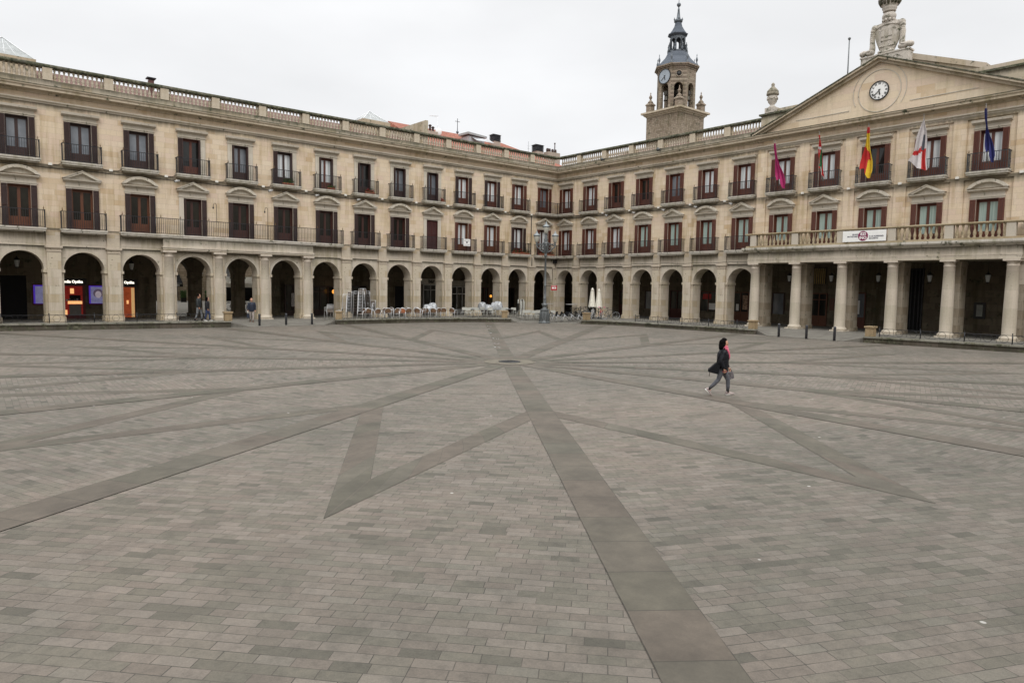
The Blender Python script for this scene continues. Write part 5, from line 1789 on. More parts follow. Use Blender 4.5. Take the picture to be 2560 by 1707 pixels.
# ---- carved coat of arms on the pediment
ca = place_thing('coat_of_arms', 'R', 30.0, -0.45, 17.17, 'carved pale stone coat of arms with crown standing on the pediment top', 'sculpture')
ca.scale = (0.8, 0.8, 0.8)
g = MB()
g.prism([(-1.75, -0.9), (1.9, -0.9), (1.9, 1.15), (-1.75, 1.15)], -0.55, 0.35)
g.box(-1.82, 1.97, -0.58, 0.40, 1.15, 1.26)
for dx in (-0.9, 0.0, 0.9):
    g.tube([(dx - 0.35, 0.36, 0.7), (dx + 0.05, 0.36, 0.98), (dx + 0.4, 0.36, 0.72)], 0.02, 5)
g.build('pedestal', carved_stone, ca)
g = MB()
NR = 14
prev = []
outl = []
for i in range(NR + 1):
    t_ = i / NR
    z = 1.3 + 2.35 * t_
    hw_ = 0.42 + 0.62 * (math.sin(min(1, t_ * 1.15) * PI / 2)) ** 0.9 - (0.10 if t_ > 0.93 else 0)
    outl.append((hw_, z))
vs, fs = [], []
NCc = 10
for i, (hw_, z) in enumerate(outl):
    for j in range(NCc + 1):
        u = -1 + 2 * j / NCc
        vs.append((hw_ * u, 0.30 - 0.22 * u * u + 0.02 * math.sin(7 * u + z * 5), z))
o0 = len(vs)
for i, (hw_, z) in enumerate(outl):
    for j in range(NCc + 1):
        u = -1 + 2 * j / NCc
        vs.append((hw_ * u, -0.25 + 0.15 * u * u, z))
K = NCc + 1
for i in range(NR):
    for j in range(NCc):
        fs.append((i * K + j, i * K + j + 1, (i + 1) * K + j + 1, (i + 1) * K + j))
        fs.append((o0 + i * K + j + 1, o0 + i * K + j, o0 + (i + 1) * K + j, o0 + (i + 1) * K + j + 1))
    fs.append((i * K, (i + 1) * K, o0 + (i + 1) * K, o0 + i * K))
    fs.append(((i + 1) * K + NCc, i * K + NCc, o0 + i * K + NCc, o0 + (i + 1) * K + NCc))
fs.append(tuple(NR * K + j for j in range(K)) + tuple(o0 + NR * K + j for j in range(NCc, -1, -1)))
fs.append(tuple(range(K)) + tuple(o0 + j for j in range(NCc, -1, -1)))
g.add(vs, fs, 0, False)
# relief on the shield: castle towers with birds, a band, lower ornament and a beaded rim
for dx in (-0.28, 0.28):
    g.box(dx - 0.14, dx + 0.14, 0.25, 0.33, 2.55, 3.05)
    for q_ in (-0.11, 0.0, 0.11):
        g.box(dx + q_ - 0.03, dx + q_ + 0.03, 0.25, 0.33, 3.05, 3.13)
    g.ball((dx * 2.0, 0.2, 3.1), 0.08, 8, 0, (1.4, 0.8, 0.8))
g.box(-0.42, 0.42, 0.24, 0.33, 2.22, 2.30)
for i in range(9):
    a = -0.5 + i * 0.125
    g.ball((a, 0.26 - 0.1 * a * a, 1.78 + 0.22 * a * a), 0.075, 7)
for i in range(13):
    t_ = i / 12
    a = -0.8 + 1.6 * t_
    g.ball((a, 0.28 - 0.2 * a * a, 3.42 + 0.08 * math.cos(a * 3)), 0.10, 7)
g.build('shield', carved_stone, ca)
g = MB()
g.ball((0.0, 0.0, 4.12), 0.50, 18, 0, (1.05, 0.9, 0.88))
g.lathe([(0.36, 3.58), (0.30, 3.66), (0.36, 3.76)], 16)
for i in range(9):
    a = 2 * PI * i / 9
    g.ball((0.42 * math.cos(a), 0.40 * math.sin(a), 3.8), 0.12, 7)
g.build('helmet_ball', carved_stone, ca)
g = MB()
g.lathe([(0.44, 4.46), (0.48, 4.52), (0.46, 4.60), (0.52, 4.68), (0.54, 4.78), (0.52, 4.84), (0.58, 4.90), (0.64, 5.1), (0.72, 5.22), (0.60, 5.24), (0.45, 5.1)], 22, smooth=True)
g.build('crown_band', carved_stone, ca)
g = MB()
for i in range(14):
    a = 2 * PI * i / 14
    g.tube([(0.60 * math.cos(a), 0.60 * math.sin(a), 5.0), (0.70 * math.cos(a), 0.70 * math.sin(a), 5.25), (0.78 * math.cos(a), 0.78 * math.sin(a), 5.5)], [0.09, 0.13, 0.08], 7)
    g.ball((0.76 * math.cos(a + 0.2), 0.76 * math.sin(a + 0.2), 5.35), 0.10, 7)
g.build('crown_leaves', ashlar('dark_weathered_stone', [(0.0, (0.12, 0.11, 0.09)), (1.0, (0.2, 0.18, 0.15))], 3, 3, 0.9, 0.8, lichen=0.6), ca)
g = MB()
for sg in (-1, 1):
    # scroll shoulder
    g.ball((sg * 1.02, 0.05, 3.42), 0.27, 12)
    g.ball((sg * 1.12, 0.1, 3.22), 0.22, 10)
    pts = [(sg * 1.14, 0.1, 3.1), (sg * 1.17, 0.1, 2.7), (sg * 1.15, 0.1, 2.3), (sg * 1.12, 0.1, 1.95), (sg * 1.18, 0.1, 1.6)]
    g.tube(pts, [0.15, 0.19, 0.19, 0.22, 0.26], 12)
    for k in range(9):
        for q_ in (-1, 0, 1):
            g.ball((sg * 1.15 + q_ * 0.10, 0.24 - abs(q_) * 0.05, 3.0 - 0.16 * k), 0.075, 6, 0, (1, 1, 1.3))
    for k in range(7):
        a = k / 6
        g.ball((sg * (1.1 + 0.72 * a), 0.22, 1.52 - 0.06 * math.sin(a * 6)), 0.23 - 0.03 * math.sin(a * 5), 9, 0, (1, 1.1, 0.9))
        g.ball((sg * (1.2 + 0.66 * a), 0.36, 1.66 - 0.12 * a), 0.11, 7)
g.tube([(-0.6, 0.15, 1.38), (0.0, 0.25, 1.36), (0.6, 0.15, 1.38)], [0.16, 0.12, 0.16], 9)
g.build('garlands', carved_stone, ca)
# lightning pole
lp = tag(MB().tube([(0, 0, 0), (0, 0, 4.05)], [0.05, 0.035], 6).ball((0, 0, 4.05), 0.10, 10).build('lightning_pole', iron_grey, None, RF(26.7, -2.2, 16.3)), 'thin grey pole with ball tip left of the coat of arms', 'pole')

# ------------------------------------------------------------------ things on the left roof
def on_roof(name, s, d, z, label, cat, group=None):
    return tag(empty(name, LF(s, d, z), ROT['L']), label, cat, group)
sky_glass = simple('dirty_skylight_glass', (0.27, 0.285, 0.28), 0.5, 0, 0.2, 3)
def pyramid(s, d, z, w_, h_, label):
    o = on_roof('pyramid_skylight', s, d, z, label, 'skylight', 'glass pyramid skylights on the left roof')
    g = MB()
    g.add([(-w_, -w_, 0), (w_, -w_, 0), (w_, w_, 0), (-w_, w_, 0), (0, 0, h_)], [(0, 1, 4), (1, 2, 4), (2, 3, 4), (3, 0, 4), (3, 2, 1, 0)])
    g.build('glazing', sky_glass, o)
    g = MB()
    for a, b_ in ((-1, -1), (1, -1), (1, 1), (-1, 1)):
        g.tube([(a * w_, b_ * w_, 0), (0, 0, h_ + 0.02)], 0.03, 5)
        for q_ in (0.33, 0.66):
            g.tube([(a * w_ * (1 - 2 * q_) if False else a * w_ * (1 - q_), b_ * w_ * (1 - q_), h_ * q_), (-b_ * w_ * (1 - q_), a * w_ * (1 - q_), h_ * q_)], 0.018, 4)
    for t_ in (-0.4, 0.0, 0.4):
        g.tube([(t_ * w_, w_, 0), (t_ * w_ * 0.1, w_ * 0.1, h_ * 0.9)], 0.016, 4)
        g.tube([(w_, t_ * w_, 0), (w_ * 0.1, t_ * w_ * 0.1, h_ * 0.9)], 0.016, 4)
    g.build('glazing_bars', alu, o)
    g = MB()
    g.box(-w_ - 0.08, w_ + 0.08, -w_ - 0.08, w_ + 0.08, -1.4, 0.0)
    g.build('kerb', parapet_stone, o)
pyramid(43.3, -5.0, 16.55, 1.5, 1.4, 'large greyish glass pyramid skylight at the far left roof edge')
pyramid(17.2, -6.0, 17.0, 1.25, 1.0, 'smaller pale glass pyramid skylight over the middle of the left roof')
ch_brick = ashlar('chimney_render', [(0.0, (0.36, 0.30, 0.25)), (1.0, (0.46, 0.40, 0.34))], 3, 3, 0.95, 0.5)
def vent_stack(s, d, z, label, w_=0.55, h_=0.9):
    o = on_roof('chimney', s, d, z, label, 'chimney', 'louvred chimneys on the red roof')
    g = MB()
    g.box(-w_ * 0.9, w_ * 0.9, -w_ * 0.8, w_ * 0.8, -1.2, 0.25)
    g.build('chimney_stack', ch_brick, o)
    g = MB()
    for i in range(5):
        zz = 0.25 + i * h_ * 0.16
        g.prism([(-w_, zz), (w_, zz), (w_ * 0.92, zz + h_ * 0.10), (-w_ * 0.92, zz + h_ * 0.10)], -w_ * 0.85, w_ * 0.85)
    g.box(-w_ * 0.85, w_ * 0.85, -w_ * 0.7, w_ * 0.7, 0.25, 0.25 + h_ * 0.8)
    g.add([(-w_ * 1.12, -w_, 0.25 + h_ * 0.8), (w_ * 1.12, -w_, 0.25 + h_ * 0.8), (w_ * 1.12, w_, 0.25 + h_ * 0.8), (-w_ * 1.12, w_, 0.25 + h_ * 0.8), (-w_ * 0.6, 0, 0.4 + h_ * 0.8), (w_ * 0.6, 0, 0.4 + h_ * 0.8)], [(0, 1, 5, 4), (1, 2, 5), (2, 3, 4, 5), (3, 0, 4), (3, 2, 1, 0)])
    g.build('louvred_cowl', iron, o)
vent_stack(3.15, -6, 17.15, 'square black louvred chimney cowl on the red tile roof', 0.45, 0.8)
vent_stack(-2.6, -6, 16.95, 'square black louvred chimney cowl nearest the corner, on pale stack', 0.5, 0.8)
o = on_roof('chimney', -4.65, -6, 15.6, 'wide pale chimney with several pots just behind the corner', 'chimney')
g = MB()
g.box(-0.85, 0.85, -0.4, 0.4, 0, 1.75)
g.build('chimney_stack', ch_brick, o)
g = MB()
for x in (-0.5, -0.1, 0.35, 0.65):
    g.lathe([(0.13, 1.75), (0.15, 2.0), (0.12, 2.1), (0.12, 2.15)], 8, x, 0)
g.tube([(-0.42, 0, 1.8), (-0.42, 0, 2.75)], 0.055, 8)
g.ball((-0.42, 0, 2.8), 0.09, 8)
g.build('chimney_pots', MATS['dull_brass'] if False else simple('sooty_pots', (0.05, 0.03, 0.025), 0.8), o)
for s, z, w_, lab in ((34.85, 16.6, 0.17, 'small red-brown chimney pot with cap on the left roof, alone'),):
    o = on_roof('chimney', s, -5.0, z - 1.6, lab, 'chimney')
    g = MB()
    g.box(-w_, w_, -w_, w_, 0, 1.75 + 0.2)
    g.build('chimney_stack', simple('brown_flue', (0.10, 0.04, 0.035), 0.7), o)
    g = MB()
    g.box(-w_ * 1.7, w_ * 1.7, -w_ * 1.7, w_ * 1.7, 2.05, 2.12)
    g.box(-w_ * 0.8, w_ * 0.8, -w_ * 0.8, w_ * 0.8, 1.95, 2.05)
    g.build('cap', iron, o)
o = on_roof('chimney', 10.9, -6, 16.0, 'pale chimney block with three dark cowled pots before the aerial', 'chimney')
g = MB()
g.box(-0.65, 0.65, -0.35, 0.35, 0, 1.25)
g.build('chimney_stack', ch_brick, o)
g = MB()
for x, h_ in ((0.42, 0.38), (0.0, 0.5), (-0.32, 0.36)):
    g.lathe([(0.11, 1.25), (0.11, 1.25 + h_)], 8, x, 0)
    g.lathe([(0.16, 1.27 + h_), (0.17, 1.31 + h_), (0.05, 1.40 + h_)], 8, x, 0)
g.build('chimney_pots', MATS['sooty_pots'], o)
o = on_roof('satellite_dish', 9.95, -6, 16.9, 'white satellite dish at the foot of the tall aerial', 'satellite dish')
g = MB()
g.ball((0, 0, 0.45), 0.36, 14, 0, (1, 0.3, 1))
g.build('dish', white_paint, o)
g = MB()
g.tube([(0, -0.05, -0.6), (0, -0.05, 0.4)], 0.03, 6)
g.build('mount', iron_grey, o)
o = on_roof('tv_aerial', 9.99, -6.1, 16.6, 'tall thin television aerial with cross elements on the left roof', 'aerial')
g = MB()
g.tube([(0, 0, 0), (0, 0, 2.35)], 0.018, 5)
g.build('mast', alu, o)
g = MB()
g.tube([(-0.05, 0, 2.22), (0.95, 0, 2.12)], 0.012, 4)
for i in range(5):
    x = 0.1 + 0.16 * i
    g.tube([(x, -0.22, 2.2 - 0.1 * x), (x, 0.22, 2.2 - 0.1 * x)], 0.008, 4)
    g.tube([(x, 0, 2.1), (x, 0, 2.28)], 0.008, 4)
g.build('elements', alu, o)
o = on_roof('tv_aerial', -1.3, -6, 16.5, 'short thin aerial rod near the corner chimneys', 'aerial')
g = MB()
g.tube([(0, 0, 0), (0, 0, 1.6)], 0.014, 5)
g.build('mast', iron_grey, o)
g = MB()
for z in (0.85, 1.1):
    g.tube([(-0.2, 0, z), (0.2, 0, z)], 0.008, 4)
g.build('elements', iron_grey, o)
o = on_roof('roof_skylight', 6.0, -5.2, 16.6, 'flat grey roof window box standing open on the red tiles', 'skylight')
g = MB()
g.prism([(1.5, 0.75), (-0.75, 0.62), (-0.75, 0.80), (1.5, 0.95)], -1.0, 0.6)
g.build('lid', simple('grey_metal_lid', (0.34, 0.35, 0.35), 0.4, 0.3), o)
g = MB()
g.add([(1.0, 0.4, 0.55), (-0.8, 0.9, 0.45), (-1.2, 1.2, 0.15), (0.7, 0.9, 0.2)], [(0, 1, 2, 3), (3, 2, 1, 0)])
g.box(-0.6, 1.3, -0.9, 0.4, -0.3, 0.62)
g.build('window_box', clear_cover, o)
o = on_roof('roof_cross', 5.67, -9.0, 17.4, 'iron cross on a turned finial rising behind the left roof', 'cross')
g = MB()
g.lathe([(0.26, 0.0), (0.16, 0.35), (0.10, 0.5), (0.15, 0.62), (0.08, 0.74), (0.06, 0.9), (0.14, 1.0), (0.13, 1.1), (0.05, 1.2), (0.04, 1.4)], 10)
g.build('finial', lead, o)
g = MB()
g.tube([(0, 0, 1.3), (0, 0, 2.4)], 0.03, 5)
g.tube([(-0.3, 0, 2.1), (0.3, 0, 2.1)], 0.025, 5)
g.build('cross_bars', iron, o)
# ------------------------------------------------------------------ church tower behind the corner
TS = 1.038
tz = lambda z: (z - 2.85) * TS + 2.85
tw = tag(empty('church_tower', (35.2, 13.3, 0), 0), 'octagonal stone bell tower with slate spire rising behind the town hall', 'tower')
g = MB()
g.box(-2.85, 2.85, -2.85, 2.85, 0, tz(26.4))
g.build('square_base', rubble, tw)
g = MB()
zt = tz(26.4)
g.box(-2.95, 2.95, -2.95, 2.95, zt, zt + 0.18)
g.box(-3.15, 3.15, -3.15, 3.15, zt + 0.18, zt + 0.42)
g.box(-3.45, 3.45, -3.45, 3.45, zt + 0.42, zt + 0.66)
g.build('base_cornice', cornice_stone, tw)
Z1 = zt + 0.66
Z2 = tz(32.4)
RO = 2.55
oc = lambda r_, a_=22.5: [(r_ / math.cos(R(22.5)) * math.cos(R(a_ + 45 * i)), r_ / math.cos(R(22.5)) * math.sin(R(a_ + 45 * i))) for i in range(8)]
# belfry: eight faces each with an arched opening
half = RO * math.tan(R(22.5))
def rotz(vs, a, tx=0, ty=0):
    c, s = math.cos(a), math.sin(a)
    return [(x * c - y * s, x * s + y * c, z) for x, y, z in vs]
g = MB()
for i in range(8):
    q = MB()
    wd = 0.62
    zs = Z1 + 3.05
    q.box(wd, half, -(RO), -(RO - 0.5), Z1, zs)
    q.box(-half, -wd, -(RO), -(RO - 0.5), Z1, zs)
    arch_face(q, 0.0, wd, zs, Z2, half, -RO, -(RO - 0.5), 10)
    g.add(rotz(q.v, R(45 * i)), q.f)
g.build('belfry', tower_stone, tw)
g = MB()
P8 = oc(RO - 0.52)
g.slabpoly(P8, Z2 - 0.3, Z2 - 0.1)
g.slabpoly(P8, Z1 - 0.0, Z1 + 0.08)
g.lathe([(0.35, Z1), (0.35, Z2)], 6)
g.build('belfry_floor', dark_void, tw)
g = MB()
for r0, z0, z1 in ((RO + 0.06, Z2, Z2 + 0.22), (RO + 0.22, Z2 + 0.22, Z2 + 0.42), (RO + 0.42, Z2 + 0.42, Z2 + 0.60)):
    g.slabpoly(oc(r0), z0, z1)
g.build('belfry_cornice', tower_stone, tw)
bellm = simple('dark_bronze', (0.05, 0.045, 0.035), 0.4, 0.7)
for i in range(8):
    a = R(45 * i) - PI / 2
    g = MB()
    g.lathe([(0.42, 0.0), (0.36, 0.12), (0.28, 0.4), (0.24, 0.62), (0.10, 0.75)], 12, (RO - 0.45) * math.cos(a), (RO - 0.45) * math.sin(a), Z1 + 1.35)
    g.box((RO - 0.45) * math.cos(a) - 0.28, (RO - 0.45) * math.cos(a) + 0.28, (RO - 0.45) * math.sin(a) - 0.28, (RO - 0.45) * math.sin(a) + 0.28, Z1 + 2.15, Z1 + 2.65)
    if i in (0, 6, 7):
        g.build('bell', bellm, tw)
# clock on the face towards the left, oculus on the middle one
cw = empty('clock_mount', (0, 0, 0))
cw.parent = tw
cw.rotation_euler = (0, 0, PI / 2)
clk = clock(tw, (0, 0, 0), 0.95, False, 'clock', simple('grey_clock_face', (0.30, 0.34, 0.38), 0.5))
clk.rotation_euler = (0, 0, PI / 2)
clk.location = (-RO - 0.02, 0.05, Z2 - 0.95)
bpy.data.objects.remove(cw)
g = MB()
a = R(225)
d_ = Vector((math.cos(a), math.sin(a), 0))
u_ = Vector((-math.sin(a), math.cos(a), 0))
c_ = d_ * (RO + 0.01) + Vector((0, 0, Z2 - 0.75))
ring = [c_ + u_ * 0.42 * math.cos(2 * PI * i / 20) + Vector((0, 0, 0.42 * math.sin(2 * PI * i / 20))) for i in range(21)]
g.tube(ring, 0.08, 6)
g.build('oculus_ring', tower_stone, tw)
g = MB()
g.tube([tuple(c_ - d_ * 0.02), tuple(c_ + d_ * 0.03)], 0.40, 20)
g.build('oculus', black, tw)
# slate stages
Z3 = Z2 + 0.60
zt2 = tz(35.1)
g = MB()
def oct_loft(g, rings, a_=22.5):
    vs, fs = [], []
    for r_, z in rings:
        vs += [(x, y, z) for x, y in oc(r_, a_)]
    for j in range(len(rings) - 1):
        for i in range(8):
            k = (i + 1) % 8
            fs.append((j * 8 + i, j * 8 + k, (j + 1) * 8 + k, (j + 1) * 8 + i))
    fs.append(tuple(range(7, -1, -1)))
    fs.append(tuple((len(rings) - 1) * 8 + i for i in range(8)))
    g.add(vs, fs)
oct_loft(g, [(RO + 0.30, Z3), (RO + 0.05, Z3 + 0.25), (1.75, Z3 + 1.25), (1.32, zt2 - 0.1)])
g.build('lower_spire', slate, tw)
g = MB()
oct_loft(g, [(1.15, zt2 - 0.1), (1.22, zt2), (1.22, zt2 + 0.16), (1.05, zt2 + 0.2)])
for i in range(8):
    a = R(22.5 + 45 * i)
    x, y = 1.0 * math.cos(a), 1.0 * math.sin(a)
    g.lathe([(0.13, zt2 + 0.2), (0.11, zt2 + 1.95), (0.15, zt2 + 2.05)], 8, x, y)
    x, y = 1.28 * math.cos(a), 1.28 * math.sin(a)
    g.lathe([(0.16, zt2), (0.17, zt2 + 0.4), (0.08, zt2 + 0.75), (0.14, zt2 + 0.85), (0.03, zt2 + 1.15), (0.07, zt2 + 1.2), (0.02, zt2 + 1.3)], 8, x, y)
zl = tz(37.35)
q = MB()
for i in range(8):
    q2 = MB()
    h2 = 0.95 * math.tan(R(22.5))
    arch_face(q2, 0.0, 0.26, zl - 0.75, zl - 0.1, h2, -0.98, -0.85, 8)
    g.add(rotz(q2.v, R(45 * i)), q2.f)
g.build('lantern_stage', lead, tw)
g = MB()
oct_loft(g, [(1.05, zl - 0.15), (1.28, zl), (1.34, zl + 0.12), (1.15, zl + 0.2), (0.85, zl + 0.65), (0.55, zl + 1.2), (0.42, zl + 1.75), (0.42, zl + 1.8)])
g.build('upper_spire', slate, tw)
g = MB()
zc_ = zl + 1.8
g.lathe([(0.42, zc_), (0.58, zc_ + 0.08), (0.62, zc_ + 0.35), (0.50, zc_ + 0.42), (0.30, zc_ + 0.5), (0.22, zc_ + 0.95), (0.13, zc_ + 1.7), (0.17, zc_ + 1.75), (0.14, zc_ + 1.8), (0.05, zc_ + 2.3)], 12)
for i in range(4):
    a = R(45 + 90 * i)
    g.lathe([(0.10, 0.0), (0.02, 0.35)], 6, 0.56 * math.cos(a), 0.56 * math.sin(a), zc_ + 0.38)
g.ball((0, 0, zc_ + 2.45), 0.29, 14)
g.tube([(0, 0, zc_ + 2.7), (0, 0, zc_ + 3.9)], 0.035, 6)
g.tube([(-0.3, 0.3, zc_ + 3.4), (0.3, -0.3, zc_ + 3.4)], 0.03, 6)
g.build('spire_finial', lead, tw)
def finial_mesh(h, r_):
    q = MB()
    q.lathe([(r_, 0), (r_ * 1.1, h * 0.05), (r_ * 0.5, h * 0.22), (r_ * 0.28, h * 0.32), (r_ * 0.62, h * 0.45), (r_ * 0.66, h * 0.55), (r_ * 0.25, h * 0.72), (r_ * 0.12, h * 0.78), (r_ * 0.26, h * 0.86), (r_ * 0.05, h)], 10)
    return q
for sx, sy in ((-1, -1), (1, -1), (-1, 1), (1, 1)):
    g = MB()
    g.box(-0.42, 0.42, -0.42, 0.42, 0, 1.05)
    g.box(-0.52, 0.52, -0.52, 0.52, 1.05, 1.2)
    g.add([(-0.5, -0.5, 1.2), (0.5, -0.5, 1.2), (0.5, 0.5, 1.2), (-0.5, 0.5, 1.2), (0, 0, 1.75)], [(0, 1, 4), (1, 2, 4), (2, 3, 4), (3, 0, 4)])
    q = finial_mesh(1.5, 0.36)
    g.add([(x, y, z + 1.45) for x, y, z in q.v], q.f, 0, True)
    g.build('corner_pinnacle', tower_stone, tw, (sx * 2.5, sy * 2.5, Z1))
for i in range(8):
    a = R(22.5 + 45 * i)
    g = finial_mesh(1.7, 0.24)
    g.build('roof_finial', lead, tw, ((RO + 0.25) * math.cos(a), (RO + 0.25) * math.sin(a), Z3))
# ------------------------------------------------------------------ street seen through the passage
g = MB()
g.add([(-62, 6.38, 0.262), (12, 6.38, 0.262), (12, 18.3, 1.10), (-62, 18.3, 1.10), (12, 26, 1.12), (-62, 26, 1.12)], [(0, 1, 2, 3), (3, 2, 4, 5)])
tag(g.build('street_paving', street_m), kind='structure')
ZS = 1.08
st = tag(empty('street_building', (0, 19.5, 0), 0), 'brown rubble stone building seen through the open passage arches', 'building')
g = MB()
g.box(-60, 10, 0, 6, 0.9, 13)
g.build('wall', street_wall, st)
for x0, x1, z0, z1 in ((-31.2, -30.0, 3.75, 5.6), (-25.9, -25.1, 3.35, 5.2), (-34.5, -33.2, 3.75, 5.6), (-28.6, -27.7, 3.75, 5.6)):
    g = MB()
    g.box(x0 - 0.15, x1 + 0.15, -0.05, 0.0, z0 - 0.15, z1 + 0.15)
    w1 = g.build('window', trim_stone, st)
    g = MB()
    g.box(x0, x1, -0.08, -0.05, z0, z1)
    g.build('glass_pane', glass_painted_sky, w1)
    g = MB()
    for k in range(9):
        x = x0 + (x1 - x0) * k / 8
        g.box(x - 0.01, x + 0.01, -0.25, -0.23, z0, z0 + 0.9)
    g.box(x0 - 0.1, x1 + 0.1, -0.27, -0.22, z0 + 0.9, z0 + 0.94)
    g.box(x0 - 0.15, x1 + 0.15, -0.3, -0.0, z0 - 0.1, z0 - 0.02)
    g.build('balcony_rail', white_paint, w1)
aw = tag(empty('shop_awning', (-30.9, 19.45, 0), 0), 'black shop awning with white oval emblem beyond the passage', 'awning')
g = MB()
g.add([(-1.6, 0, 3.55), (1.3, 0, 3.55), (1.3, -1.2, 2.72), (-1.6, -1.2, 2.72)], [(0, 1, 2, 3), (3, 2, 1, 0)])
g.box(-1.6, 1.3, -1.22, -1.19, 2.42, 2.70)
g.box(-1.6, 1.1, -0.1, 0.0, ZS, 3.55)
g.build('awning_cloth', black, aw)
g = MB()
pts = []
for i in range(25):
    a = 2 * PI * i / 24
    pts.append((0.32 + 0.36 * math.cos(a), -0.62 - 0.28 * math.sin(-a) - 0.03, 3.14 + 0.20 * math.sin(a)))
g.tube(pts, 0.025, 5)
g.box(-1.5, 1.2, -1.24, -1.22, 2.69, 2.72)
g.box(-0.3, 1.0, -1.24, -1.225, 2.50, 2.58)
g.build('emblem', white_paint, aw)
aw = tag(empty('terrace_awning', (-24.6, 18.0, 0), 0), 'wide cream awning over the street terrace, seen through the passage', 'awning')
g = MB()
g.add([(-2.4, 1.45, 3.45), (2.8, 1.45, 3.45), (2.8, 0, 2.80), (-2.4, 0, 2.80)], [(0, 1, 2, 3), (3, 2, 1, 0)])
g.box(-2.4, 2.8, -0.02, 0.0, 2.42, 2.80)
g.build('awning_cloth', white_fabric, aw)
g = MB()
for x in (-2.3, 0.2, 2.7):
    g.tube([(x, 0.05, ZS), (x, 0.05, 2.6)], 0.04, 6)
    g.tube([(x, 0.1, 2.5), (x, 1.4, 3.3)], 0.03, 5)
g.build('awning_posts', iron, aw)
g = MB()
g.box(-2.4, 2.8, 1.38, 1.48, ZS, 2.8)
g.build('dark_shopfront', dark_void, aw)
for x, y, lab in ((-29.75, 17.6, 'clipped green shrub in a dark planter beyond the left passage arch'), (-27.75, 17.2, 'green hedge plant in a box beside the inner pier of the passage')):
    pl = tag(empty('potted_shrub', (x, y, 1.03), 0), lab, 'plant')
    g = MB()
    g.box(-0.2, 0.2, -0.2, 0.2, 0, 0.42)
    g.build('planter', black, pl)
    g = MB()
    for i in range(420):
        a, b_, r_ = random.uniform(0, 2 * PI), random.uniform(-1, 1), random.uniform(0.75, 1.05)
        c_ = Vector((0.24 * r_ * math.cos(a), 0.24 * r_ * math.sin(a), 0.72 + 0.34 * b_))
        n1 = Vector((random.uniform(-1, 1), random.uniform(-1, 1), random.uniform(-1, 1))).normalized() * 0.05
        n2 = n1.orthogonal().normalized() * 0.035
        g.add([tuple(c_ + n1), tuple(c_ + n2), tuple(c_ - n1), tuple(c_ - n2)], [(0, 1, 2, 3)])
    g.box(-0.16, 0.16, -0.16, 0.16, 0.4, 0.98)
    g.build('foliage', leaf, pl)
# the two ranges that close the square behind the viewpoint: what the windows and the floor see
def closing_range(x0, x1, y0, y1, along_x):
    m = MB()
    L0, L1 = (x0, x1) if along_x else (y0, y1)
    n = int((L1 - L0) / 3.2)
    st_ = (L1 - L0) / n
    for i in range(n):
        a, b_ = L0 + st_ * i, L0 + st_ * (i + 1)
        c = (a + b_) / 2
        def bx(u0, u1, z0, z1, dep=0.0):
            if along_x:
                m.box(u0, u1, y0, y1 - dep, z0, z1)
            else:
                m.box(x0, x1 - dep, u0, u1, z0, z1)
        bx(a, c - 1.05, 0, 4.6)
        bx(c + 1.05, b_, 0, 4.6)
        bx(a, b_, 4.6, 5.95)
        bx(c - 1.05, c + 1.05, 0, 4.6, 4.0)
        for z0_, z1_ in ((5.95, 8.4), (9.95, 12.34)):
            bx(a, c - 0.56, z0_, z1_)
            bx(c + 0.56, b_, z0_, z1_)
            bx(c - 0.56, c + 0.56, z0_, z1_, 0.4)
        bx(a, b_, 8.4, 9.95)
        bx(a, b_, 12.34, 15.5)
    return m
tag(closing_range(-61.5, 6, -71, -61.0, True).build('closing_building_range', wall_stone), kind='structure')
tag(closing_range(-71, -61.5, -61.0, 6, False).build('closing_building_range', wall_stone), kind='structure')
# ------------------------------------------------------------------ street furniture
def bollard():
    g = MB()
    g.lathe([(0.075, -0.05), (0.075, 0.74), (0.082, 0.76), (0.082, 0.80), (0.05, 0.83), (0.0, 0.84)], 16)
    return g
bme = bollard()
bb = bme.mesh('bollard')
bb.materials.append(simple('dark_grey_bollard_paint', (0.045, 0.047, 0.055), 0.5))
for i, (x, y, side) in enumerate(((-30.6, -3.9, 'L'), (-28.75, -3.8, 'L'), (-26.9, -3.8, 'L'), (-5.9, -27.0, 'R'), (-5.95, -28.85, 'R'), (-5.98, -30.6, 'R'))):
    o = inst('bollard', bb, None, (x, y, 0.0))
    tag(o, 'dark grey bollard, %s from left %s' % (ORD[i % 3], 'before the passage arches on the left' if side == 'L' else 'before the porch steps on the right'), 'bollard', 'bollards at the plaza openings')

# lamp post
lp = tag(empty('lamp_post', (-9.2, -8.5, 0.0), 0), 'ornate grey iron lamp post with lanterns near the inner corner', 'lamp post')
g = MB()
oct8 = lambda r_, z: (r_, z)
g.lathe([(0.50, 0.0), (0.50, 0.08), (0.44, 0.12), (0.41, 0.2), (0.38, 0.62), (0.35, 0.98), (0.38, 1.02), (0.40, 1.08), (0.34, 1.12)], 8, smooth=False, rot=R(22.5))
for i in range(8):
    a = R(22.5 + 45 * i)
    g.tube([(0.425 * math.cos(a), 0.425 * math.sin(a), 0.15), (0.36 * math.cos(a), 0.36 * math.sin(a), 1.0)], 0.03, 6)
    a2 = R(45 * i)
    g.box(0.35 * math.cos(a2) - 0.05, 0.35 * math.cos(a2) + 0.05, 0.35 * math.sin(a2) - 0.05, 0.35 * math.sin(a2) + 0.05, 0.35, 0.82)
g.build('pedestal', iron_grey, lp)
g = MB()
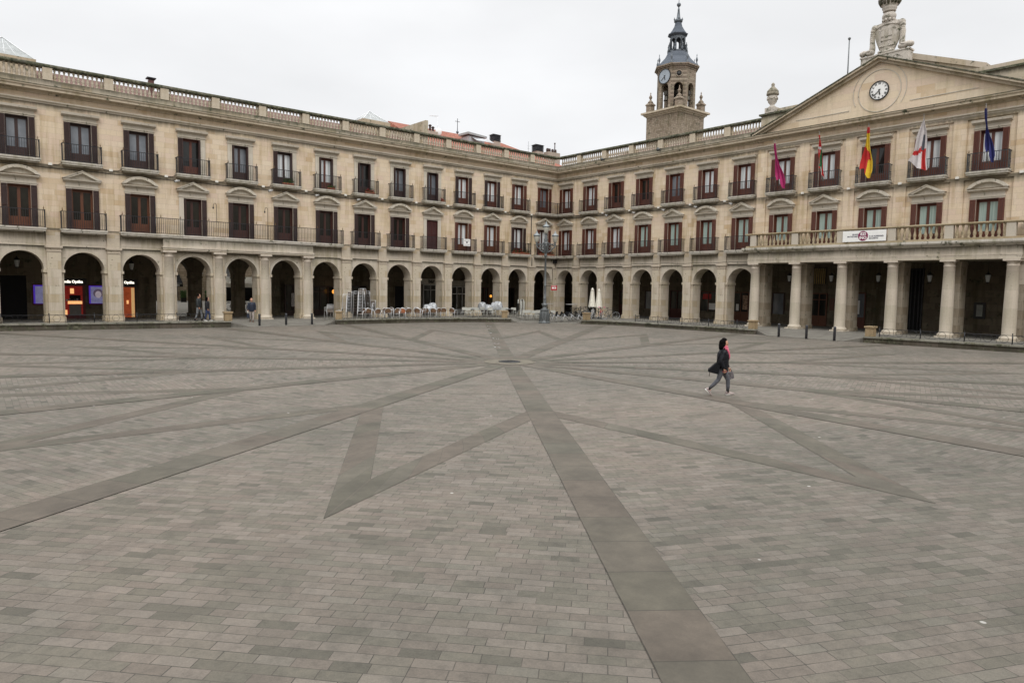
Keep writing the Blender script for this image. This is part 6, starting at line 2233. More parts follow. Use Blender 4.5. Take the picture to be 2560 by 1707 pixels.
g.lathe([(0.30, 1.10), (0.20, 1.20), (0.15, 1.28), (0.14, 1.34), (0.22, 1.42), (0.23, 1.52), (0.14, 1.62), (0.12, 1.66), (0.15, 1.70), (0.12, 1.74), (0.13, 1.95), (0.15, 2.0), (0.11, 2.05), (0.10, 3.0), (0.115, 3.03), (0.095, 3.06), (0.075, 5.35), (0.12, 5.38), (0.14, 5.46), (0.09, 5.52), (0.13, 5.7), (0.19, 5.95), (0.15, 6.2), (0.22, 6.35), (0.24, 6.45), (0.12, 6.55), (0.15, 6.62), (0.17, 6.72), (0.10, 6.85), (0.12, 6.92), (0.08, 7.02), (0.04, 7.12)], 20)
g.build('shaft', iron_grey, lp)
def lamp_arm(ang):
    g = MB()
    c, s = math.cos(ang), math.sin(ang)
    def P_(r_, z):
        return (r_ * c, r_ * s, z)
    g.tube([P_(0.05, 5.75), P_(0.22, 5.72), P_(0.42, 5.85), P_(0.55, 6.02), P_(0.70, 6.10), P_(0.76, 6.28)], [0.05, 0.06, 0.05, 0.045, 0.05, 0.06], 8)
    spiral = [P_(0.36 + (0.20 - 0.014 * k) * math.cos(k * 0.55 + 1.2), 6.12 + (0.20 - 0.014 * k) * math.sin(k * 0.55 + 1.2)) for k in range(14)]
    g.tube(spiral, 0.03, 6)
    spiral = [P_(0.20 + (0.13 - 0.009 * k) * math.cos(-k * 0.55), 5.85 + (0.13 - 0.009 * k) * math.sin(-k * 0.55)) for k in range(13)]
    g.tube(spiral, 0.024, 6)
    spiral = [P_(0.62 + (0.12 - 0.009 * k) * math.cos(-k * 0.6 + 2), 6.28 + (0.12 - 0.009 * k) * math.sin(-k * 0.6 + 2)) for k in range(12)]
    g.tube(spiral, 0.022, 6)
    g.tube([P_(0.1, 6.45), P_(0.4, 6.38), P_(0.68, 6.22)], 0.03, 6)
    for r_, z in ((0.5, 6.0), (0.3, 5.8), (0.55, 6.35), (0.25, 6.4)):
        g.ball(P_(r_, z), 0.055, 7)
    return g
lamp_glass = simple('milky_lamp_glass', (0.40, 0.39, 0.34), 0.3, 0, 0.1, 2, coat=0.3)
lamp_cap = simple('pale_grey_cap', (0.20, 0.22, 0.225), 0.4, 0.3)
def lamp_head(x, y, z, parent):
    g = MB()
    g.lathe([(0.03, -0.04), (0.12, 0.0), (0.15, 0.05), (0.22, 0.34), (0.23, 0.46)], 12, x, y, z)
    q = g.build('lamp_glass', lamp_glass, parent)
    g = MB()
    g.lathe([(0.24, 0.46), (0.29, 0.49), (0.29, 0.54), (0.24, 0.60), (0.15, 0.66), (0.12, 0.70), (0.07, 0.74), (0.09, 0.80), (0.03, 0.85), (0.02, 0.93)], 12, x, y, z)
    g.build('lamp_cap', lamp_cap, q)
    g = MB()
    g.lathe([(0.06, -0.25), (0.09, -0.18), (0.05, -0.12), (0.10, -0.04), (0.06, 0.0)], 10, x, y, z)
    g.build('lamp_cup', iron_grey, q)
base_a = math.atan2(-0.6386, 0.7693)
for k in range(4):
    ang = base_a + PI * k / 2 + R(0) if k % 2 == 0 else base_a + PI * k / 2
    lamp_arm(ang).build('lamp_arm', iron_grey, lp)
    if k % 2 == 0:
        lamp_head(0.74 * math.cos(ang), 0.74 * math.sin(ang), 6.50, lp)
lamp_head(0, 0, 7.22, lp)
# red information sign on the post
sg_ = tag(empty('info_sign', (-9.2 + 0.72 * CR.x, -8.5 + 0.72 * CR.y, 2.86), base_a), 'small red sign with white pictograms fixed to the lamp post', 'sign')
g = MB()
g.box(-0.23, 0.25, -0.02, 0.02, -0.20, 0.20)
g.build('sign_plate', simple('red_sign_paint', (0.36, 0.02, 0.03), 0.4), sg_)
g = MB()
g.box(-0.16, -0.01, -0.028, -0.02, -0.07, 0.05)
g.box(0.03, 0.17, -0.028, -0.02, -0.07, 0.05)
for i in range(6):
    g.box(-0.17 + 0.055 * i, -0.13 + 0.055 * i, -0.026, -0.02, 0.11, 0.145)
g.build('pictograms', white_paint, sg_)
g = MB()
g.box(0.06, 0.08, -0.034, -0.028, -0.05, 0.03)
g.box(0.06, 0.13, -0.034, -0.028, -0.02, 0.0)
g.build('pictogram_symbol', black, sg_)
g = MB()
g.tube([(-0.62, 0.03, 0.16), (-0.2, 0.03, 0.16)], 0.02, 6)
g.build('sign_bracket', iron, sg_)

# ------------------------------------------------------------------ terrace chairs
def bistro_chair(wmat):
    r_ = empty('bistro_chair')
    g = MB()
    for sx in (-1, 1):
        g.tube([(sx * 0.24, -0.26, 0.0), (sx * 0.235, -0.22, 0.40), (sx * 0.26, -0.18, 0.64), (sx * 0.26, 0.05, 0.66), (sx * 0.25, 0.20, 0.62), (sx * 0.23, 0.24, 0.0)], 0.019, 6)
    pts = []
    for i in range(9):
        a = PI * i / 8
        pts.append((0.25 * math.cos(a), 0.22 + 0.10 * math.sin(a), 0.62 + 0.22 * math.sin(a)))
    g.tube(pts, 0.020, 6)
    g.tube([(-0.23, 0.2, 0.42), (0.23, 0.2, 0.42)], 0.012, 5)
    g.tube([(-0.23, -0.22, 0.42), (0.23, -0.22, 0.42)], 0.012, 5)
    g.build('frame', alu, r_)
    g = MB()
    g.box(-0.22, 0.22, -0.22, 0.20, 0.43, 0.455)
    g.build('seat', wmat, r_)
    g = MB()
    vs, fs = [], []
    for j in range(5):
        z = 0.50 + 0.30 * j / 4
        w_ = 0.235 * math.sqrt(max(0.05, 1 - (max(0, z - 0.62) / 0.22) ** 2))
        for i in range(7):
            u = -1 + 2 * i / 6
            vs.append((w_ * u, 0.23 + 0.08 * (1 - u * u) + 0.05 * (z - 0.5), z))
    for j in range(4):
        for i in range(6):
            fs.append((j * 7 + i, j * 7 + i + 1, (j + 1) * 7 + i + 1, (j + 1) * 7 + i))
    g.add(vs, fs, 0, True)
    g.build('backrest', wmat, r_)
    return r_
dark_mesh = simple('dark_brown_mesh', (0.15, 0.125, 0.105), 0.7)
def metal_chair():
    r_ = empty('metal_chair')
    g = MB()
    for sx in (-1, 1):
        g.tube([(sx * 0.24, -0.26, 0.0), (sx * 0.235, -0.22, 0.40), (sx * 0.26, -0.18, 0.64), (sx * 0.26, 0.05, 0.66), (sx * 0.25, 0.22, 0.62), (sx * 0.23, 0.26, 0.0)], 0.015, 5)
    g.tube([(0.25, 0.22, 0.62), (0.24, 0.28, 0.84), (-0.24, 0.28, 0.84), (-0.25, 0.22, 0.62)], 0.016, 5)
    g.build('frame', alu, r_)
    g = MB()
    g.box(-0.225, 0.225, -0.22, 0.22, 0.425, 0.435)
    g.build('seat', dark_mesh, r_)
    g = MB()
    g.box(-0.235, 0.235, 0.245, 0.25, 0.56, 0.78)
    g.build('backrest', dark_mesh, r_)
    return r_
view = math.atan2(-50.0 + 3, -47.0 + 20)   # roughly towards the camera
bc = bistro_chair(wicker)
bo = bistro_chair(wicker_orange)
TOW = math.atan2(-47, -27) - PI / 2 + PI / 2
def yaw_back(x, y, off):     # chair's back (+y) turned towards the viewer plus an offset
    a = math.atan2(-50.07 - y, -47.17 - x) - PI / 2
    return a + off
front = [22.67, 22.04, 21.54, 21.15, 20.33, 19.76, 19.18, 18.54, 17.84, 17.39, 16.93, 16.36, 15.94, 15.2, 14.5]
offs = [2.6, 0.2, 0.5, -0.6, 0.1, 2.9, 0.1, 0.3, -0.4, 2.5, 0.2, -0.3, 0.6, 0.1, -0.5]
first = True
for i, s in enumerate(front):
    if i == 6:
        o = bo
        lab = 'wicker chair with bright orange back in the front row of the terrace'
    else:
        o = bc if first else copy_tree(bc)
        first = False
        lab = 'brown wicker and aluminium chair, %s from left in the front terrace row' % ORD[i]
    yy = -3.0 + 0.25 * math.sin(i * 2.1)
    o.location = (-s, yy, FZ)
    o.rotation_euler = (0, 0, yaw_back(-s, yy, offs[i]))
    tag(o, lab, 'chair', 'wicker chairs on the terrace')
for i, (s, y) in enumerate(((20.2, -1.9), (19.55, -1.7), (18.7, -2.0), (17.8, -1.7), (17.2, -2.1), (16.8, -1.6), (16.2, -1.8), (15.5, -2.0), (21.9, -2.2))):
    o = copy_tree(bc)
    o.location = (-s, y, FZ)
    o.rotation_euler = (0, 0, yaw_back(-s, y, (-1) ** i * 0.5 + (PI if i % 3 == 1 else 0)))
    tag(o, 'brown wicker and aluminium chair, %s in the rear terrace row' % ('leftmost' if i == 8 else ORD[i + 1] + ' from left'), 'chair', 'wicker chairs on the terrace')
def round_table():
    r_ = empty('bistro_table')
    g = MB()
    g.lathe([(0.35, 0.70), (0.36, 0.715), (0.35, 0.73)], 20)
    g.build('tabletop', alu, r_)
    g = MB()
    g.lathe([(0.03, 0.03), (0.03, 0.7)], 8)
    for k in range(4):
        a = PI / 4 + PI / 2 * k
        g.tube([(0, 0, 0.1), (0.28 * math.cos(a), 0.28 * math.sin(a), 0.015)], 0.02, 6)
    g.build('pedestal', alu, r_)
    return r_
tb = round_table()
for i, (s, y) in enumerate(((21.8, -2.6), (20.0, -2.5), (18.6, -2.4), (17.0, -2.4), (15.6, -2.4))):
    o = tb if i == 0 else copy_tree(tb)
    o.location = (-s, y, FZ)
    tag(o, 'small round aluminium table, %s from left among the wicker chairs' % ORD[i], 'table', 'round terrace tables')
mc_ = metal_chair()
first = True
for nm, s, y, n, lean, rz in (('tall left stack', 22.85, -2.7, 14, 0.012, 2.3), ('tall rear left stack', 23.4, -2.0, 12, 0.014, 2.2), ('tall right stack', 21.75, -2.1, 14, -0.010, -2.5), ('short stack beside the right stack', 21.25, -1.8, 6, 0.01, 2.5)):
    for k in range(n):
        o = mc_ if first else copy_tree(mc_)
        first = False
        o.location = (-s + 0.0 + lean * k * 0.6, y + 0.004 * k, FZ + 0.112 * k)
        o.rotation_euler = (0.0, 0.0, yaw_back(-s, y, 0) + rz)
        tag(o, 'aluminium chair, %s from the bottom of the %s' % (ORD[k], nm), 'chair', 'stacked aluminium chairs')
# stools stacked beside the passage, left of the tall stacks
for i, (s, y, n) in enumerate(((24.9, -2.2, 4), (23.9, -1.8, 1))):
    for k in range(n):
        o = copy_tree(mc_)
        o.location = (-s, y, FZ + 0.09 * k)
        o.rotation_euler = (0, 0, yaw_back(-s, y, 0.4 + i))
        tag(o, ('aluminium chair, %s from the bottom of the low stack behind the third bollard' % ORD[k]) if i == 0 else 'single aluminium chair beside the low stack left of the post', 'chair', 'stacked aluminium chairs')
# white chairs
def white_chair():
    r_ = empty('white_chair')
    g = MB()
    g.box(-0.22, 0.22, 0.19, 0.21, 0.60, 0.84)
    g.build('backrest', white_plastic, r_)
    g = MB()
    g.box(-0.21, 0.21, -0.20, 0.19, 0.43, 0.45)
    g.build('seat', white_plastic, r_)
    for sx in (-1, 1):
        for sy in (-1, 1):
            g = MB()
            g.tube([(sx * 0.20, sy * 0.18, 0.60 if sy > 0 else 0.44), (sx * 0.215, sy * 0.22, 0.0)], 0.013, 5)
            g.build('leg', white_plastic, r_)
    return r_
wc = white_chair()
ws = [13.05, 12.5, 12.0, 11.45, 10.9, 10.35, 9.75, 9.2, 8.6, 12.7, 11.7, 10.6, 9.5]
for i, s in enumerate(ws):
    o = wc if i == 0 else copy_tree(wc)
    y = -3.2 - 0.22 * max(0, 12 - s) + (0.35 if i % 2 else 0) if i < 9 else -2.2
    o.location = (-s, y, FZ)
    o.rotation_euler = (0, 0, yaw_back(-s, y, (0.3, 2.6, -0.5, 1.5, 0.2, -2.2, 0.6, 2.9, -0.3)[i % 9]))
    tag(o, 'white terrace chair, %s from left in the %s white row behind the plinth' % (ORD[i] if i < 9 else ORD[i - 9], 'front' if i < 9 else 'rear'), 'chair', 'white terrace chairs')
for i, (x, y) in enumerate(((-8.9, -5.6), (-8.2, -5.5), (-7.6, -5.9), (-7.0, -6.0), (-8.6, -6.4), (-7.9, -6.6), (-6.6, -6.6))):
    o = copy_tree(wc)
    o.location = (x, y, 0.12)
    o.rotation_euler = (0, 0, yaw_back(x, y, (-1) ** i * 0.4))
    tag(o, 'white terrace chair, %s of the group just left of the lamp post' % ORD[i], 'chair', 'white terrace chairs')
grey_top = simple('grey_table_top', (0.22, 0.23, 0.24), 0.4)
def square_table():
    r_ = empty('white_table')
    g = MB()
    g.box(-0.35, 0.35, -0.35, 0.35, 0.70, 0.72)
    g.build('tabletop', grey_top, r_)
    for sx in (-1, 1):
        for sy in (-1, 1):
            g = MB()
            g.tube([(sx * 0.3, sy * 0.3, 0.70), (sx * 0.33, sy * 0.33, 0.0)], 0.014, 5)
            g.build('leg', white_plastic, r_)
    return r_
wt = square_table()
for i, (s, y, z) in enumerate(((12.2, -2.8, FZ), (11.1, -3.2, FZ), (10.0, -3.4, FZ), (9.0, -3.8, FZ), (8.3, -4.7, 0.16), (7.3, -5.3, 0.14), (6.4, -5.6, 0.14))):
    o = wt if i == 0 else copy_tree(wt)
    o.location = (-s, y, z)
    o.rotation_euler = (0, 0, 0.3 * i)
    tag(o, 'white square table, %s from left among the white chairs' % ORD[i], 'table', 'white terrace tables')
# crumpled plastic covers thrown over stacked furniture
def cover(x, y, z, sx_, sy_, sz_, lab, seed, mat=clear_cover):
    rnd = random.Random(seed)
    ph = [rnd.uniform(0, 6) for _ in range(6)]
    n, m_ = 22, 14
    vs, fs = [], []
    for j in range(m_ + 1):
        el = PI / 2 * j / m_
        for i in range(n):
            a = 2 * PI * i / n
            wob = 1 + 0.16 * math.sin(3 * a + ph[0]) + 0.10 * math.sin(7 * a + ph[1] + 3 * el) + 0.07 * math.sin(13 * a + ph[2])
            rr_ = math.cos(el) ** 0.5 * wob
            vs.append((sx_ * rr_ * math.cos(a), sy_ * rr_ * math.sin(a), sz_ * math.sin(el) ** 0.8 * (1 + 0.12 * math.sin(5 * a + ph[3]))))
    for j in range(m_):
        for i in range(n):
            k = (i + 1) % n
            fs.append((j * n + i, j * n + k, (j + 1) * n + k, (j + 1) * n + i))
    g = MB()
    g.add(vs, fs, 0, True)
    return tag(g.build('furniture_cover', mat, None, (x, y, z)), lab, 'cover', 'plastic covers over stacked furniture')
cover(-16.0, -1.9, 0.8, 0.45, 0.4, 0.5, 'crumpled white plastic cover heaped behind the right-hand wicker chairs', 1)
cover(-15.5, -1.7, 0.8, 0.32, 0.35, 0.62, 'taller white plastic bundle at the pier behind the wicker chairs', 2)
cover(-10.5, -1.9, 0.85, 0.33, 0.35, 0.62, 'leftmost grey plastic bundle behind the white chairs', 3)
cover(-9.9, -1.9, 0.85, 0.42, 0.4, 0.42, 'low flat plastic bundle between the taller ones behind the white chairs', 4)
cover(-9.2, -1.9, 0.85, 0.36, 0.35, 0.60, 'tall plastic bundle third from left behind the white chairs', 5)
cover(-8.75, -1.85, 0.85, 0.42, 0.4, 0.68, 'largest plastic bundle, rightmost behind the white chairs', 6)
# upright stacks near the arch by the corner
for i, (s, y, n, lab) in enumerate(((6.25, -1.9, 5, 'narrow upright stack of dark tabletops in pale frames near the corner arch'), (5.75, -1.7, 9, 'taller upright stack of black seats in white frames near the corner arch'))):
    o = tag(empty('folded_furniture_stack', (-s, y, FZ), yaw_back(-s, y, 0.15)), lab, 'furniture stack')
    g = MB()
    g.tube([(-0.22, 0.0, 0), (-0.08, 0, 1.5), (0.12, 0, 1.5), (0.14, 0, 0)], 0.05, 6)
    g.box(-0.2, -0.02, -0.03, 0.03, 0.1, 1.35)
    g.build('pale_frames', white_plastic, o)
    g = MB()
    for k in range(n + 3):
        g.box(0.0, 0.22, -0.2, 0.22, 0.5 + 0.085 * k, 0.54 + 0.085 * k)
    g.build('dark_seats', black_fabric, o)
# tilted black chairs leaning on tables right of the lamp post
def tilted_chair():
    r_ = empty('tipped_chair')
    g = MB()
    for sx in (-1, 1):
        g.tube([(sx * 0.2, 0.22, 0.0), (sx * 0.2, 0.02, 0.52)], 0.017, 6)
        g.tube([(sx * 0.2, -0.30, 0.26), (sx * 0.2, 0.12, 0.62)], 0.015, 6)
    g.build('legs', alu, r_)
    g = MB()
    vs = [(-0.21, -0.16, 0.42), (0.21, -0.16, 0.42), (0.21, 0.16, 0.68), (-0.21, 0.16, 0.68)]
    g.add(vs + [(x, y, z + 0.03) for x, y, z in vs], [(0, 1, 2, 3), (7, 6, 5, 4), (0, 4, 5, 1), (1, 5, 6, 2), (2, 6, 7, 3), (3, 7, 4, 0)])
    g.build('seat', black_fabric, r_)
    g = MB()
    vs = [(-0.22, -0.22, 0.42), (0.22, -0.22, 0.42), (0.22, -0.36, 0.78), (-0.22, -0.36, 0.78)]
    g.add(vs + [(x, y + 0.03, z + 0.02) for x, y, z in vs], [(0, 1, 2, 3), (7, 6, 5, 4), (0, 4, 5, 1), (1, 5, 6, 2), (2, 6, 7, 3), (3, 7, 4, 0)])
    g.build('backrest', black_fabric, r_)
    return r_
tcx = tilted_chair()
tp = [(-8.55, -8.05), (-7.95, -8.2), (-7.55, -8.35), (-7.25, -8.0), (-6.95, -8.5), (-6.75, -8.1), (-6.25, -8.75), (-6.0, -8.4), (-5.7, -8.9)]
for i, (x, y) in enumerate(tp):
    o = tcx if i == 0 else copy_tree(tcx)
    o.location = (x, y, 0.12)
    o.rotation_euler = (0, 0, base_a - PI / 2 + PI + R(14) * math.sin(i * 1.7))
    tag(o, 'black chair with aluminium legs tipped forward, %s from left right of the lamp post' % ORD[i], 'chair', 'black tipped chairs by the lamp post')
for i, (s, y, lab) in enumerate(((2.2, -1.2, 'high grey bar table before the corner pier'), (0.9, -3.2, 'second high grey bar table right of the corner pier'))):
    o = tag(empty('bar_table', (-s, y, FZ), 0.3), lab, 'table')
    g = MB()
    g.box(-0.5, 0.5, -0.35, 0.35, 1.06, 1.10)
    g.build('tabletop', alu, o)
    g = MB()
    g.tube([(0, 0, 0.03), (0, 0, 1.06)], 0.035, 8)
    g.box(-0.25, 0.25, -0.25, 0.25, 0.0, 0.03)
    g.build('pedestal', iron, o)
# closed parasols
def parasol(x, y, h, lab):
    o = tag(empty('closed_parasol', (x, y, FZ), 0), lab, 'parasol', 'closed cream parasols')
    g = MB()
    n, m_ = 24, 12
    vs, fs = [], []
    for j in range(m_ + 1):
        t_ = j / m_
        z = h - (h - 0.95) * t_
        r_ = 0.05 + 0.06 * min(1, t_ * 8) + 0.18 * t_ ** 1.1
        for i in range(n):
            a = 2 * PI * i / n
            rr_ = r_ * (1 + 0.14 * math.sin(6 * a + 0.4 * math.sin(3 * t_)) + 0.05 * math.sin(11 * a))
            vs.append((rr_ * math.cos(a), rr_ * math.sin(a), z + (0.04 * math.sin(6 * a) if j == m_ else 0)))
    for j in range(m_):
        for i in range(n):
            k = (i + 1) % n
            fs.append((j * n + i, (j + 1) * n + i, (j + 1) * n + k, j * n + k))
    g.add(vs, fs, 0, True)
    g.build('canopy', white_fabric, o)
    g = MB()
    g.lathe([(0.15, -0.22), (0.13, -0.12), (0.05, 0.0), (0.02, 0.05)], 12, 0, 0, h)
    g.build('top_cap', white_fabric, o)
    g = MB()
    g.tube([(0, 0, 0), (0, 0, h)], 0.025, 8)
    g.lathe([(0.25, 0.0), (0.25, 0.06), (0.05, 0.09)], 14)
    g.build('pole', iron, o)
parasol(-3.0, -7.85, 2.62, 'closed cream parasol, taller left one of the pair')
parasol(-2.7, -8.35, 2.55, 'closed cream parasol, right one of the pair')
# bicycles
def bicycle(lab, x, y, rz, fmat, z=FZ):
    o = tag(empty('bicycle', (x, y, z), rz), lab, 'bicycle', 'bicycles parked behind the right plinth')
    for wx in (-0.52, 0.52):
        g = MB()
        pts = [(wx + 0.33 * math.cos(2 * PI * i / 24), 0, 0.34 + 0.33 * math.sin(2 * PI * i / 24)) for i in range(25)]
        g.tube(pts, 0.019, 6)
        wh = g.build('wheel', black, o)
        g = MB()
        pts = [(wx + 0.305 * math.cos(2 * PI * i / 24), 0, 0.34 + 0.305 * math.sin(2 * PI * i / 24)) for i in range(25)]
        g.tube(pts, 0.010, 5)
        for i in range(10):
            a = 2 * PI * i / 10
            g.tube([(wx, 0, 0.34), (wx + 0.30 * math.cos(a), 0, 0.34 + 0.30 * math.sin(a))], 0.003, 3)
        g.build('rim', alu, wh)
    g = MB()
    A_, B_, C_, D_, E_ = (-0.52, 0, 0.34), (-0.08, 0, 0.30), (-0.22, 0, 0.80), (0.32, 0, 0.82), (0.52, 0, 0.34)
    for p, q_ in ((A_, B_), (A_, C_), (B_, C_), (B_, (0.33, 0, 0.74)), (C_, D_), (D_, E_)):
        g.tube([p, q_], 0.018, 7)
    g.build('frame', fmat, o)
    g = MB()
    g.tube([(-0.22, 0, 0.8), (-0.25, 0, 0.93)], 0.013, 6)
    g.ball((-0.26, 0, 0.96), 0.11, 8, 0, (1.15, 0.65, 0.35))
    g.build('saddle', black, o)
    g = MB()
    g.tube([(0.32, 0, 0.82), (0.30, 0, 0.98), (0.30, 0.12, 1.0), (0.22, 0.29, 1.0)], 0.013, 6)
    g.tube([(0.30, 0, 0.98), (0.30, -0.12, 1.0), (0.22, -0.29, 1.0)], 0.013, 6)
    g.build('handlebar', black, o)
    g = MB()
    g.tube([(-0.08, -0.05, 0.30), (-0.08, 0.05, 0.30)], 0.075, 10)
    g.tube([(-0.08, 0.07, 0.30), (-0.02, 0.09, 0.14)], 0.012, 5)
    g.tube([(-0.08, -0.07, 0.30), (-0.14, -0.09, 0.46)], 0.012, 5)
    g.build('crankset', iron_grey, o)
    return o
b_blk, b_red, b_gry, b_wht = black, simple('red_frame_paint', (0.40, 0.02, 0.05), 0.3, 0, 0.1, coat=0.5), iron_grey, white_paint
bicycle('black bicycle at the left end of the bicycle row, front wheel turned away', -3.6, -7.2, base_a + 0.9, b_blk)
bicycle('grey bicycle second in the bicycle row under the left parasol', -3.7, -7.9, base_a + 1.1, b_gry)
bicycle('dark bicycle third in the row, leaning between the two parasols', -3.6, -8.5, base_a + 0.8, b_blk)
bicycle('white-framed bicycle fourth in the row, under the right parasol', -3.9, -8.8, base_a + 1.2, b_wht)
bicycle('red bicycle with pink grips before the second pier', -3.4, -9.3, base_a + 1.2, b_red)
bicycle('dark bicycle standing side-on, rightmost of the parked bicycles', -3.3, -10.25, base_a + 0.15, b_blk)
g = MB()
g.tube([(0.24, 0.16, 1.0), (0.18, 0.30, 1.02)], 0.03, 8)
g.tube([(0.24, -0.16, 1.0), (0.18, -0.30, 1.02)], 0.03, 8)
for o in list(COL.objects):
    if o.get('label', '').startswith('red bicycle'):
        g.build('pink_grip', simple('pink_rubber', (0.7, 0.05, 0.25), 0.5), o)
for i, (x, y, a_, mt) in enumerate(((-5.4, -7.9, 0.9, b_blk), (-5.0, -8.3, 1.1, b_gry), (-4.7, -7.8, 0.7, b_blk))):
    bicycle('dark bicycle, %s of the cluster in front of the corner arch on the right' % ORD[i], x, y, base_a + a_, mt, 0.17)
for i, (x, y, a_) in enumerate(((-27.6, 6.9 + 3.0, 0.2), (-27.0, 10.6, 0.1))):
    bicycle('bicycle parked in the street beyond the passage, %s of two' % ['nearer', 'farther'][i], x, y, base_a + a_, b_blk, 0.52)
# flowers on balconies
def planter(side, s, d, z, w_, lab, red, h_=0.28, seed=0):
    rnd = random.Random(seed)
    o = place_thing('flower_box', side, s, d, z, lab, 'flower box', 'flower boxes on the balconies')
    g = MB()
    g.box(-w_ / 2, w_ / 2, -0.09, 0.09, 0, 0.16)
    g.build('box', terracotta, o)
    g, f_ = MB(), MB()
    for i in range(int(300 * w_)):
        c_ = Vector((rnd.uniform(-w_ / 2, w_ / 2), rnd.gauss(0, 0.08), 0.16 + abs(rnd.gauss(0, h_ * 0.45))))
        n1 = Vector((rnd.uniform(-1, 1), rnd.uniform(-1, 1), rnd.uniform(-1, 1))).normalized() * 0.045
        n2 = n1.orthogonal().normalized() * 0.032
        (f_ if rnd.random() < red else g).add([tuple(c_ + n1), tuple(c_ + n2), tuple(c_ - n1), tuple(c_ - n2)], [(0, 1, 2, 3)])
    g.build('leaves', leaf, o)
    if f_.v:
        f_.build('blooms', petal, o)
planter('L', LC(9) - 0.1, 0.36, Z_UP, 0.8, 'bushy green plant in a reddish box on an upper left balcony', 0.0, 0.42, 3)
planter('L', LC(8) - 0.25, 0.36, Z_UP, 0.6, 'small sparse plant box on the upper balcony beside the bushy one', 0.05, 0.2, 4)
planter('L', LC(7) - 0.3, 0.36, Z_UP, 0.8, 'low red-flowered box on an upper left balcony', 0.3, 0.25, 5)
planter('L', LC(2), 0.38, Z_SL, 2.1, 'long box of red geraniums on the lower left balcony near the corner', 0.3, 0.34, 6)
planter('L', LC(1) - 0.1, 0.38, Z_SL, 1.9, 'box of red geraniums on the corner balcony behind the lamp post', 0.28, 0.34, 7)
planter('L', LC(5) - 0.8, 0.36, Z_UP, 0.3, 'tiny red pot at the right end of an upper left balcony', 0.5, 0.16, 8)
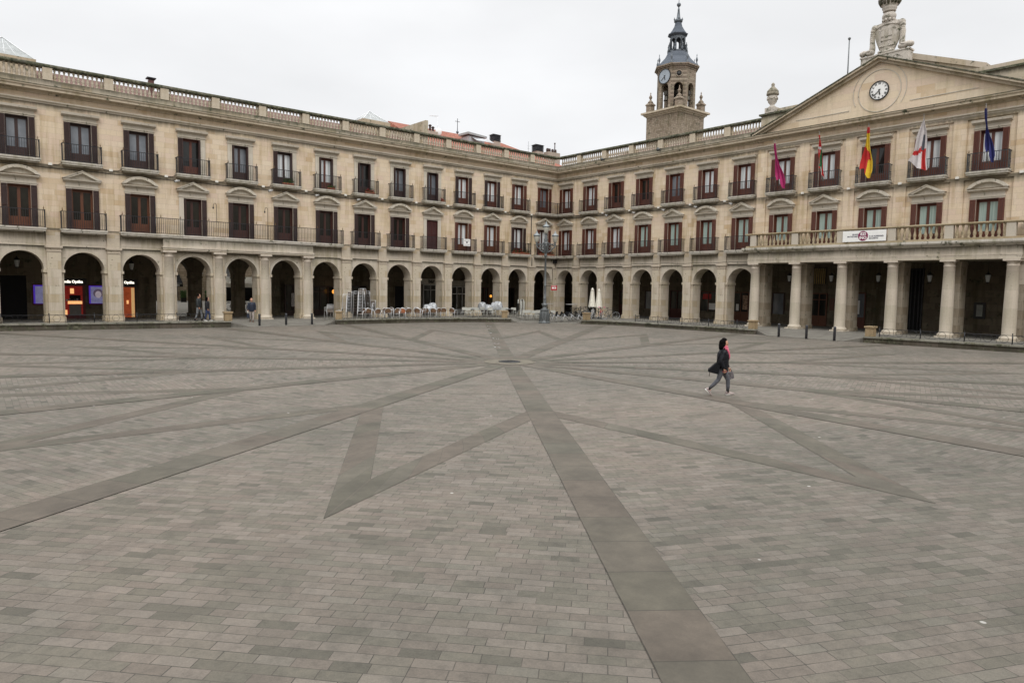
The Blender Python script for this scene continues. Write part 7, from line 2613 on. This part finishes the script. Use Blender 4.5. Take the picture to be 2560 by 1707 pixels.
# ------------------------------------------------------------------ people
skin = simple('skin', (0.48, 0.26, 0.18), 0.6, 0, 0.06)
hairm = simple('black_hair', (0.003, 0.002, 0.002), 0.8, 0, 0.3, 60, spec=0.08)
def person(label, loc, rz, H, J, jacket, trousers, shoes, hair='short', hair_mat=None, puffy=False):
    """J: joints for both sides, in units of body height 1.65; x forward, y left, z up"""
    k = H / 1.65
    o = tag(empty('person', loc, rz), label, 'person')
    S = lambda p: Vector((p[0] * k, p[1] * k, p[2] * k))
    pel, chest, neck, head = S(J['pelvis']), S(J['chest']), S(J['neck']), S(J['head'])
    # body: one skin-modifier surface
    V, Ed, Rd = [], [], []
    def add(p, r_, par=None):
        V.append(tuple(p))
        Rd.append(r_ * k)
        if par is not None:
            Ed.append((par, len(V) - 1))
        return len(V) - 1
    ip = add(pel, 0.105)
    ic = add(chest, 0.11, ip)
    inn = add(neck, 0.05, ic)
    ih = add(head + Vector((0, 0, -0.03 * k)), 0.075, inn)
    add(head + Vector((0, 0, 0.055 * k)), 0.078, ih)
    for sd_ in ('l', 'r'):
        hip, kn, an, toe = [S(J[n_ + sd_]) for n_ in ('hip', 'knee', 'ankle', 'toe')]
        a = add(hip, 0.082, ip)
        a = add(kn, 0.055, a)
        a = add(an, 0.038, a)
        add(an * 0.55 + toe * 0.45, 0.022, a)
        sh, el, wr = [S(J[n_ + sd_]) for n_ in ('shoulder', 'elbow', 'wrist')]
        a = add(sh, 0.05, ic)
        a = add(el, 0.038, a)
        a = add(wr, 0.026, a)
    me = bpy.data.meshes.new('body')
    me.from_pydata(V, Ed, [])
    tmp = bpy.data.objects.new('tmp', me)
    COL.objects.link(tmp)
    md = tmp.modifiers.new('skin', 'SKIN')
    for i, sv in enumerate(me.skin_vertices[0].data):
        sv.radius = (Rd[i], Rd[i])
        sv.use_root = (i == 0)
    tmp.modifiers.new('sub', 'SUBSURF').levels = 1
    dg = bpy.context.evaluated_depsgraph_get()
    dg.update()
    bm_ = bpy.data.meshes.new_from_object(tmp.evaluated_get(dg))
    bpy.data.objects.remove(tmp)
    g = MB()
    g.v = [tuple(v.co) for v in bm_.vertices]
    g.f = [tuple(p.vertices) for p in bm_.polygons]
    g.m = [0] * len(g.f)
    g.sm = [True] * len(g.f)
    # face
    g.ball(tuple(head + Vector((0.0, 0, 0.01 * k))), 0.098 * k, 14, 0, (1.02, 0.82, 1.2))
    g.ball(tuple(head + Vector((0.098 * k, 0, -0.01 * k))), 0.018 * k, 8, 0, (1.1, 0.8, 1.5))
    g.ball(tuple(head + Vector((0.080 * k, 0, -0.075 * k))), 0.03 * k, 8, 0, (1, 1.2, 0.8))
    for s_ in (-1, 1):
        g.ball(tuple(head + Vector((0.0, s_ * 0.082 * k, -0.005 * k))), 0.022 * k, 8, 0, (0.8, 0.4, 1.4))
        # hand: palm and five curled fingers
        wr = S(J['wrist' + ('l' if s_ > 0 else 'r')])
        el = S(J['elbow' + ('l' if s_ > 0 else 'r')])
        dv = (wr - el).normalized()
        sdv = dv.cross(Vector((0, 1, 0)))
        sdv = sdv.normalized() if sdv.length > 0.1 else Vector((1, 0, 0))
        g.tube([wr, wr + dv * 0.045 * k, wr + dv * 0.08 * k], [(0.024 * k, 0.018 * k), (0.036 * k, 0.018 * k), (0.034 * k, 0.015 * k)], 8)
        for f_ in range(4):
            b0 = wr + dv * 0.078 * k + sdv * (f_ - 1.5) * 0.017 * k
            L = (0.060, 0.068, 0.064, 0.052)[f_] * k
            inw = Vector((0, -s_, 0))
            g.tube([b0, b0 + dv * L * 0.5 + inw * 0.006 * k, b0 + dv * L * 0.85 + inw * 0.022 * k], [0.0085 * k, 0.008 * k, 0.0065 * k], 6)
        b0 = wr + dv * 0.03 * k + sdv * 0.03 * k
        g.tube([b0, b0 + dv * 0.03 * k + sdv * 0.018 * k, b0 + dv * 0.06 * k + sdv * 0.012 * k], [0.011 * k, 0.010 * k, 0.007 * k], 6)
    g.build('body', skin, o)
    g = MB()
    for s_ in (-1, 1):
        g.ball(tuple(head + Vector((0.088 * k, s_ * 0.032 * k, 0.018 * k))), 0.011 * k, 6)
    g.tube([head + Vector((0.094 * k, -0.022 * k, -0.05 * k)), head + Vector((0.099 * k, 0, -0.048 * k)), head + Vector((0.094 * k, 0.022 * k, -0.05 * k))], 0.005 * k, 5)
    g.build('face_features', simple('face_dark', (0.06, 0.02, 0.02), 0.5) if 'face_dark' not in MATS else MATS['face_dark'], o)
    # jacket
    g = MB()
    n_ = 12
    lean = (neck - pel)
    rings = []
    for i in range(n_ + 1):
        t_ = i / n_
        c_ = pel + Vector((0, 0, -0.10 * k)) + (neck + Vector((0, 0, -0.01 * k)) - pel + Vector((0, 0, 0.10 * k))) * t_
        depth = (0.135 + 0.02 * math.sin(t_ * PI)) * (1 - max(0, t_ - 0.82) * 2.6)
        wid = (0.175 + 0.04 * t_) * (1 - max(0, t_ - 0.80) * 3.2)
        if puffy:
            q_ = 1 + 0.035 * math.sin(i * 2 * PI / 2)
            depth *= 1.05
        rings.append((c_.x, c_.y, c_.z, depth * k, wid * k))
    if puffy:   # quilted: a roll every few centimetres
        fine = []
        for i in range(len(rings) - 1):
            a, b_ = rings[i], rings[i + 1]
            for q_ in range(4):
                t_ = q_ / 4
                sc_ = 1 + 0.05 * math.sin(PI * (q_ % 4) / 3.0)
                fine.append(tuple((a[j] + (b_[j] - a[j]) * t_) * (sc_ if j > 2 else 1) for j in range(5)))
        fine.append(rings[-1])
        rings = fine
    g.loft(rings)
    for sd_ in ('l', 'r'):
        sh, el, wr = [S(J[n2 + sd_]) for n2 in ('shoulder', 'elbow', 'wrist')]
        pts, rs = [], []
        up_ = (chest * 0.35 + sh * 0.65)
        seq = [(up_, 0.075), (sh, 0.078), (sh * 0.6 + el * 0.4, 0.070), (el, 0.060), (el * 0.5 + wr * 0.5, 0.054), (wr * 0.97 + el * 0.03, 0.044)]
        if puffy:
            for i in range(len(seq) - 1):
                for q_ in range(4):
                    t_ = q_ / 4
                    pts.append(seq[i][0] * (1 - t_) + seq[i + 1][0] * t_)
                    rs.append((seq[i][1] * (1 - t_) + seq[i + 1][1] * t_) * (1 + 0.08 * math.sin(PI * q_ / 3)) * k)
            pts.append(seq[-1][0])
            rs.append(seq[-1][1] * k)
        else:
            pts = [p for p, r_ in seq]
            rs = [r_ * k for p, r_ in seq]
        g.tube(pts, rs, 10)
    g.build('jacket', jacket, o)
    g = MB()
    for sd_ in ('l', 'r'):
        hip, kn, an = [S(J[n2 + sd_]) for n2 in ('hip', 'knee', 'ankle')]
        g.tube([pel * 0.5 + hip * 0.5 + Vector((0, 0, 0.05 * k)), hip, hip * 0.5 + kn * 0.5, kn, kn * 0.45 + an * 0.55 + (kn - an).cross(Vector((0, 1, 0))).normalized() * -0.008 * k, an * 0.95 + kn * 0.05], [0.10 * k, 0.098 * k, 0.082 * k, 0.062 * k, 0.056 * k, J.get('hem', 0.044) * k], 12)
    g.loft([(pel.x, pel.y, pel.z - 0.10 * k, 0.10 * k, 0.15 * k), (pel.x, pel.y, pel.z, 0.125 * k, 0.165 * k), (pel.x, pel.y, pel.z + 0.1 * k, 0.11 * k, 0.15 * k)])
    g.build('trousers', trousers, o)
    for sd_ in ('l', 'r'):
        an, toe = S(J['ankle' + sd_]), S(J['toe' + sd_])
        dv = (toe - an)
        fwd = Vector((dv.x, dv.y, 0)).normalized()
        pitch = J.get('pitch' + sd_, 0.0)
        fw = (fwd * math.cos(pitch) + Vector((0, 0, -math.sin(pitch)))).normalized()
        upv = (Vector((0, 0, 1)) * math.cos(pitch) + fwd * math.sin(pitch)).normalized()
        heel = an - fw * 0.06 * k - upv * 0.065 * k
        g = MB()
        g.tube([heel, heel + fw * 0.07 * k + upv * 0.015 * k, heel + fw * 0.16 * k, heel + fw * 0.235 * k - upv * 0.008 * k, heel + fw * 0.265 * k - upv * 0.012 * k], [(0.034 * k, 0.040 * k), (0.040 * k, 0.048 * k), (0.045 * k, 0.034 * k), (0.040 * k, 0.022 * k), (0.02 * k, 0.012 * k)], 10)
        g.tube([heel + upv * 0.02 * k + fw * 0.03 * k, an + upv * 0.0 * k], 0.042 * k, 10)
        so = MB()
        so.tube([an - upv * 0.03 * k, an + (S(J['knee' + sd_]) - an).normalized() * 0.10 * k], [0.046 * k, 0.043 * k], 10)
        so.build('sock', black, o)
        sh_ = g.build('shoe', shoes, o)
        g = MB()
        g.tube([heel - upv * 0.028 * k, heel + fw * 0.10 * k - upv * 0.028 * k, heel + fw * 0.25 * k - upv * 0.024 * k], [(0.036 * k, 0.014 * k), (0.042 * k, 0.014 * k), (0.03 * k, 0.012 * k)], 8)
        g.build('sole', J.get('sole', white_paint), sh_)
    # hair
    if hair != 'bald':
        g = MB()
        c_ = head + Vector((-0.012 * k, 0, 0.03 * k))
        n1, n2 = 16, 10
        vs, fs = [], []
        for j in range(n2 + 1):
            el_ = PI / 2 - (PI * (0.62 if hair == 'short' else 0.72)) * j / n2
            for i in range(n1 + 1):
                a0_ = R(78) if hair == 'bob' else R(48)
                az = a0_ + (2 * PI - 2 * a0_) * i / n1
                if j < 3:
                    az = 2 * PI * i / n1
                rr_ = 1 + 0.05 * math.sin(5 * az + j)
                vs.append((c_.x + 0.112 * k * math.cos(el_) * math.cos(az) * rr_, c_.y + 0.098 * k * math.cos(el_) * math.sin(az) * rr_, c_.z + 0.115 * k * math.sin(el_)))
        for j in range(n2):
            for i in range(n1):
                a = j * (n1 + 1) + i
                fs.append((a, a + 1, a + n1 + 2, a + n1 + 1))
        g.add(vs, fs, 0, True)
        if hair == 'bob':
            for dx, dy, dz, r_ in ((-0.06, 0, 0.02, 0.10), (-0.075, 0.0, -0.05, 0.095), (-0.07, 0.045, -0.09, 0.075), (-0.07, -0.045, -0.09, 0.075), (-0.05, 0.07, -0.05, 0.055), (-0.05, -0.07, -0.05, 0.055), (-0.11, 0, -0.12, 0.055), (0.02, 0.0, 0.10, 0.05), (-0.02, 0, 0.085, 0.08)):
                g.ball(tuple(head + Vector((dx, dy, dz)) * k), r_ * k, 10, 0, (1, 1, 1.15))
        elif hair == 'long':
            for dx, dy, dz, r_ in ((-0.05, 0, 0.0, 0.095), (-0.05, 0.06, -0.08, 0.06), (-0.05, -0.06, -0.08, 0.06), (-0.06, 0, -0.12, 0.08), (0.0, 0.08, -0.06, 0.04), (0.0, -0.08, -0.06, 0.04)):
                g.ball(tuple(head + Vector((dx, dy, dz)) * k), r_ * k, 10)
        g.build('hair', hair_mat or hairm, o)
    return o, S, k
navy_puffer = simple('dark_navy_quilt', (0.004, 0.005, 0.009), 0.6, 0, 0.3, 10, spec=0.3)
grey_jeans = simple('faded_grey_denim', (0.085, 0.09, 0.105), 0.85, 0, 0.25, 9)
trainers = simple('grey_pink_trainers', (0.33, 0.27, 0.26), 0.6, 0, 0.15)
JW = dict(pelvis=(-0.0, 0, 0.83), chest=(0.0, 0, 1.16), neck=(0.01, 0, 1.36), head=(0.035, 0, 1.51),
          hipl=(0.03, 0.08, 0.80), kneel=(0.20, 0.08, 0.45), anklel=(0.20, 0.07, 0.115), toel=(0.34, 0.07, 0.03),
          hipr=(-0.02, -0.08, 0.80), kneer=(-0.13, -0.08, 0.47), ankler=(-0.385, -0.09, 0.21), toer=(-0.30, -0.09, 0.05), pitchr=R(48), pitchl=R(-3),
          shoulderl=(0.01, 0.17, 1.29), elbowl=(0.13, 0.22, 1.02), wristl=(0.235, 0.20, 0.80),
          shoulderr=(-0.01, -0.17, 1.29), elbowr=(-0.11, -0.22, 1.02), wristr=(-0.03, -0.23, 0.80), hem=0.04)
wx, wy = -30.22, -38.95
o, S, k = person('woman in black puffer jacket and pink scarf walking right across the plaza', (wx, wy, gz(wx, wy)), base_a, 1.60, JW, navy_puffer, grey_jeans, trainers, 'bob', None, True)
pink = simple('pink_scarf', (0.62, 0.13, 0.20), 0.85, 0, 0.2, 25)
g = MB()
c_ = S((0.03, 0, 1.375))
g.tube([c_ + Vector((0.085 * math.cos(a), 0.085 * math.sin(a), 0.018 * math.sin(2 * a))) * k for a in [2 * PI * i / 14 for i in range(15)]], 0.042 * k, 9)
g.tube([c_ + Vector((0.075 * math.cos(a), 0.08 * math.sin(a), 0.05 + 0.01 * math.sin(2 * a))) * k for a in [2 * PI * i / 14 for i in range(15)]], 0.034 * k, 9)
g.tube([S((0.09, -0.06, 1.38)), S((0.135, -0.075, 1.28)), S((0.165, -0.07, 1.16)), S((0.16, -0.06, 1.05))], [(0.05 * k, 0.03 * k), (0.055 * k, 0.03 * k), (0.05 * k, 0.025 * k), (0.035 * k, 0.012 * k)], 9)
g.tube([S((0.09, 0.03, 1.36)), S((0.15, 0.02, 1.22)), S((0.16, 0.03, 1.1))], [(0.05 * k, 0.03 * k), (0.05 * k, 0.025 * k), (0.03 * k, 0.012 * k)], 9)
g.build('scarf', pink, o)
g = MB()
g.loft([(0, 0, 0.80 * k, 0.128 * k, 0.172 * k), (0, 0, 0.70 * k, 0.135 * k, 0.178 * k)][::-1])
g.build('shirt_hem', pink, o)
wl = Vector((wx, wy, gz(wx, wy)))
RM = Matrix.Rotation(base_a, 3, 'Z')
def held(name, p, label, cat):
    return tag(empty(name, tuple(wl + RM @ (Vector(p))), base_a), label, cat)
b1 = held('shoulder_bag', (-0.27, -0.17, 0.62), 'black shoulder bag hanging at the hip of the woman in the plaza', 'bag')
g = MB()
vs = [(-0.16, -0.05, 0.06), (0.10, -0.05, 0.0), (0.15, -0.05, 0.28), (0.04, -0.05, 0.32), (-0.16, -0.05, 0.14)]
vs = vs + [(x, 0.07, z) for x, y, z in vs]
g.add(vs, [(0, 1, 2, 3, 4), (9, 8, 7, 6, 5), (0, 5, 6, 1), (1, 6, 7, 2), (2, 7, 8, 3), (3, 8, 9, 4), (4, 9, 5, 0)])
g.build('bag_body', black_fabric, b1)
g = MB()
g.tube([(0.05, 0.01, 0.30), (0.12, -0.02, 0.55), (0.20, -0.03, 0.70), (0.26, 0.0, 0.74), (0.30, 0.10, 0.66), (0.30, 0.22, 0.5)], 0.012, 6)
g.tube([(-0.13, 0, 0.06), (-0.14, 0, -0.06)], 0.008, 5)
g.build('strap', black_fabric, b1)
b2 = held('handbag', (0.30, 0.19, 0.42), 'small dark patterned handbag carried by the woman in the plaza', 'bag')
pat = simple('patterned_print', (0.12, 0.11, 0.12), 0.6, 0, 0.9, 26)
g = MB()
vs = [(-0.10, -0.05, 0.0), (0.09, -0.05, 0.05), (0.055, -0.05, 0.24), (-0.12, -0.05, 0.21)]
vs = vs + [(x, 0.05, z) for x, y, z in vs]
g.add(vs, [(0, 1, 2, 3), (7, 6, 5, 4), (0, 4, 5, 1), (1, 5, 6, 2), (2, 6, 7, 3), (3, 7, 4, 0)])
g.build('bag_body', pat, b2)
g = MB()
g.tube([(0.03, 0, 0.23), (0.0, 0, 0.30), (-0.05, 0, 0.32), (-0.08, 0, 0.30), (-0.09, 0, 0.22)], 0.010, 6)
g.build('handle', black, b2)
# standing / strolling pose for the others
def stroll(st=0.16, w_=1.0):
    return dict(pelvis=(0, 0, 0.87), chest=(0.0, 0, 1.20), neck=(0.01, 0, 1.41), head=(0.03, 0, 1.545),
                hipl=(0.0, 0.085 * w_, 0.83), kneel=(st * 0.7 + 0.02, 0.09 * w_, 0.46), anklel=(st, 0.09 * w_, 0.10), toel=(st + 0.15, 0.10 * w_, 0.03),
                hipr=(0.0, -0.085 * w_, 0.83), kneer=(-st * 0.3, -0.09 * w_, 0.46), ankler=(-st, -0.09 * w_, 0.12), toer=(-st + 0.14, -0.10 * w_, 0.03), pitchr=R(12),
                shoulderl=(0, 0.18 * w_, 1.33), elbowl=(-0.06, 0.235 * w_, 1.06), wristl=(0.03, 0.23 * w_, 0.84),
                shoulderr=(0, -0.18 * w_, 1.33), elbowr=(0.02, -0.235 * w_, 1.06), wristr=(0.10, -0.23 * w_, 0.85), hem=0.06)
dark_blue = simple('navy_jacket', (0.012, 0.018, 0.035), 0.7, 0, 0.2, 8)
beige_tr = simple('pale_grey_trousers', (0.33, 0.29, 0.27), 0.85, 0, 0.12, 8)
grey_hair = simple('grey_hair', (0.35, 0.33, 0.31), 0.7)
J2 = stroll(0.04)
J2['sole'] = black
mx_, my_ = -30.45, -2.0
facing = math.atan2(-50.07 - my_, -47.17 - mx_)
o, S, k = person('bald elderly man in navy jacket walking towards the plaza by the bollards', (mx_, my_, 0.14), facing, 1.67, J2, dark_blue, beige_tr, black, 'bald')
g = MB()
for i in range(9):
    a = R(100) + R(160) * i / 8
    g.ball(tuple(S((0.025, 0, 1.535)) + Vector((0.095 * k * math.cos(a), 0.082 * k * math.sin(a), 0))), 0.028 * k, 6)
g.build('hair', grey_hair, o)
wl = Vector((mx_, my_, 0.14))
RM = Matrix.Rotation(facing, 3, 'Z')
b3 = tag(empty('carrier_bag', tuple(wl + RM @ Vector((0.08, -0.24, 0.34))), facing), 'dark bag with white top carried by the bald man', 'bag')
g = MB()
g.box(-0.14, 0.14, -0.07, 0.09, 0.0, 0.28)
g.build('bag_body', dark_blue, b3)
g = MB()
g.ball((0, 0, 0.40), 0.09, 10, 0, (0.8, 0.7, 1.4))
g.build('bag_top', white_plastic, b3)
walk_dir = base_a + R(4)
J3 = stroll(0.17)
J3['sole'] = black
person('man in dark hooded jacket and grey trousers walking under the left arches', (-33.6, -0.95, FZ), walk_dir, 1.78, J3, simple('dark_green_black_jacket', (0.014, 0.018, 0.020), 0.7), simple('grey_trousers', (0.16, 0.17, 0.18), 0.85), black, 'short')
J4 = stroll(0.14, 0.92)
o, S, k = person('woman in black coat and blue jeans walking beside the taller man', (-33.12, -1.2, FZ), walk_dir, 1.58, J4, simple('black_coat', (0.006, 0.006, 0.009), 0.8), simple('blue_jeans', (0.03, 0.05, 0.12), 0.85), white_paint, 'long')
# ------------------------------------------------------------------ small litter and marks on the floor
g = MB()
rnd = random.Random(4)
for dx, dy, l_, a_ in ((4.9, 7.1, 0.5, 0.2), (6.8, 9.6, 0.4, 1.0), (9.3, 13.2, 0.6, 0.5), (3.6, 5.3, 0.5, 1.4), (11.5, 16.1, 0.5, 0.1), (13.5, 18.6, 0.7, 0.9)):
    for q_ in range(4):
        x, y = CX + dx + rnd.uniform(-0.12, 0.12), CY + dy + rnd.uniform(-0.3, 0.3)
        aa = a_ + rnd.uniform(-0.4, 0.4)
        c, s = math.cos(aa), math.sin(aa)
        L, w_ = l_ * rnd.uniform(0.3, 0.6), 0.025
        P_ = [(-L / 2, -w_), (L / 2, -w_ * 0.6), (L / 2, w_), (-L / 2, w_ * 0.5)]
        g.add([(x + px * c - py * s, y + px * s + py * c, gz(x, y) + 0.014) for px, py in P_], [(0, 1, 2, 3)])
tag(g.build('chalk_marks', simple('worn_white_chalk', (0.42, 0.43, 0.42), 0.8)), kind='structure')
bpy.context.view_layer.update()
